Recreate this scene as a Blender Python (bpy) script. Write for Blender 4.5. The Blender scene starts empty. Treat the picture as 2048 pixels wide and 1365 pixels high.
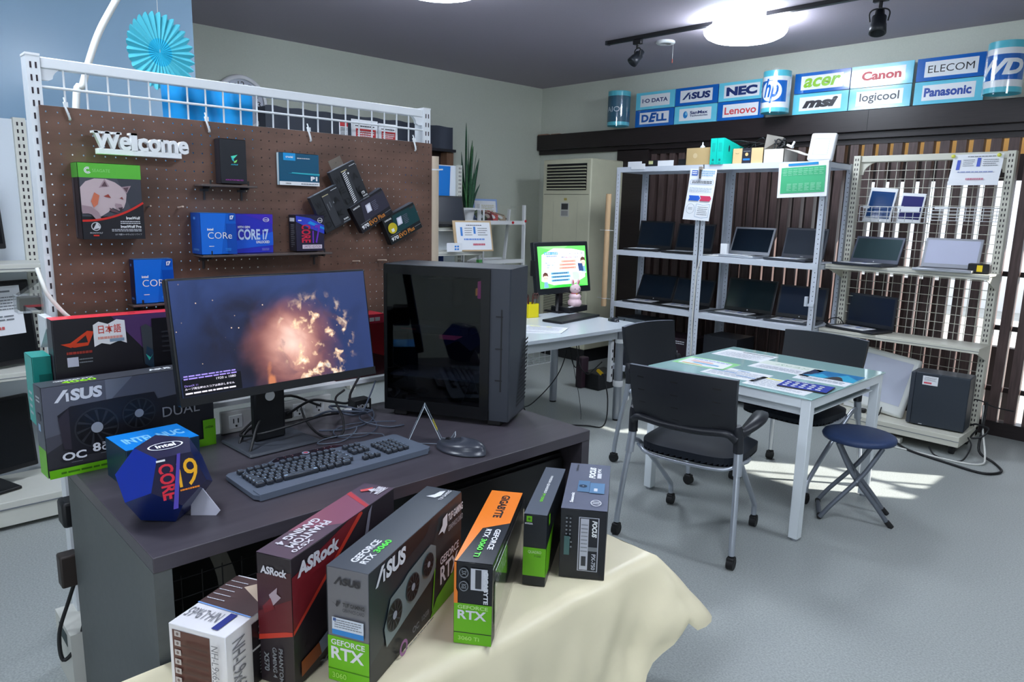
import bpy, bmesh, math, random
from mathutils import Vector, Matrix

random.seed(11)
sc = bpy.context.scene
COL = sc.collection
R = math.radians

# ------------------------------------------------------------------ camera
PITCH, ROLL, YAW = R(10.435), R(1.383), R(-46.364)
cy, sy = math.cos(YAW), math.sin(YAW)
fw = Vector((sy*math.cos(PITCH), cy*math.cos(PITCH), -math.sin(PITCH)))
rt = Vector((cy, -sy, 0)); up = rt.cross(fw)
cr = rt*math.cos(ROLL) + up*math.sin(ROLL)
cu_ = -rt*math.sin(ROLL) + up*math.cos(ROLL)
cam = bpy.data.cameras.new('camera'); camo = bpy.data.objects.new('camera', cam); COL.objects.link(camo)
m4 = Matrix.Identity(4)
for i in range(3):
    m4[i][0], m4[i][1], m4[i][2] = cr[i], cu_[i], -fw[i]
m4[2][3] = 1.5
camo.matrix_world = m4
cam.sensor_fit = 'HORIZONTAL'; cam.sensor_width = 36.0; cam.lens = 1430/2048*36
cam.clip_start = .05
sc.camera = camo

# ------------------------------------------------------------------ light
sc.view_settings.view_transform = 'Standard'; sc.view_settings.look = 'None'
sc.view_settings.gamma = 1.0; sc.view_settings.exposure = 0.55; sc.view_settings.use_curve_mapping = False
w = bpy.data.worlds.new('sky'); sc.world = w; w.use_nodes = True
nt = w.node_tree; bg = nt.nodes['Background']
bg.inputs[0].default_value = (.80, .89, 1.0, 1); bg.inputs[1].default_value = 1.3
SUN_DIR = Vector((.80, .60, .52)).normalized()
sl = bpy.data.lights.new('sun', 'SUN'); sl.energy = 11.0; sl.angle = R(.6); sl.color = (1, .97, .9)
so = bpy.data.objects.new('sun', sl); COL.objects.link(so)
so.rotation_euler = SUN_DIR.to_track_quat('Z', 'Y').to_euler(); so.location = (6, 9, 5)
LAMP_EMIT = 27.0

# ------------------------------------------------------------------ materials
def s2l(c):
    return tuple((x/255/12.92 if x <= 10.3 else ((x/255+.055)/1.055)**2.4) for x in c)
MC = {}
def mt(c, rough=.55, metal=0., emit=0., spec=.5, coat=0., noise=0., nscale=40., trans=0., ior=1.45, bump=0., stretch=None, name=None, alpha=1.):
    k = (tuple(c), rough, metal, emit, spec, coat, noise, nscale, trans, bump, stretch, name, alpha)
    if k in MC: return MC[k]
    m = bpy.data.materials.new(name or 'paint_%d_%d_%d' % tuple(int(x) for x in c))
    m.use_nodes = True
    t = m.node_tree; p = t.nodes['Principled BSDF']
    L = s2l(c) + (1,)
    p.inputs['Base Color'].default_value = L
    p.inputs['Roughness'].default_value = rough; p.inputs['Metallic'].default_value = metal
    p.inputs['Specular IOR Level'].default_value = spec
    p.inputs['Coat Weight'].default_value = coat; p.inputs['Coat Roughness'].default_value = .08
    p.inputs['Transmission Weight'].default_value = trans; p.inputs['IOR'].default_value = ior
    p.inputs['Alpha'].default_value = alpha
    if emit:
        p.inputs['Emission Color'].default_value = L; p.inputs['Emission Strength'].default_value = emit
    if noise or bump:
        tc = t.nodes.new('ShaderNodeTexCoord'); mp = t.nodes.new('ShaderNodeMapping')
        t.links.new(tc.outputs['Object'], mp.inputs[0])
        if stretch: mp.inputs['Scale'].default_value = stretch
        nz = t.nodes.new('ShaderNodeTexNoise'); nz.inputs['Scale'].default_value = nscale; nz.inputs['Detail'].default_value = 4
        t.links.new(mp.outputs[0], nz.inputs['Vector'])
        if noise:
            rp = t.nodes.new('ShaderNodeMapRange'); rp.inputs[1].default_value = .3; rp.inputs[2].default_value = .7
            rp.inputs[3].default_value = 1-noise; rp.inputs[4].default_value = 1+noise
            t.links.new(nz.outputs[0], rp.inputs[0])
            vm = t.nodes.new('ShaderNodeVectorMath'); vm.operation = 'SCALE'; vm.inputs[0].default_value = L[:3]
            t.links.new(rp.outputs[0], vm.inputs['Scale']); t.links.new(vm.outputs[0], p.inputs['Base Color'])
        if bump:
            b = t.nodes.new('ShaderNodeBump'); b.inputs['Strength'].default_value = bump; b.inputs['Distance'].default_value = .01
            t.links.new(nz.outputs[0], b.inputs['Height']); t.links.new(b.outputs[0], p.inputs['Normal'])
    MC[k] = m; return m
def glass(name='clear_plastic', c=(255, 255, 255), rough=.03, mix=.12, tint=(255, 255, 255)):
    """thin clear sheet: mostly see-through with a mirror-like coat"""
    k = ('thin', name, tuple(c), rough, mix, tuple(tint))
    if k in MC: return MC[k]
    m = bpy.data.materials.new(name); m.use_nodes = True; t = m.node_tree
    for n in list(t.nodes): t.nodes.remove(n)
    o = t.nodes.new('ShaderNodeOutputMaterial'); mx = t.nodes.new('ShaderNodeMixShader')
    tr = t.nodes.new('ShaderNodeBsdfTransparent'); gl = t.nodes.new('ShaderNodeBsdfGlossy')
    tr.inputs[0].default_value = s2l(tint)+(1,); gl.inputs[0].default_value = s2l(c)+(1,); gl.inputs['Roughness'].default_value = rough
    lw = t.nodes.new('ShaderNodeLayerWeight'); lw.inputs[0].default_value = .5; pw = t.nodes.new('ShaderNodeMath'); pw.operation = 'POWER'; pw.inputs[1].default_value = 4
    ad = t.nodes.new('ShaderNodeMath'); ad.operation = 'MULTIPLY_ADD'; ad.inputs[1].default_value = .6; ad.inputs[2].default_value = mix; ad.use_clamp = True
    t.links.new(lw.outputs['Facing'], pw.inputs[0]); t.links.new(pw.outputs[0], ad.inputs[0]); t.links.new(ad.outputs[0], mx.inputs[0])
    t.links.new(tr.outputs[0], mx.inputs[1]); t.links.new(gl.outputs[0], mx.inputs[2]); t.links.new(mx.outputs[0], o.inputs[0])
    MC[k] = m; return m

WHITE = mt((232, 234, 236), .4); OFFW = mt((214, 214, 204), .45); PAPER = mt((236, 238, 242), .6)
BLACK = mt((22, 22, 25), .45); INK = mt((28, 28, 34), .5); DKGREY = mt((52, 54, 60), .5); GREY = mt((120, 124, 130), .5)
CHROME = mt((196, 200, 206), .22, 1); STEEL = mt((170, 174, 182), .32, .85); SILVER = mt((186, 190, 198), .35, .6)
NVG = mt((106, 184, 22), .4); PRW = mt((238, 240, 242), .45); RUBBER = mt((26, 26, 28), .6)
CABLE = mt((20, 21, 24), .5); WCABLE = mt((220, 220, 214), .5)

# ------------------------------------------------------------------ mesh builder
TXT = {}
def text_mesh(s, bold, shear):
    k = (s, bold, shear)
    if k not in TXT:
        cu = bpy.data.curves.new('lettering', 'FONT'); cu.body = s; cu.offset = bold; cu.shear = shear; cu.resolution_u = 3
        o = bpy.data.objects.new('lettering', cu); me = bpy.data.meshes.new_from_object(o)
        vs = [(v.co.x, v.co.y) for v in me.vertices]; fs = [tuple(p.vertices) for p in me.polygons]
        x0 = min(v[0] for v in vs); x1 = max(v[0] for v in vs); y0 = min(v[1] for v in vs); y1 = max(v[1] for v in vs)
        TXT[k] = ([((x-x0)/(x1-x0), (y-y0)/(y1-y0)) for x, y in vs], fs, (x1-x0)/(y1-y0))
        bpy.data.objects.remove(o); bpy.data.curves.remove(cu); bpy.data.meshes.remove(me)
    return TXT[k]
def crom(pts, n=6):
    P = [Vector(p) for p in pts]; P = [P[0]*2-P[1]] + P + [P[-1]*2-P[-2]]; out = []
    for i in range(1, len(P)-2):
        a, b, c, d = P[i-1:i+3]
        for k in range(n):
            t = k/n
            out.append(.5*((2*b)+(c-a)*t+(2*a-5*b+4*c-d)*t*t+(3*b-a-3*c+d)*t**3))
    out.append(P[-2]); return out
class B:
    def __init__(s): s.bm = bmesh.new(); s.ms = []; s.T = Matrix.Identity(4)
    def mi(s, m):
        if m not in s.ms: s.ms.append(m)
        return s.ms.index(m)
    def v(s, p): return s.bm.verts.new(s.T @ Vector(p))
    def f(s, vs, m, smooth=False):
        try: f = s.bm.faces.new(vs)
        except ValueError: return None
        f.material_index = s.mi(m); f.smooth = smooth; return f
    def poly(s, pts, m, smooth=False): return s.f([s.v(p) for p in pts], m, smooth)
    def box(s, x0, x1, y0, y1, z0, z1, m, bev=0, seg=2):
        if x0 > x1: x0, x1 = x1, x0
        if y0 > y1: y0, y1 = y1, y0
        if z0 > z1: z0, z1 = z1, z0
        V = [s.v(p) for p in ((x0,y0,z0),(x1,y0,z0),(x1,y1,z0),(x0,y1,z0),(x0,y0,z1),(x1,y0,z1),(x1,y1,z1),(x0,y1,z1))]
        F = [s.f([V[i] for i in q], m) for q in ((3,2,1,0),(4,5,6,7),(0,1,5,4),(1,2,6,5),(2,3,7,6),(3,0,4,7))]
        if bev:
            ed = {e for f in F for e in f.edges}
            r = bmesh.ops.bevel(s.bm, geom=list(ed), offset=bev, segments=seg, affect='EDGES', profile=.5)
            for f in r['faces']: f.smooth = True; f.material_index = s.mi(m)
        return V
    def bar(s, p0, p1, wx, wy, m, up=(0, 0, 1)):
        """square section bar between two points"""
        p0, p1 = Vector(p0), Vector(p1); d = (p1-p0).normalized(); u = Vector(up)
        if abs(d.dot(u)) > .98: u = Vector((0, 1, 0))
        a = d.cross(u).normalized()*wx/2; b = a.cross(d).normalized()*wy/2
        V = [s.v(p+q) for p in (p0, p1) for q in (a+b, -a+b, -a-b, a-b)]
        for q in ((0,1,2,3),(7,6,5,4),(0,4,5,1),(1,5,6,2),(2,6,7,3),(3,7,4,0)): s.f([V[i] for i in q], m)
    def tube(s, pts, r, m, n=8, cap=True, closed=False):
        P = [Vector(p) for p in pts]; rs = r if isinstance(r, (list, tuple)) else [r]*len(P)
        t0 = (P[1]-P[0]).normalized(); u = t0.orthogonal().normalized(); rings = []
        for i, p in enumerate(P):
            t = (P[min(i+1, len(P)-1)]-P[max(i-1, 0)]).normalized()
            u = (u-t*u.dot(t))
            u = u.normalized() if u.length > 1e-6 else t.orthogonal().normalized()
            w_ = t.cross(u)
            rings.append([s.v(p+(u*math.cos(2*math.pi*k/n)+w_*math.sin(2*math.pi*k/n))*rs[i]) for k in range(n)])
        for a, b in zip(rings, rings[1:]):
            for k in range(n): s.f([a[k], a[(k+1) % n], b[(k+1) % n], b[k]], m, True)
        if cap:
            for ring, rev in ((rings[0], 1), (rings[-1], 0)):
                vs = [s.bm.verts.new(q.co) for q in ring]
                s.f(vs[::-1] if rev else vs, m)
    def cyl(s, p0, p1, r, m, n=16, r2=None, cap=True): s.tube([p0, p1], [r, r if r2 is None else r2], m, n, cap)
    def lathe(s, prof, m, n=24, c=(0, 0, 0), mats=None, M=None):
        M = M or Matrix.Translation(Vector(c)); rings = []
        for r_, z in prof:
            rings.append([s.v(M @ Vector((r_*math.cos(2*math.pi*k/n), r_*math.sin(2*math.pi*k/n), z))) for k in range(n)] if r_ > 1e-6 else [s.v(M @ Vector((0, 0, z)))])
        for i, (a, b) in enumerate(zip(rings, rings[1:])):
            mm = mats[i] if mats else m
            for k in range(n):
                q = [a[k % len(a)], a[(k+1) % len(a)], b[(k+1) % len(b)], b[k % len(b)]]
                q = list(dict.fromkeys(q))
                if len(q) > 2: s.f(q, mm, True)
    def prism(s, pts, z0, z1, m, M=None, m2=None):
        """closed outline in local xy pushed from z0 to z1"""
        M = M or Matrix.Identity(4)
        a = [s.v(M @ Vector((x, y, z0))) for x, y in pts]; b = [s.v(M @ Vector((x, y, z1))) for x, y in pts]
        s.f(a[::-1], m); s.f(b, m2 or m); n = len(pts)
        for k in range(n): s.f([a[k], a[(k+1) % n], b[(k+1) % n], b[k]], m)
    def sphere(s, c, r, m, nu=14, nv=10, sc_=(1, 1, 1)):
        prof = [(r*math.sin(math.pi*i/nv), -r*math.cos(math.pi*i/nv)) for i in range(nv+1)]
        s.lathe(prof, m, nu, M=Matrix.Translation(Vector(c)) @ Matrix.Diagonal((*sc_, 1)))
    def grid(s, fn, nu, nv, m, smooth=True):
        V = [[s.v(fn(i/nu, j/nv)) for j in range(nv+1)] for i in range(nu+1)]
        for i in range(nu):
            for j in range(nv): s.f([V[i][j], V[i+1][j], V[i+1][j+1], V[i][j+1]], m, smooth)
    def done(s, name, parent=None, loc=(0, 0, 0), rz=0., rot=None, norm=False):
        me = bpy.data.meshes.new(name)
        if norm: bmesh.ops.recalc_face_normals(s.bm, faces=s.bm.faces)
        s.bm.to_mesh(me); s.bm.free()
        for m in s.ms: me.materials.append(m)
        o = bpy.data.objects.new(name, me); COL.objects.link(o)
        o.location = loc; o.rotation_euler = rot or (0, 0, rz)
        if parent is not None: o.parent = parent
        return o
class Face:
    """a printable surface: unit coordinates x right, y up over a W by H rectangle"""
    def __init__(s, b, o, u, v, W, H, e=.0006, step=.00035):
        s.b = b; s.o = Vector(o); s.u = Vector(u).normalized(); s.vv = Vector(v).normalized(); s.n = s.u.cross(s.vv); s.W = W; s.H = H; s.e = e; s.step = step
    def P(s, x, y, l): return s.o+s.u*(x*s.W)+s.vv*(y*s.H)+s.n*l
    def nx(s): s.e += s.step; return s.e
    def poly(s, pts, m): l = s.nx(); s.b.poly([s.P(x, y, l) for x, y in pts], m)
    def rect(s, x0, y0, x1, y1, m): s.poly([(x0, y0), (x1, y0), (x1, y1), (x0, y1)], m)
    def text(s, t, x0, y0, x1, y1, m, bold=.02, shear=0., rot=0):
        vs, fs, asp = text_mesh(t, bold, shear); l = s.nx()
        q = {0: lambda a, b: (a, b), 90: lambda a, b: (1-b, a), 180: lambda a, b: (1-a, 1-b), 270: lambda a, b: (b, 1-a)}[rot]
        V = []
        for a, b in vs:
            a, b = q(a, b); V.append(s.b.v(s.P(x0+(x1-x0)*a, y0+(y1-y0)*b, l)))
        for f in fs: s.b.f([V[i] for i in f], m)
    def disc(s, cx, cy_, r, m, n=24, ry=None): ry = ry or r*s.W/s.H; s.poly([(cx+r*math.cos(2*math.pi*k/n), cy_+ry*math.sin(2*math.pi*k/n)) for k in range(n)], m)
    def ring(s, cx, cy_, r0, r1, m, n=28, a0=0., a1=360., q=None):
        q = q or s.W/s.H; l = s.nx()
        for k in range(n):
            a, b = R(a0+(a1-a0)*k/n), R(a0+(a1-a0)*(k+1)/n)
            s.b.poly([s.P(cx+r*math.cos(t), cy_+r*q*math.sin(t), l) for r, t in ((r0, a), (r1, a), (r1, b), (r0, b))], m)
    def line(s, pts, wd, m):
        l = s.nx(); A = [Vector((x*s.W, y*s.H)) for x, y in pts]
        for a, b in zip(A, A[1:]):
            d = (b-a); n = Vector((-d.y, d.x)).normalized()*wd/2
            s.b.poly([s.P(p.x/s.W, p.y/s.H, l) for p in (a-n, b-n, b+n, a+n)], m)
    def lines(s, x0, y0, x1, y1, rows, m, fill=.45, seed=1):
        """rows of fine print"""
        rnd = random.Random(seed); l = s.nx(); dy = (y1-y0)/rows
        for i in range(rows):
            x = x0; yb = y1-(i+1)*dy+dy*(1-fill)/2; end = x1 if i % 3 != 2 else x0+(x1-x0)*rnd.uniform(.5, .9)
            while x < end-.01*(x1-x0):
                w_ = min((x1-x0)*rnd.uniform(.05, .16), end-x)
                s.b.poly([s.P(a, c, l) for a, c in ((x, yb), (x+w_, yb), (x+w_, yb+dy*fill), (x, yb+dy*fill))], m); x += w_+(x1-x0)*.018
def faces(b, w_, d, h, x0=0, y0=0, z0=0):
    """front (-y), right (+x), left (-x) and top faces of a box whose near-left-bottom corner is given"""
    return dict(front=Face(b, (x0, y0, z0), (1, 0, 0), (0, 0, 1), w_, h), right=Face(b, (x0+w_, y0, z0), (0, 1, 0), (0, 0, 1), d, h),
                left=Face(b, (x0, y0+d, z0), (0, -1, 0), (0, 0, 1), d, h), top=Face(b, (x0, y0, z0+h), (1, 0, 0), (0, 1, 0), w_, d))
def tag(o, label, cat, group=None, kind=None):
    o['label'] = label; o['category'] = cat
    if group: o['group'] = group
    if kind: o['kind'] = kind
    return o
def thing(name, label, cat, loc=(0, 0, 0), rz=0., group=None):
    o = bpy.data.objects.new(name, None); COL.objects.link(o); o.empty_display_size = .1
    o.location = loc; o.rotation_euler = (0, 0, rz); return tag(o, label, cat, group)
def struct(b, name, parent=None):
    o = b.done(name, parent)
    if parent is None: o['kind'] = 'structure'
    return o
def dup(root, loc=None, rz=None, label=None):
    r = root.copy(); COL.objects.link(r)
    if loc is not None: r.location = loc
    if rz is not None: r.rotation_euler = (0, 0, rz)
    if label: r['label'] = label
    for ch in list(root.children):
        c = ch.copy(); COL.objects.link(c); c.parent = r
        for g in list(ch.children):
            d = g.copy(); COL.objects.link(d); d.parent = c
    return r

# ------------------------------------------------------------------ room
YW = 5.87; ZC = 2.81; XL = -5.77
def floor_mat():
    m = mt((158, 163, 161), .40, noise=.2, nscale=140, name='speckled_vinyl'); return m
b = B(); b.box(-6.0, 3.2, -3.0, 5.94, -.06, 0, floor_mat()); struct(b, 'floor')
b = B(); b.box(-6.0, 3.2, -3.0, 6.1, ZC, ZC+.08, mt((168, 160, 172), .7, noise=.03, nscale=90, name='mauve_ceiling_paper')); struct(b, 'ceiling')
WALLM = mt((202, 206, 194), .75, noise=.03, nscale=120, name='pale_wallpaper')
b = B(); b.box(XL-.1, XL, -3.0, 6.1, 0, ZC, WALLM); struct(b, 'wall_left')
b = B(); b.box(XL, 3.2, YW, YW+.1, 2.29, ZC, WALLM); b.box(XL, -4.66, YW, YW+.1, 0, 2.3, WALLM); struct(b, 'wall_back')
b = B(); b.box(-4.47, -4.37, -3.0, 1.62, 0, ZC, mt((142, 172, 196), .22, noise=.03, nscale=3, name='blue_gloss_panel')); struct(b, 'wall_partition')
b = B(); b.box(3.2, 3.3, -3.0, 6.1, 0, ZC, WALLM); struct(b, 'wall_right')
b = B(); b.box(-6.0, -.6, -3.1, -3.0, 0, ZC, WALLM); struct(b, 'wall_front')
b = B(); b.box(.30, .36, 4.6, 5.86, 0, .943, WALLM); struct(b, 'sun_patch_blocker')  # low block added out of view to trim the sun patch on the floor
DW = mt((38, 31, 32), .32, noise=.25, nscale=6, stretch=(1, 30, 30), name='dark_stained_wood')
DW2 = mt((86, 70, 68), .45, noise=.3, nscale=5, stretch=(14, 14, 1), name='brown_slat_wood')
b = B(); b.box(XL+.01, 3.2, 5.80, YW+.09, 2.147, 2.307, DW, .004); b.box(XL+.01, 3.2, 5.84, YW+.09, 2.10, 2.147, DW)
b.box(-5.76, -5.62, 5.81, 5.86, 2.307, 2.318, mt((150, 110, 90), .7)); b.box(-5.56, -5.44, 5.81, 5.86, 2.307, 2.314, mt((160, 124, 100), .7))
b.box(-2.25, -2.246, 5.7985, 5.80, 2.15, 2.30, BLACK); struct(b, 'trim_1')
# slatted screen along the back: upright slats on a bottom rail, cross rails behind
b = B(); x = -4.42
b.box(-4.66, -4.28, 5.84, 5.95, 0, 2.11, DW)
x = -4.245
while x < 3.1:
    if x < -.58: b.box(x-.031, x+.031, 5.885, 5.945, .09, 2.11, DW2)
    x += .105
b.box(-4.42, 3.2, 5.86, 5.96, 0, .10, DW); b.box(-4.42, 3.2, 5.88, 5.95, 2.06, 2.11, DW)
for x0, x1, z0, z1 in ((-.58, 3.2, .1, 1.02), (-.58, 3.2, 1.84, 2.06), (-.58, -.52, 1.02, 1.84), (-.10, .47, 1.02, 1.84), (1.26, 3.2, 1.02, 1.84), (.96, 1.26, 1.02, 1.46), (-.52, -.10, 1.02, 1.62)): b.box(x0, x1, 5.88, 5.94, z0, z1, DW)
b.box(.47, 1.26, 5.9, 5.92, 1.40, 1.425, DW); b.box(.80, .82, 5.9, 5.92, 1.02, 1.84, DW)
for z in (.30, .74, 1.12): b.box(-1.35, -.58, 5.95, 5.975, z, z+.035, DW)
struct(b, 'wall_slats')
# what stands outside behind the screen
b = B(); b.box(-7, 9, 5.96, 16, -.14, -.08, mt((176, 176, 172), .8, noise=.08, nscale=3)); struct(b, 'ground_outside')
DK = mt((40, 34, 36), .7)
b = B(); b.box(-6, -2.6, 6.42, 6.5, -.08, 2.7, DK); b.box(-2.6, .15, 6.42, 6.5, 1.80, 1.99, mt((48, 44, 52), .7)); b.box(-2.6, -1.75, 6.42, 6.5, -.08, 1.02, DK); b.box(-1.75, -1.2, 6.42, 6.5, -.08, .55, DK)
struct(b, 'wall_outside')
b = B(); b.box(-2.6, .15, 6.42, 6.5, 1.99, 2.7, mt((226, 178, 112), .6)); struct(b, 'trim_2')
b = B(); b.box(-9, 9, 15.0, 15.1, -.08, 1.0, mt((235, 235, 235), .7)); struct(b, 'wall_opposite')

# ceiling lamps, track and spotlights
def ceiling_lamp(x, y, label):
    t = thing('ceiling_lamp', label, 'ceiling light', (x, y, ZC), group='round ceiling lamps')
    b = B(); b.cyl((0, 0, -.05), (0, 0, 0), .22, mt((200, 204, 210), .4), 32); b.done('base', t)
    b = B(); R0 = .275
    prof = [(R0*.80, -.048), (R0*.93, -.054), (R0, -.07), (R0*.985, -.09), (R0*.93, -.108), (R0*.8, -.126), (R0*.55, -.141), (R0*.28, -.148), (0, -.15)]
    b.lathe(prof[::-1], mt((232, 243, 255), .4, emit=LAMP_EMIT, name='lamp_diffuser'), 40); 
    b.done('diffuser', t)
ceiling_lamp(-2.69, 4.69, 'round white glowing ceiling lamp under the black lighting track')
ceiling_lamp(-3.40, 2.62, 'round white glowing ceiling lamp cut by the top edge of the photo')
ceiling_lamp(-.6, 1.5, 'unseen round ceiling lamp added for light above the open floor before the boxed parts table')  # lamps from here down are unseen, added to keep the room bright
ceiling_lamp(.6, 3.4, 'unseen round ceiling lamp added for light to the right of the glass table')
ceiling_lamp(-2.4, .2, 'unseen round ceiling lamp added for light over the dark desk')
ceiling_lamp(-.4, -1.2, 'unseen round ceiling lamp added for light near the front of the shop')
t = thing('lighting_track', 'black straight lighting track on the ceiling running behind the round lamp', 'lighting track', (0, 0, ZC))
b = B(); b.bar((-3.80, 4.59, -.014), (-1.0, 4.64, -.014), .036, .026, BLACK); b.done('rail', t)
b = B(); b.box(-3.82, -3.80, 4.57, 4.61, -.03, 0, DKGREY); b.done('end_cap', t)
def spotlight(x, y, label, aim, s=1.):
    t = thing('track_spotlight', label, 'spotlight', (x, y, ZC-.028), group='track spotlights')
    b = B(); b.box(-.045*s, .045*s, -.017, .017, -.035, .0, BLACK, .004); b.cyl((0, 0, -.075*s), (0, 0, -.035), .012, CHROME if s == 1 else BLACK, 12); b.done('adapter', t)
    d = Vector(aim).normalized(); c = Vector((0, 0, -.15*s)); q = d.to_track_quat('Z', 'Y').to_matrix().to_4x4()
    b = B(); b.T = Matrix.Translation(c) @ q
    b.lathe([(0, -.075*s), (.026*s, -.072*s), (.03*s, -.03*s), (.042*s, -.028*s), (.042*s, .02*s), (.046*s, .022*s), (.05*s, .078*s), (.043*s, .08*s), (.036*s, .04*s), (0, .035*s)], mt((30, 34, 40), .4), 20)
    b.done('lamp_head', t)
    b = B(); a = d.cross(Vector((0, 0, 1))); a = a.normalized() if a.length > .01 else Vector((1, 0, 0))
    b.tube(crom([c+a*.05*s, c+a*.056*s+Vector((0, 0, .05*s)), Vector((0, 0, -.078*s))+a*.03*s, Vector((0, 0, -.078*s))-a*.03*s, c-a*.056*s+Vector((0, 0, .05*s)), c-a*.05*s], 5), .0045, BLACK, 6); b.done('yoke', t)
spotlight(-3.52, 4.594, 'small black track spotlight at the left end of the track, tilted sideways', (-.35, -.75, -.9), .82)
spotlight(-1.79, 4.625, 'black track spotlight right of the glowing lamp, pointing down', (.10, -.3, -1), .95)
t = thing('smoke_detector', 'flat round white smoke detector with a pull string beside the lighting track', 'smoke detector', (-3.47, 4.876, ZC))
b = B(); b.lathe([(.072, 0), (.075, -.012), (.066, -.02), (.044, -.021)], WHITE, 28); b.lathe([(.044, -.021), (.036, -.012), (0, -.012)], mt((150, 150, 152), .5), 28); b.done('cover', t)
b = B(); b.cyl((.03, .06, -.13), (.03, .06, 0), .0012, WCABLE, 6); b.cyl((.03, .06, -.155), (.03, .06, -.125), .004, mt((170, 80, 70), .5), 8); b.done('pull_string', t)

# brand boards standing along the top of the beam
SKY_ = mt((110, 208, 232), .16, coat=.6); BLU = mt((22, 102, 190), .16, coat=.6); BRD = mt((236, 240, 244), .25, coat=.6)
def board(x, row, back, label, deco, wd=.438, name='logo_board'):
    b = B(); z = 2.309+(.1605 if row else 0)
    b.box(0, wd, 0, .012, 0, .156, back)
    f = Face(b, (0, 0, 0), (1, 0, 0), (0, 0, 1), wd, .156, .0008, .0005); f.rect(.12, .16, .88, .84, BRD); deco(f)
    o = b.done(name, None, (x, 5.806, z)); tag(o, label, 'sign', 'logo boards along the beam'); return o
NAVY = mt((30, 52, 110), .4); LBLU = mt((30, 90, 170), .4); RED_ = mt((214, 70, 76), .4); GRN_ = mt((140, 196, 40), .4); BK = mt((36, 36, 42), .4)
board(-4.432, 1, SKY_, 'light blue board reading I-O DATA at the upper left of the sign row', lambda f: f.text('I·O DATA', .17, .38, .83, .62, NAVY, .03))
def dell(f):
    f.text('D', .17, .28, .36, .72, LBLU, .05); f.text('LL', .56, .28, .83, .72, LBLU, .05); f.text('E', .36, .25, .57, .8, LBLU, .05, .3)
board(-4.432, 0, BLU, 'dark blue board reading DELL beside the dark cylinder sign', dell)
def asus(f, x0=.17, y0=.32, x1=.83, y1=.7, m=NAVY):
    f.poly([(x0, y0), (x0+.05*(x1-x0)/.66, y0), (x0+(x1-x0)*.30, y1), (x0+(x1-x0)*.20, y1)], m)
    w_ = x1-x0; h_ = y1-y0; f.rect(x0+w_*.24, y0, x0+w_*.30, y0+h_*.72, m)
    f.text('SUS', x0+w_*.33, y0, x1, y1, m, .05, .08)
board(-3.985, 1, BLU, 'dark blue board reading ASUS', asus)
def sanmax(f):
    f.disc(.27, .5, .055, mt((40, 130, 200), .3), 20, .2); f.disc(.29, .56, .03, mt((130, 200, 235), .3), 16, .1)
    f.text('SanMax', .38, .5, .8, .68, NAVY, .03); f.text('Technologies', .38, .34, .8, .46, NAVY, .02)
board(-3.985, 0, SKY_, 'light blue board with a blue globe mark reading SanMax', sanmax)
board(-3.538, 1, SKY_, 'light blue board reading NEC in dark blue capitals', lambda f: f.text('NEC', .17, .26, .83, .74, NAVY, .06))
board(-3.538, 0, BLU, 'dark blue board reading Lenovo in red letters', lambda f: f.text('Lenovo', .16, .3, .84, .7, RED_, .02))
board(-2.85, 1, BLU, 'dark blue board reading acer in green letters', lambda f: f.text('acer', .17, .27, .84, .73, GRN_, .03, .25))
board(-2.85, 0, SKY_, 'light blue board reading msi in bold black letters', lambda f: f.text('msi', .18, .28, .82, .76, BK, .06, .3))
board(-2.405, 1, SKY_, 'light blue glossy board reading Canon in red letters', lambda f: f.text('Canon', .18, .3, .82, .72, mt((200, 60, 70), .4), .04))
board(-2.405, 0, SKY_, 'light blue glossy board reading logicool in grey letters', lambda f: f.text('logicool', .18, .25, .82, .75, mt((60, 64, 72), .4), .01))
board(-1.945, 1, BLU, 'dark blue board reading ELECOM in black letters', lambda f: f.text('ELECOM', .17, .34, .83, .66, BK, .0))
board(-1.945, 0, SKY_, 'light blue glossy board reading Panasonic in blue letters', lambda f: f.text('Panasonic', .15, .32, .83, .72, mt((30, 70, 160), .4), .04))
class CylFace(Face):
    def __init__(s, b, r, z0, H, span=150., c=-90.): s.b = b; s.r = r; s.z0 = z0; s.H = H; s.span = R(span); s.c = R(c); s.W = r*s.span; s.e = .0008; s.step = .0007
    def P(s, x, y, l): a = s.c+(x-.5)*s.span; return Vector(((s.r+l)*math.cos(a), (s.r+l)*math.sin(a), s.z0+y*s.H))
    def tri(s, a, c, d, m, l):
        e = max(((a, c, d), (c, d, a), (d, a, c)), key=lambda t: abs(t[0][0]-t[1][0]))
        if abs(e[0][0]-e[1][0]) < .045: s.b.poly([s.P(*q, l) for q in (a, c, d)], m); return
        h = ((e[0][0]+e[1][0])/2, (e[0][1]+e[1][1])/2); s.tri(e[0], h, e[2], m, l); s.tri(h, e[1], e[2], m, l)
    def poly(s, pts, m):
        l = s.nx(); c = (sum(p[0] for p in pts)/len(pts), sum(p[1] for p in pts)/len(pts))
        for p, q in zip(pts, pts[1:]+pts[:1]): s.tri(c, p, q, m, l)
    def text(s, t, x0, y0, x1, y1, m, bold=.02, shear=0.):
        vs, fs, _ = text_mesh(t, bold, shear); l = s.nx(); V = [(x0+(x1-x0)*x, y0+(y1-y0)*y) for x, y in vs]
        for f in fs:
            for k in range(1, len(f)-1): s.tri(V[f[0]], V[f[k]], V[f[k+1]], m, l)
    def rect(s, x0, y0, x1, y1, m):
        l = s.nx(); n = 12
        for k in range(n):
            a, c = x0+(x1-x0)*k/n, x0+(x1-x0)*(k+1)/n
            s.b.poly([s.P(a, y0, l), s.P(c, y0, l), s.P(c, y1, l), s.P(a, y1, l)], m)
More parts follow.
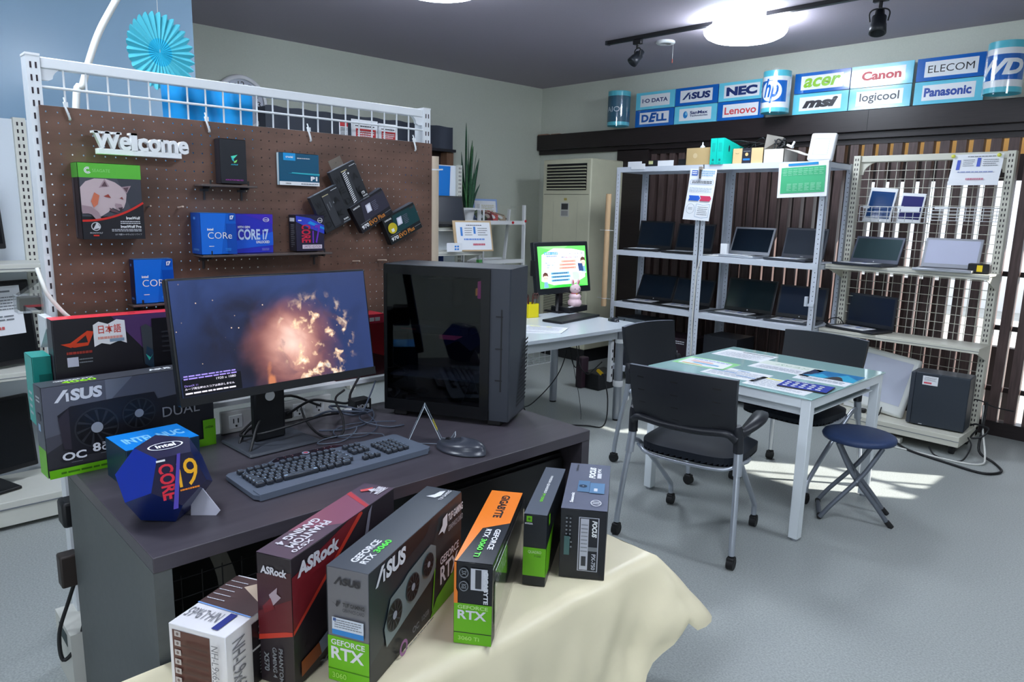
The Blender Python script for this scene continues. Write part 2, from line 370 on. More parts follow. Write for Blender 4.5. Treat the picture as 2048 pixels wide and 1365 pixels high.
def cyl_sign(x, y, label, deco, mats):
    t = thing('logo_cylinder', label, 'sign', (x, y, 2.309), group='rolled cylinder signs on the beam'); r = .108
    b = B(); zs = [0, .018, .05, .31, .335]
    b.lathe([(r, .012), (r, .045)], mats[0], 32); b.lathe([(r, .045), (r, .285)], mats[1], 32); b.lathe([(r, .285), (r, .33)], mats[2], 32)
    f = CylFace(b, r, .045, .24, 180); deco(f); b.done('printed_roll', t)
    b = B(); b.lathe([(r+.006, 0), (r+.006, .345)], glass('clear_film', mix=.05), 32); b.done('clear_sleeve', t)
TEAL_ = mt((90, 196, 214), .3); DTEAL = mt((44, 92, 116), .4)
cyl_sign(-4.555, 5.70, 'rolled cylinder sign with a dark teal band at the left end of the sign row', lambda f: (f.text('VAIO', .18, .38, .74, .58, mt((206, 220, 228), .4), .0)), (TEAL_, DTEAL, TEAL_))
def hp(f):
    f.rect(.16, .18, .9, .86, BLU); f.disc(.53, .52, .25, BRD, 28, .33); f.text('hp', .36, .14, .7, .92, BLU, .02, .28)
cyl_sign(-2.95, 5.70, 'rolled cylinder sign reading hp between two groups of boards', hp, (TEAL_, BRD, TEAL_))
def wd(f):
    f.rect(.05, .18, .95, .84, BLU); f.text('WD', .12, .3, .9, .72, BRD, .05, .25)
cyl_sign(-1.375, 5.70, 'rolled cylinder sign with a blue band reading WD at the right edge', wd, (TEAL_, BRD, TEAL_))

# floor-standing air conditioner in the corner
t = thing('air_conditioner', 'tall cream floor-standing air conditioner in the back corner', 'air conditioner', (-5.22, 5.36, 0))
CRM = mt((206, 204, 178), .5, noise=.03, nscale=8); W_, D_, H_ = .64, .49, 2.0
b = B(); b.box(0, W_, 0, D_, .13, H_, CRM, .012); f = Face(b, (0, 0, 0), (1, 0, 0), (0, 0, 1), W_, H_, .0006)
f.rect(.03, .828, .97, .831, mt((120, 120, 106), .6)); f.rect(.47, .80, .53, .812, mt((180, 164, 90), .3)); f.line([(.25, .795), (.25, .52), (.75, .52), (.75, .795)], .004, mt((180, 178, 156), .5))
f.rect(.40, .72, .58, .79, mt((200, 200, 190), .5)); f.rect(.42, .755, .56, .785, mt((60, 60, 62), .4)); f.rect(.42, .725, .56, .75, mt((150, 150, 148), .5)); b.done('cabinet', t)
b = B(); b.box(.02, W_-.02, .03, D_-.02, 0, .13, BLACK); b.done('plinth', t)
b = B(); b.box(.055, W_-.055, -.002, .004, 1.70, 1.955, mt((20, 20, 24), .7)); b.done('outlet', t)
for k in range(8):
    b = B(); b.bar((.055, -.012, 1.715+k*.03), (W_-.055, -.012, 1.715+k*.03), .013, .006, CRM, (0, .6, .8)); b.done('louvre', t)
b = B(); b.box(.06, W_-.06, -.001, .004, .28, .72, mt((70, 68, 58), .7)); b.done('intake', t)
b = B()
for k in range(26): b.box(.06, W_-.06, -.006, 0, .285+k*.017, .293+k*.017, CRM)
b.done('intake_grille', t)

# ------------------------------------------------------------------ display rack with the pegboard
def perforated_post(b, x0, x1, y0, y1, z0, z1, m, faces_=('front',), pitch=.034):
    b.box(x0, x1, y0, y1, z0, z1, m)
    SL = mt((46, 36, 44), .7)
    n = int((z1-z0-.03)/pitch)
    for fc in faces_:
        if fc == 'x': f = Face(b, (x1, y0, z0), (0, 1, 0), (0, 0, 1), y1-y0, z1-z0)
        else: f = Face(b, (x0, y0, z0), (1, 0, 0), (0, 0, 1), x1-x0, z1-z0)
        for k in range(n):
            z = 1-(.02+k*pitch)/(z1-z0); h = .017/(z1-z0)
            f.e = .0004; f.rect(.24, z-h, .38, z, SL); f.e = .0004; f.rect(.62, z-h, .76, z, SL)
t = thing('display_rack', 'white steel net rack carrying the brown pegboard behind the desk', 'display rack', (-2.47, .45, 0))
RW = mt((226, 230, 234), .35)
LY = 1.40
for y in (0, LY-.034):
    b = B(); perforated_post(b, -.05, .012, y, y+.034, 0, 1.895, RW, ('x',), .0345); b.box(-.051, .013, y-.001, y+.035, 1.893, 1.899, WHITE); b.done('post', t)
b = B(); b.box(-.022, .008, .034, LY-.034, 1.862, 1.892, RW, .003)
for s, y in ((1, .034), (-1, LY-.034)):
    pts = [(0, 0)] + [(s*(.075-.07*math.sin(a)), -(.07-.065*math.cos(a))+.0) for a in [k*math.pi/16 for k in range(9)]]
    pts = [(0, .0), (s*.12, 0), (s*.12, -.012)] + [(s*(.12-.09*math.sin(k*math.pi/16)), -.012-.045*(1-math.cos(k*math.pi/16))) for k in range(1, 9)] + [(s*.02, -.062), (0, -.062)]
    if s < 0: pts = pts[::-1]
    M = Matrix.Translation(Vector((-.006, y, 1.892))) @ Matrix(((0, 0, 1, 0), (1, 0, 0, 0), (0, 1, 0, 0), (0, 0, 0, 1)))
    b.prism(pts, -.008, .008, RW, M)
b.done('top_rail', t)
b = B()
for z in (1.757, 1.811): b.cyl((.004, .03, z), (.004, LY-.03, z), .0042, RW, 6)
for z in (1.2, .9): b.cyl((-.012, .03, z), (-.012, LY-.03, z), .003, RW, 6)
y = .0915
while y < LY-.05: b.cyl((0, y, .80), (0, y, 1.866), .0032, RW, 6); y += .0575
b.done('wire_grid', t)
b = B(); b.box(.012, .20, 0, LY, .845, .86, RW); b.done('shelf', t)
b = B(); b.prism([(0, 0), (.10, .0), (.10, -.03), (0, -.10)], 0, .02, RW, Matrix.Translation(Vector((.012, -.03, 1.165))) @ Matrix(((1, 0, 0, 0), (0, 0, 1, 0), (0, 1, 0, 0), (0, 0, 0, 1)))); b.done('shelf_bracket', t)
for y in (0, LY-.05):
    b = B(); b.box(-.30, .10, y, y+.05, .0, .05, RW, .004); b.done('foot', t)
PEG = mt((104, 77, 66), .40, noise=.32, nscale=4.5, stretch=(1, 1, 2.6), name='dark_stained_pegboard')
t = thing('pegboard', 'dark brown perforated pegboard tied to the white net rack', 'pegboard', (-2.45, .472, .80))
b = B(); PW, PH, pt = 1.378, .957, .0285; nx_, nz_ = int(PW/pt), int(PH/pt); cx_, cz_ = PW/nx_, PH/nz_; hr = .0025
G = [[[b.v((0, i*cx_/2, j*cz_/2)) if (i % 2 == 0 or j % 2 == 0) else None for j in range(2*nz_+1)] for i in range(2*nx_+1)]][0]
for i in range(nx_):
    for j in range(nz_):
        c = (i*cx_+cx_/2, j*cz_+cz_/2)
        O = [G[2*i+2][2*j+1], G[2*i+2][2*j+2], G[2*i+1][2*j+2], G[2*i][2*j+2], G[2*i][2*j+1], G[2*i][2*j], G[2*i+1][2*j], G[2*i+2][2*j]]
        I = [b.v((0, c[0]+hr*math.cos(k*math.pi/4), c[1]+hr*math.sin(k*math.pi/4))) for k in range(8)]
        J = [b.v((-.004, c[0]+hr*math.cos(k*math.pi/4), c[1]+hr*math.sin(k*math.pi/4))) for k in range(8)]
        for k in range(8):
            b.f([O[k], O[(k+1) % 8], I[(k+1) % 8], I[k]], PEG); b.f([I[k], I[(k+1) % 8], J[(k+1) % 8], J[k]], PEG)
b.box(-.004, 0, -.002, 0, 0, PH, PEG); b.box(-.004, 0, PW, PW+.002, 0, PH, PEG); b.box(-.004, 0, 0, PW, PH, PH+.002, PEG)
b.done('perforated_panel', t)
for y in (.066, .464, .825, 1.287):
    b = B(); b.tube(crom([(.004, y-.006, .972), (.012, y-.004, .955), (.010, y+.004, .93), (.002, y+.006, .925)], 4), .0035, RW, 6); b.box(.006, .014, y-.008, y+.002, .958, .972, RW)
    b.tube([(.008, y-.004, .972), (.004, y-.006, .985)], .0022, RW, 6); b.done('cable_tie', t)
for n, (y, z, ln) in enumerate(((.739, 1.48, .03), (.831, 1.48, .045), (1.471, 1.287, .05), (1.585, 1.288, .06))):
    o = B(); o.cyl((-2.45, y, z), (-2.45+ln, y, z+.004), .0028, mt((206, 186, 170), .4), 8)
    tag(o.done('peg_hook'), ['short bare hook on the pegboard right of the green-topped box', 'longer bare hook on the pegboard above the blue boxes', 'bare hook on the pegboard above the monitor corner', 'bare hook on the pegboard just above the computer tower'][n], 'hook', 'bare hooks on the pegboard')

def pegcarton(name, label, y0, y1, z0, z1, xf, xb, fm, sm, tm, deco, group=None):
    b = B(); w_, d, h = y1-y0, xf-xb, z1-z0
    b.box(0, w_, 0, d, 0, h, fm, .0012, 1)
    F = faces(b, w_, d, h); F['left'].rect(0, 0, 1, 1, sm); F['top'].rect(0, 0, 1, 1, tm); deco(F)
    o = b.done(name, None, (xf, y0, z0), R(90)); return tag(o, label, 'box', group)
GRNB = mt((96, 190, 66), .35); DKB = mt((34, 33, 40), .4); LT = mt((206, 208, 214), .45)
def iron(F):
    f, l = F['front'], F['left']
    f.rect(0, .81, 1, 1, GRNB); F['left'].rect(0, .81, 1, 1, mt((74, 150, 56), .4)); F['top'].rect(0, 0, 1, 1, GRNB)
    f.ring(.15, .905, .025, .038, PRW, 20, 40, 330); f.ring(.15, .905, .045, .058, PRW, 20, 60, 320); f.text('SEAGATE', .22, .885, .5, .925, mt((150, 220, 130), .4), 0)
    f.rect(.01, .30, .99, .81, mt((72, 74, 84), .5)); f.poly([(.6, .81), (.99, .81), (.99, .45), (.8, .4)], mt((58, 60, 70), .5))
    FUR = mt((196, 176, 180), .5); FUR2 = mt((160, 136, 144), .5); FD = mt((92, 68, 76), .5)
    f.poly([(.01, .36), (.01, .68), (.1, .76), (.24, .80), (.42, .80), (.56, .76), (.70, .68), (.74, .6), (.72, .5), (.68, .42), (.6, .38), (.5, .42), (.42, .36), (.3, .3)], FUR)
    f.poly([(.3, .68), (.40, .8), (.47, .70)], FUR2); f.poly([(.34, .70), (.40, .77), (.44, .70)], FD)
    f.poly([(.66, .70), (.82, .72), (.74, .61)], FUR2); f.poly([(.69, .69), (.78, .70), (.74, .63)], FD)
    f.poly([(.16, .5), (.22, .62), (.3, .58), (.26, .46), (.2, .42)], mt((204, 112, 82), .5)); f.poly([(.36, .57), (.48, .55), (.44, .60)], mt((150, 60, 50), .5)); f.poly([(.62, .55), (.68, .53), (.66, .57)], mt((130, 60, 56), .5))
    f.poly([(.54, .48), (.64, .47), (.66, .42), (.6, .38), (.55, .42)], FUR2); f.poly([(.58, .42), (.66, .43), (.63, .37)], mt((60, 48, 56), .5)); f.poly([(.44, .42), (.56, .38), (.58, .35), (.46, .37)], FD)
    f.poly([(.01, .34), (.01, .45), (.16, .43), (.26, .36), (.3, .27), (.22, .26), (.14, .34)], FUR2)
    arc = [(k/20, .245+.25*(k/20)**2.1) for k in range(21)]
    f.poly([(0, 0)]+[(1, 0)]+[(x, y) for x, y in arc[::-1]], DKB); f.line(arc, .006, mt((206, 46, 40), .4))
    f.text('IronWolf', .70, .265, .93, .305, PRW, .03); f.lines(.6, .20, .93, .25, 2, LT, .45, 3); f.text('IronWolf Pro', .60, .15, .94, .19, PRW, .03); f.lines(.45, .10, .94, .14, 2, LT, .45, 4)
    f.text('3.5" 内蔵ハードディスク ドライブ', .5, .05, .94, .075, LT, .0)
    f.ring(.2, .17, .062, .075, LT, 24); f.poly([(.15, .13), (.22, .23), (.27, .15)], LT); f.text('IRONWOLF', .10, .075, .3, .095, LT, 0); f.rect(.15, .04, .24, .06, mt((200, 50, 40), .4))
    l.rect(.0, .02, .3, .8, mt((66, 60, 66), .5))
pegcarton('hard_drive_box', 'hard drive box with a green top and a pale wolf picture under the welcome letters', .537, .703, 1.385, 1.603, -2.378, -2.448, DKB, DKB, GRNB, iron)
def aorus(F):
    f = F['front']; c1, c2, c3 = mt((90, 226, 190), .25), mt((150, 236, 120), .25), mt((60, 190, 210), .25)
    f.poly([(.40, .62), (.66, .66), (.5, .56)], c1); f.poly([(.40, .62), (.5, .56), (.53, .50), (.45, .53)], c3); f.poly([(.5, .50), (.64, .55), (.6, .49), (.52, .47)], c2)
    f.text('AORUS', .38, .42, .66, .45, c3, .03, .3); f.text('AORUS PORTABLE SSD', .16, .07, .84, .10, mt((190, 70, 190), .3), 0)
pegcarton('slim_drive_box', 'slim black box with a shiny eagle mark on its own small shelf', .957, 1.045, 1.562, 1.705, -2.407, -2.448, mt((30, 32, 40), .38), DKB, DKB, aorus)
CT = mt((14, 84, 116), .35)
def crucial(F):
    f = F['front']; f.rect(0, 0, 1, .115, PRW); f.rect(.10, .77, .40, 1, mt((32, 156, 222), .3)); f.text('crucial', .16, .85, .34, .92, PRW, .03); f.lines(.44, .83, .76, .88, 1, LT, .6, 2)
    f.poly([(.20, .37), (.32, .39), (1, .36), (1, .33)], mt((30, 160, 190), .3)); f.poly([(.3, .405), (1, .39), (1, .365), (.3, .38)], mt((70, 190, 200), .3)); f.text('P1', .77, .16, .94, .30, PRW, .05)
    f.text('1000GB', .14, .035, .27, .075, DKGREY, .02); f.lines(.52, .03, .96, .08, 1, GREY, .5, 5)
    F['left'].rect(0, 0, 1, 1, mt((180, 200, 208), .4))
pegcarton('solid_state_drive_box', 'flat teal drive box marked P1 near the top of the pegboard', 1.172, 1.326, 1.566, 1.677, -2.432, -2.447, CT, CT, CT, crucial)
IB = mt((14, 98, 206), .3); IB2 = mt((10, 76, 176), .3)
def core(F, u=False):
    f = F['front']; f.poly([(.0, .0), (.55, 0), (.72, 1), (.0, 1)], mt((24, 112, 222), .3)); f.poly([(.74, 0), (1, 0), (1, .75), (.70, .75)], IB2)
    f.rect(.80, .82, .96, .99, IB2); f.text('i7', .82, .85, .94, .95, PRW, .05); f.text('intel', .17, .58, .34, .64, PRW, .04); f.text('CORe', .18, .38, .86, .54, PRW, -.004); f.rect(.2, .19, .34, .205, PRW); f.lines(.66, .08, .82, .15, 2, mt((60, 150, 240), .3), .5)
    F['left'].rect(.3, .84, .5, .9, mt((90, 150, 230), .4)); F['left'].rect(.2, .08, .8, .13, mt((60, 110, 180), .4))
pegcarton('processor_box', 'bright blue processor box marked CORE at the left end of the long shelf', .868, .983, 1.333, 1.465, -2.367, -2.448, IB, mt((12, 72, 160), .35), mt((60, 150, 236), .3), core)
PB = mt((46, 52, 190), .3)
def ten(F):
    f = F['front']; f.poly([(0, .3), (1, .55), (1, .2), (0, .1)], mt((30, 96, 220), .3)); f.poly([(.25, 1), (1, 1), (1, .75)], mt((70, 44, 190), .3))
    f.ring(.83, .86, .065, .08, PRW, 20, q=.72); f.text('intel', .78, .84, .88, .88, PRW, .02); f.text('10TH GEN', .12, .64, .42, .70, PRW, .03); f.text('CORE i7', .12, .34, .88, .62, mt((200, 220, 250), .35), .03); f.text('UNLOCKED', .56, .25, .9, .32, PRW, .03); f.lines(.7, .06, .88, .13, 2, mt((150, 150, 230), .4))
pegcarton('processor_box', 'violet blue processor box marked CORE i7 UNLOCKED right beside the bright blue one', .988, 1.13, 1.331, 1.463, -2.410, -2.448, PB, mt((40, 40, 150), .4), mt((90, 80, 220), .35), ten)
def lim(F):
    f = F['front']; f.poly([(.0, .82), (.4, .66), (1, .48), (1, .72), (.5, .92), (.0, .98)], mt((52, 70, 200), .3)); f.poly([(.4, .78), (1, .6), (1, .66), (.5, .84)], mt((30, 150, 226), .3))
    f.text('CORE', .18, .24, .5, .74, mt((206, 36, 70), .35), .03, rot=270); f.text('i7', .56, .22, .86, .74, mt((110, 50, 190), .35), .01); f.rect(.2, .07, .9, .18, mt((226, 214, 226), .4)); f.text('LIMITED EDITION', .24, .09, .86, .16, mt((120, 60, 110), .4), .0)
    f.ring(.84, .86, .075, .09, PRW, 20, q=.8); f.text('intel', .78, .84, .9, .88, PRW, .02); f.rect(.06, .84, .18, .87, PRW); F['left'].rect(.15, .82, .85, .92, LT); F['left'].lines(.3, .1, .8, .75, 12, GREY, .4)
pegcarton('processor_box', 'dark violet processor box with LIMITED EDITION strip at the right of the long shelf', 1.21, 1.32, 1.334, 1.462, -2.395, -2.448, mt((40, 36, 62), .35), mt((34, 34, 44), .4), mt((60, 50, 150), .35), lim)
pegcarton('processor_box', 'bright blue processor box low on the pegboard, partly hidden by the big monitor', .674, .789, 1.183, 1.319, -2.405, -2.448, IB, mt((16, 30, 70), .35), mt((60, 150, 236), .3), core)
def tilted(name, label, tl, a, w_, h, xf, d, m, deco, group):
    a = R(a); b = B(); p = Vector((xf, tl[0], tl[1])) - Vector((0, -math.sin(a), math.cos(a)))*h
    b.T = Matrix.Translation(p) @ Matrix(((0, -1, 0, 0), (math.cos(a), 0, -math.sin(a), 0), (math.sin(a), 0, math.cos(a), 0), (0, 0, 0, 1)))
    b.box(0, w_, 0, d, 0, h, m, .001, 1); F = faces(b, w_, d, h); 
    for q in F.values():
        pass
    deco(F, b); o = b.done(name); return tag(o, label, 'box', group)
WDM = mt((38, 40, 46), .4); WDD = mt((24, 26, 30), .4)
def wdu(F, b, stripes=True):
    f = F['front']; F['top'].rect(0, 0, 1, 1, mt((96, 104, 116), .35)); F['top'].lines(.2, .3, .8, .7, 1, LT, .5)
    for ch, x, y in (('W', .07, .66), ('E', .07, .40), ('D', .12, .1), ('A', .70, .58), ('K', .66, .22)): f.text(ch, x, y, x+.2, y+.16, WDD, .03)
    f.rect(.36, .06, .62, .88, mt((52, 54, 60), .45)); f.rect(.37, .88, .6, .90, mt((206, 196, 150), .4)); f.rect(.72, .93, .95, .945, LT)
    if stripes:
        for k in range(17): y = .06+k*.048; f.poly([(.36, y), (.50, y+.03), (.50, y+.05), (.36, y+.02)], PRW)
        f.disc(.57, .80, .03, PRW); f.rect(.72, .12, .92, .26, WDD); f.text('1TB', .74, .17, .86, .24, PRW, .02)
    else:
        f.rect(.52, .55, .54, .70, GREY); f.rect(.42, .5, .44, .68, GREY); f.poly([(.62, .62), (.68, .62), (.66, .68)], GREY)
    f.text('500' if not stripes else '3470', .74, .1, .92, .14, PRW, .02); f.lines(.7, .03, .95, .08, 1, GREY, .6)
SG = 'solid state drive boxes hung at a slant'
tilted('solid_state_drive_box', 'upper slanted black drive box with a white striped bar and clear hang tab', (1.352, 1.615), 26.2, .116, .148, -2.405, .02, WDM, wdu, SG)
tilted('solid_state_drive_box', 'lower slanted black drive box without stripes above the violet LIMITED EDITION box', (1.269, 1.522), 26.0, .119, .142, -2.40, .022, WDM, lambda F, b: wdu(F, b, False), SG)
def evo(F, b, teal):
    f = F['front']; F['top'].rect(0, 0, 1, 1, mt((84, 92, 104), .35)); c = mt((20, 62, 66), .35) if teal else mt((52, 50, 66), .35)
    f.poly([(.2, .3), (1, .3), (1, .92), (.3, .95)], c); f.text('SAMSUNG', .05, .86, .25, .92, PRW, .03); f.text('970', .05, .10, .26, .24, PRW, .03); f.text('EVO Plus', .28, .08, .76, .24, mt((226, 146, 66), .4), .01); f.lines(.05, .27, .35, .32, 1, GREY, .5)
    f.lines(.78, .16, .97, .2, 1, GREY, .6)
    f.poly([(.35, .52), (.50, .52), (.53, .80), (.38, .80)], mt((206, 206, 224), .35)); f.poly([(.39, .56), (.48, .56), (.50, .76), (.41, .76)], mt((236, 236, 246), .4)); f.lines(.55, .45, .7, .8, 6, mt((110, 110, 130), .4), .4); f.rect(.82, .86, .94, .93, DKGREY)
    if teal: f.disc(.18, .55, .13, mt((206, 186, 40), .35), 24); f.rect(.13, .42, .21, .54, PRW)
EV = mt((27, 26, 34), .4)
tilted('solid_state_drive_box', 'slanted dark violet drive box reading 970 EVO Plus, left of the two', (1.431, 1.490), 29.8, .16, .109, -2.398, .026, EV, lambda F, b: evo(F, b, False), SG)
tilted('solid_state_drive_box', 'slanted drive box reading 970 EVO Plus with a round yellow sticker', (1.575, 1.447), 25.4, .166, .109, -2.405, .03, mt((22, 28, 32), .4), lambda F, b: evo(F, b, True), SG)
b = B(); b.T = Matrix.Translation(Vector((-2.42, 1.40, 1.645))) @ Matrix.Rotation(R(26), 4, 'X'); b.box(0, .0012, -.035, .02, -.01, .03, glass('hang_tab', mix=.2)); tag(b.done('hang_tab'), 'small clear plastic hang tab behind the striped drive box', 'hang tab')
# small shelves hooked into the pegboard
SHM = mt((92, 82, 80), .25, spec=.6)
def pegshelf(y0, y1, z, d, label):
    t = thing('peg_shelf', label, 'shelf', (-2.449, y0, z), group='little pegboard shelves')
    b = B(); b.box(0, d, 0, y1-y0, -.007, 0, SHM, .001, 1); b.done('shelf_board', t)
    for y in (.03, y1-y0-.03):
        b = B(); b.box(0, d*.9, y-.003, y+.003, -.014, -.007, BLACK); b.cyl((d-.004, y, -.012), (d-.004, y, .014), .003, BLACK, 8); b.box(-.0005, .003, y-.014, y+.014, -.022, -.014, mt((60, 58, 62), .5)); b.box(-.0005, .003, y-.003, y+.003, -.05, -.02, mt((60, 58, 62), .5)); b.done('shelf_bracket', t)
pegshelf(.885, 1.07, 1.557, .065, 'short dark shelf under the slim black box on the pegboard')
pegshelf(.87, 1.335, 1.330, .085, 'long dark shelf carrying three blue processor boxes on the pegboard')
pegshelf(.66, .80, 1.181, .06, 'short dark shelf under the low blue processor box, half hidden by the monitor')
# cut-out welcome letters
t = thing('welcome_sign', 'white cut-out wooden letters reading Welcome at the top left of the pegboard', 'sign', (-2.405, .600, 1.640), R(90))
SW = mt((236, 238, 240), .45)
b = B(); b.box(0, .236, 0, .03, -.008, .008, SW, .001); b.done('base_strip', t)
xs = 0; LW = dict(W=.072, e=.031, l=.017, c=.029, o=.035, m=.050)
for ch in 'Welcome':
    b = B(); vs, fs, _ = text_mesh(ch, .03, 0); hh = .052 if ch in 'Wl' else .040; ww = LW[ch]; x0 = -.008+xs
    A = [b.v((x0+x*ww, 0, .006+y*hh)) for x, y in vs]; C_ = [b.v((x0+x*ww, .022, .006+y*hh)) for x, y in vs]
    ec = {}
    for f in fs:
        b.f([A[i] for i in f], SW); b.f([C_[i] for i in f[::-1]], SW)
        for i, j in zip(f, f[1:]+f[:1]): ec[(i, j)] = 1
    for (i, j) in list(ec):
        if (j, i) not in ec: b.f([A[j], A[i], C_[i], C_[j]], SW)
    if ch == 'W':
        for xx in (.0, .38, .76): b.box(x0+xx*ww-.004, x0+xx*ww+.02, 0, .022, .051, .057, SW)
    if ch == 'l': b.box(x0-.005, x0+ww, 0, .022, .052, .058, SW)
    if ch == 'm': b.box(x0-.004, x0+.006, 0, .022, .040, .046, SW)
    b.done('letter', t); xs += ww+(-.004 if ch == 'W' else .0012)
# behind the board: paper fan, blue cloth, bagged labels, clock, cords
t = thing('paper_fan', 'round turquoise pleated paper fan hanging above the pegboard', 'paper decoration', (-3.30, 1.084, 2.107))
FANM = mt((92, 206, 224), .75); FANM2 = mt((40, 190, 226), .75)
b = B(); b.T = Matrix.Rotation(R(18), 4, 'Z'); n = 30; ro = .158
for k in range(n):
    a0 = 2*math.pi*k/n; a1 = 2*math.pi*(k+1)/n; am = (a0+a1)/2; P = lambda r_, a, x: (x, r_*math.cos(a), r_*math.sin(a))
    for q0, q1, mm in ((0, .055, FANM2), (.055, ro*.9, FANM)):
        b.poly([P(q0, a0, 0), P(q1, a0, 0), P(q1, am, .016*q1/ro), P(q0, am, .016*q0/ro)], mm); b.poly([P(q0, am, .016*q0/ro), P(q1, am, .016*q1/ro), P(q1, a1, 0), P(q0, a1, 0)], mm)
    pe = [P(ro*.9, a0, 0)]+[P(ro*(.9+.1*math.sin(math.pi*i/6)), a0+(a1-a0)*i/6, .014*(1-abs(i/3-1))) for i in range(1, 6)]+[P(ro*.9, a1, 0), P(ro*.9, am, .0145)]
    b.poly(pe, FANM)
b.done('pleated_disc', t)
b = B(); b.cyl((0, 0, 0), (-.01, .004, ZC-2.107), .0012, WCABLE, 6); b.done('string', t)
b = B(); CL = mt((0, 150, 222), .45)
b.grid(lambda u, v: (-2.60+.01*math.sin(u*9)+.006*math.sin(u*23+v*4), .850+.305*u, 1.60+(.294+.012*(1-u)-.006*u)*v), 40, 10, CL)
tag(b.done('blue_cloth'), 'plain bright blue cloth hung behind the top of the net rack', 'cloth')
t = thing('wall_clock', 'round white wall clock with black numerals half hidden behind the blue cloth', 'clock', (-5.765, 2.475, 2.275), R(90))
b = B(); Mx = Matrix.Rotation(R(90), 4, 'X'); b.lathe([(0, 0), (.205, 0), (.212, .02), (.200, .045), (.178, .038)], mt((242, 242, 246), .35), 40, M=Mx); b.done('rim', t)
b = B(); b.lathe([(.18, .026), (0, .026)][::-1], mt((206, 210, 224), .5), 40, M=Mx); f = Face(b, (-.18, -.0262, -.18), (1, 0, 0), (0, 0, 1), .36, .36)
for h in range(1, 13):
    a = R(90-30*h); x, y = .5+.385*math.cos(a), .5+.385*math.sin(a); s = str(h); f.e = .0005; f.text(s, x-.045*len(s)*.8, y-.06, x+.045*len(s)*.8, y+.06, INK, 0)
b.done('dial', t)
b = B(); b.bar((0, -.030, 0), (-.09, -.030, .05), .008, .002, INK); b.bar((0, -.032, 0), (.02, -.032, .14), .006, .002, INK); b.done('hands', t)
def bag(y0, y1, z0, z1, label, deco, x=-2.515):
    b = B(); b.box(0, y1-y0, 0, .006, 0, z1-z0, PAPER); f = Face(b, (0, 0, 0), (1, 0, 0), (0, 0, 1), y1-y0, z1-z0); deco(f)
    tag(b.done('bagged_label', None, (x, y0, z0), R(90)), label, 'packet', 'bagged labels behind the net')
RDL = mt((196, 48, 54), .4)
bag(1.463, 1.497, 1.755, 1.812, 'narrow bagged label with a red top behind the net', lambda f: (f.rect(0, .75, 1, 1, RDL), f.lines(.1, .1, .9, .7, 6, GREY, .5)))
def bg2(f): f.rect(.14, .12, .92, .62, RDL); f.lines(.2, .2, .86, .55, 4, PRW, .5); f.lines(.12, .7, .86, .76, 1, INK, .7)
bag(1.516, 1.632, 1.74, 1.83, 'white and red bagged label behind the net, left of the wide pair', bg2)
bag(1.638, 1.722, 1.745, 1.825, 'white and red bagged label behind the net, right of the wide pair', bg2)
b = B(); b.tube(crom([(-2.8, .98, 2.81), (-2.8, .93, 2.50), (-2.8, .86, 2.30), (-2.8, .789, 2.162), (-2.8, .733, 2.057), (-2.8, .697, 1.965), (-2.8, .668, 1.873), (-2.8, .643, 1.80), (-2.75, .60, 1.2), (-2.75, .58, .0)], 6), .011, WCABLE, 10)
tag(b.done('white_duct_cable'), 'thick white cable dropping from the ceiling behind the net rack', 'cable')
b = B(); b.tube(crom([(-2.43, .425, 1.30), (-2.40, .43, 1.26), (-2.39, .44, 1.225), (-2.385, .475, 1.17), (-2.38, .52, 1.12), (-2.40, .57, 1.0), (-2.42, .6, .87)], 6), .006, WCABLE, 8)
tag(b.done('white_lead'), 'white lead running down in front of the left rack post to the red-topped box', 'cable')
t = thing('adapter_box', 'small black adapter wrapped in clear film on the left side of the rack post', 'adapter', (-2.50, .385, 1.17), R(90))
b = B(); b.box(0, .055, 0, .05, 0, .04, BLACK, .003); b.done('body', t); b = B(); b.box(-.006, .062, -.006, .056, -.006, .046, glass('film', mix=.2)); b.prism([(-.0, .046), (.062, .046), (.062, .09)], -.002, .05, glass('film', mix=.2), Matrix(((1, 0, 0, 0), (0, 0, 1, 0), (0, 1, 0, 0), (0, 0, 0, 1)))); b.done('film_wrap', t)
t = thing('cardboard_tube', 'beige cardboard tube strapped upright to the right rack post', 'tube', (-2.585, 1.965, 0))
b = B(); b.cyl((0, 0, 0), (0, 0, 1.72), .022, mt((206, 188, 166), .7), 20); b.done('tube', t)
b = B(); b.lathe([(.0235, 1.66), (.0235, 1.666)], WHITE, 20); b.box(.02, .06, .0, .004, 1.66, 1.666, WHITE); b.box(-.004, .004, -.08, -.02, 1.66, 1.666, WHITE); b.done('strap', t)

# left gondola with monitors
def gondola(name, label, cat, loc, rz, W_, H_, back, shelves, post_x, base=None, panel=WHITE):
    """local: faces -y, back panel at y=0; shelves = (x0,x1,z,depth)"""
    t = thing(name, label, cat, loc, rz)
    if back:
        b = B(); b.box(back[0], back[1], .0, .012, .05, H_-.006, panel); b.done('back_panel', t)
    for x in post_x:
        b = B(); perforated_post(b, x, x+.05, -.03, .03, 0, H_, OFFW, ('front',), .034); b.done('post', t)
    for x0, x1, z, d in shelves:
        s = B(); s.box(x0, x1, -d, -.02, z-.012, z, OFFW); s.box(x0, x1, -d-.008, -d, z-.034, z+.002, OFFW, .002, 1); s.box(x0, x1, -d-.0095, -d-.008, z-.021, z-.018, GREY); sh = s.done('shelf', t)
        for x in (x0, x1-.004):
            s = B(); s.prism([(0, 0), (d*.9, 0), (d*.9, -.02), (0, -.10)], 0, .004, OFFW, Matrix.Translation(Vector((x, -.02, z-.012))) @ Matrix(((0, 0, 1, 0), (-1, 0, 0, 0), (0, 1, 0, 0), (0, 0, 0, 1)))); s.done('shelf_bracket', sh)
    return t
WP = mt((226, 234, 242), .4)
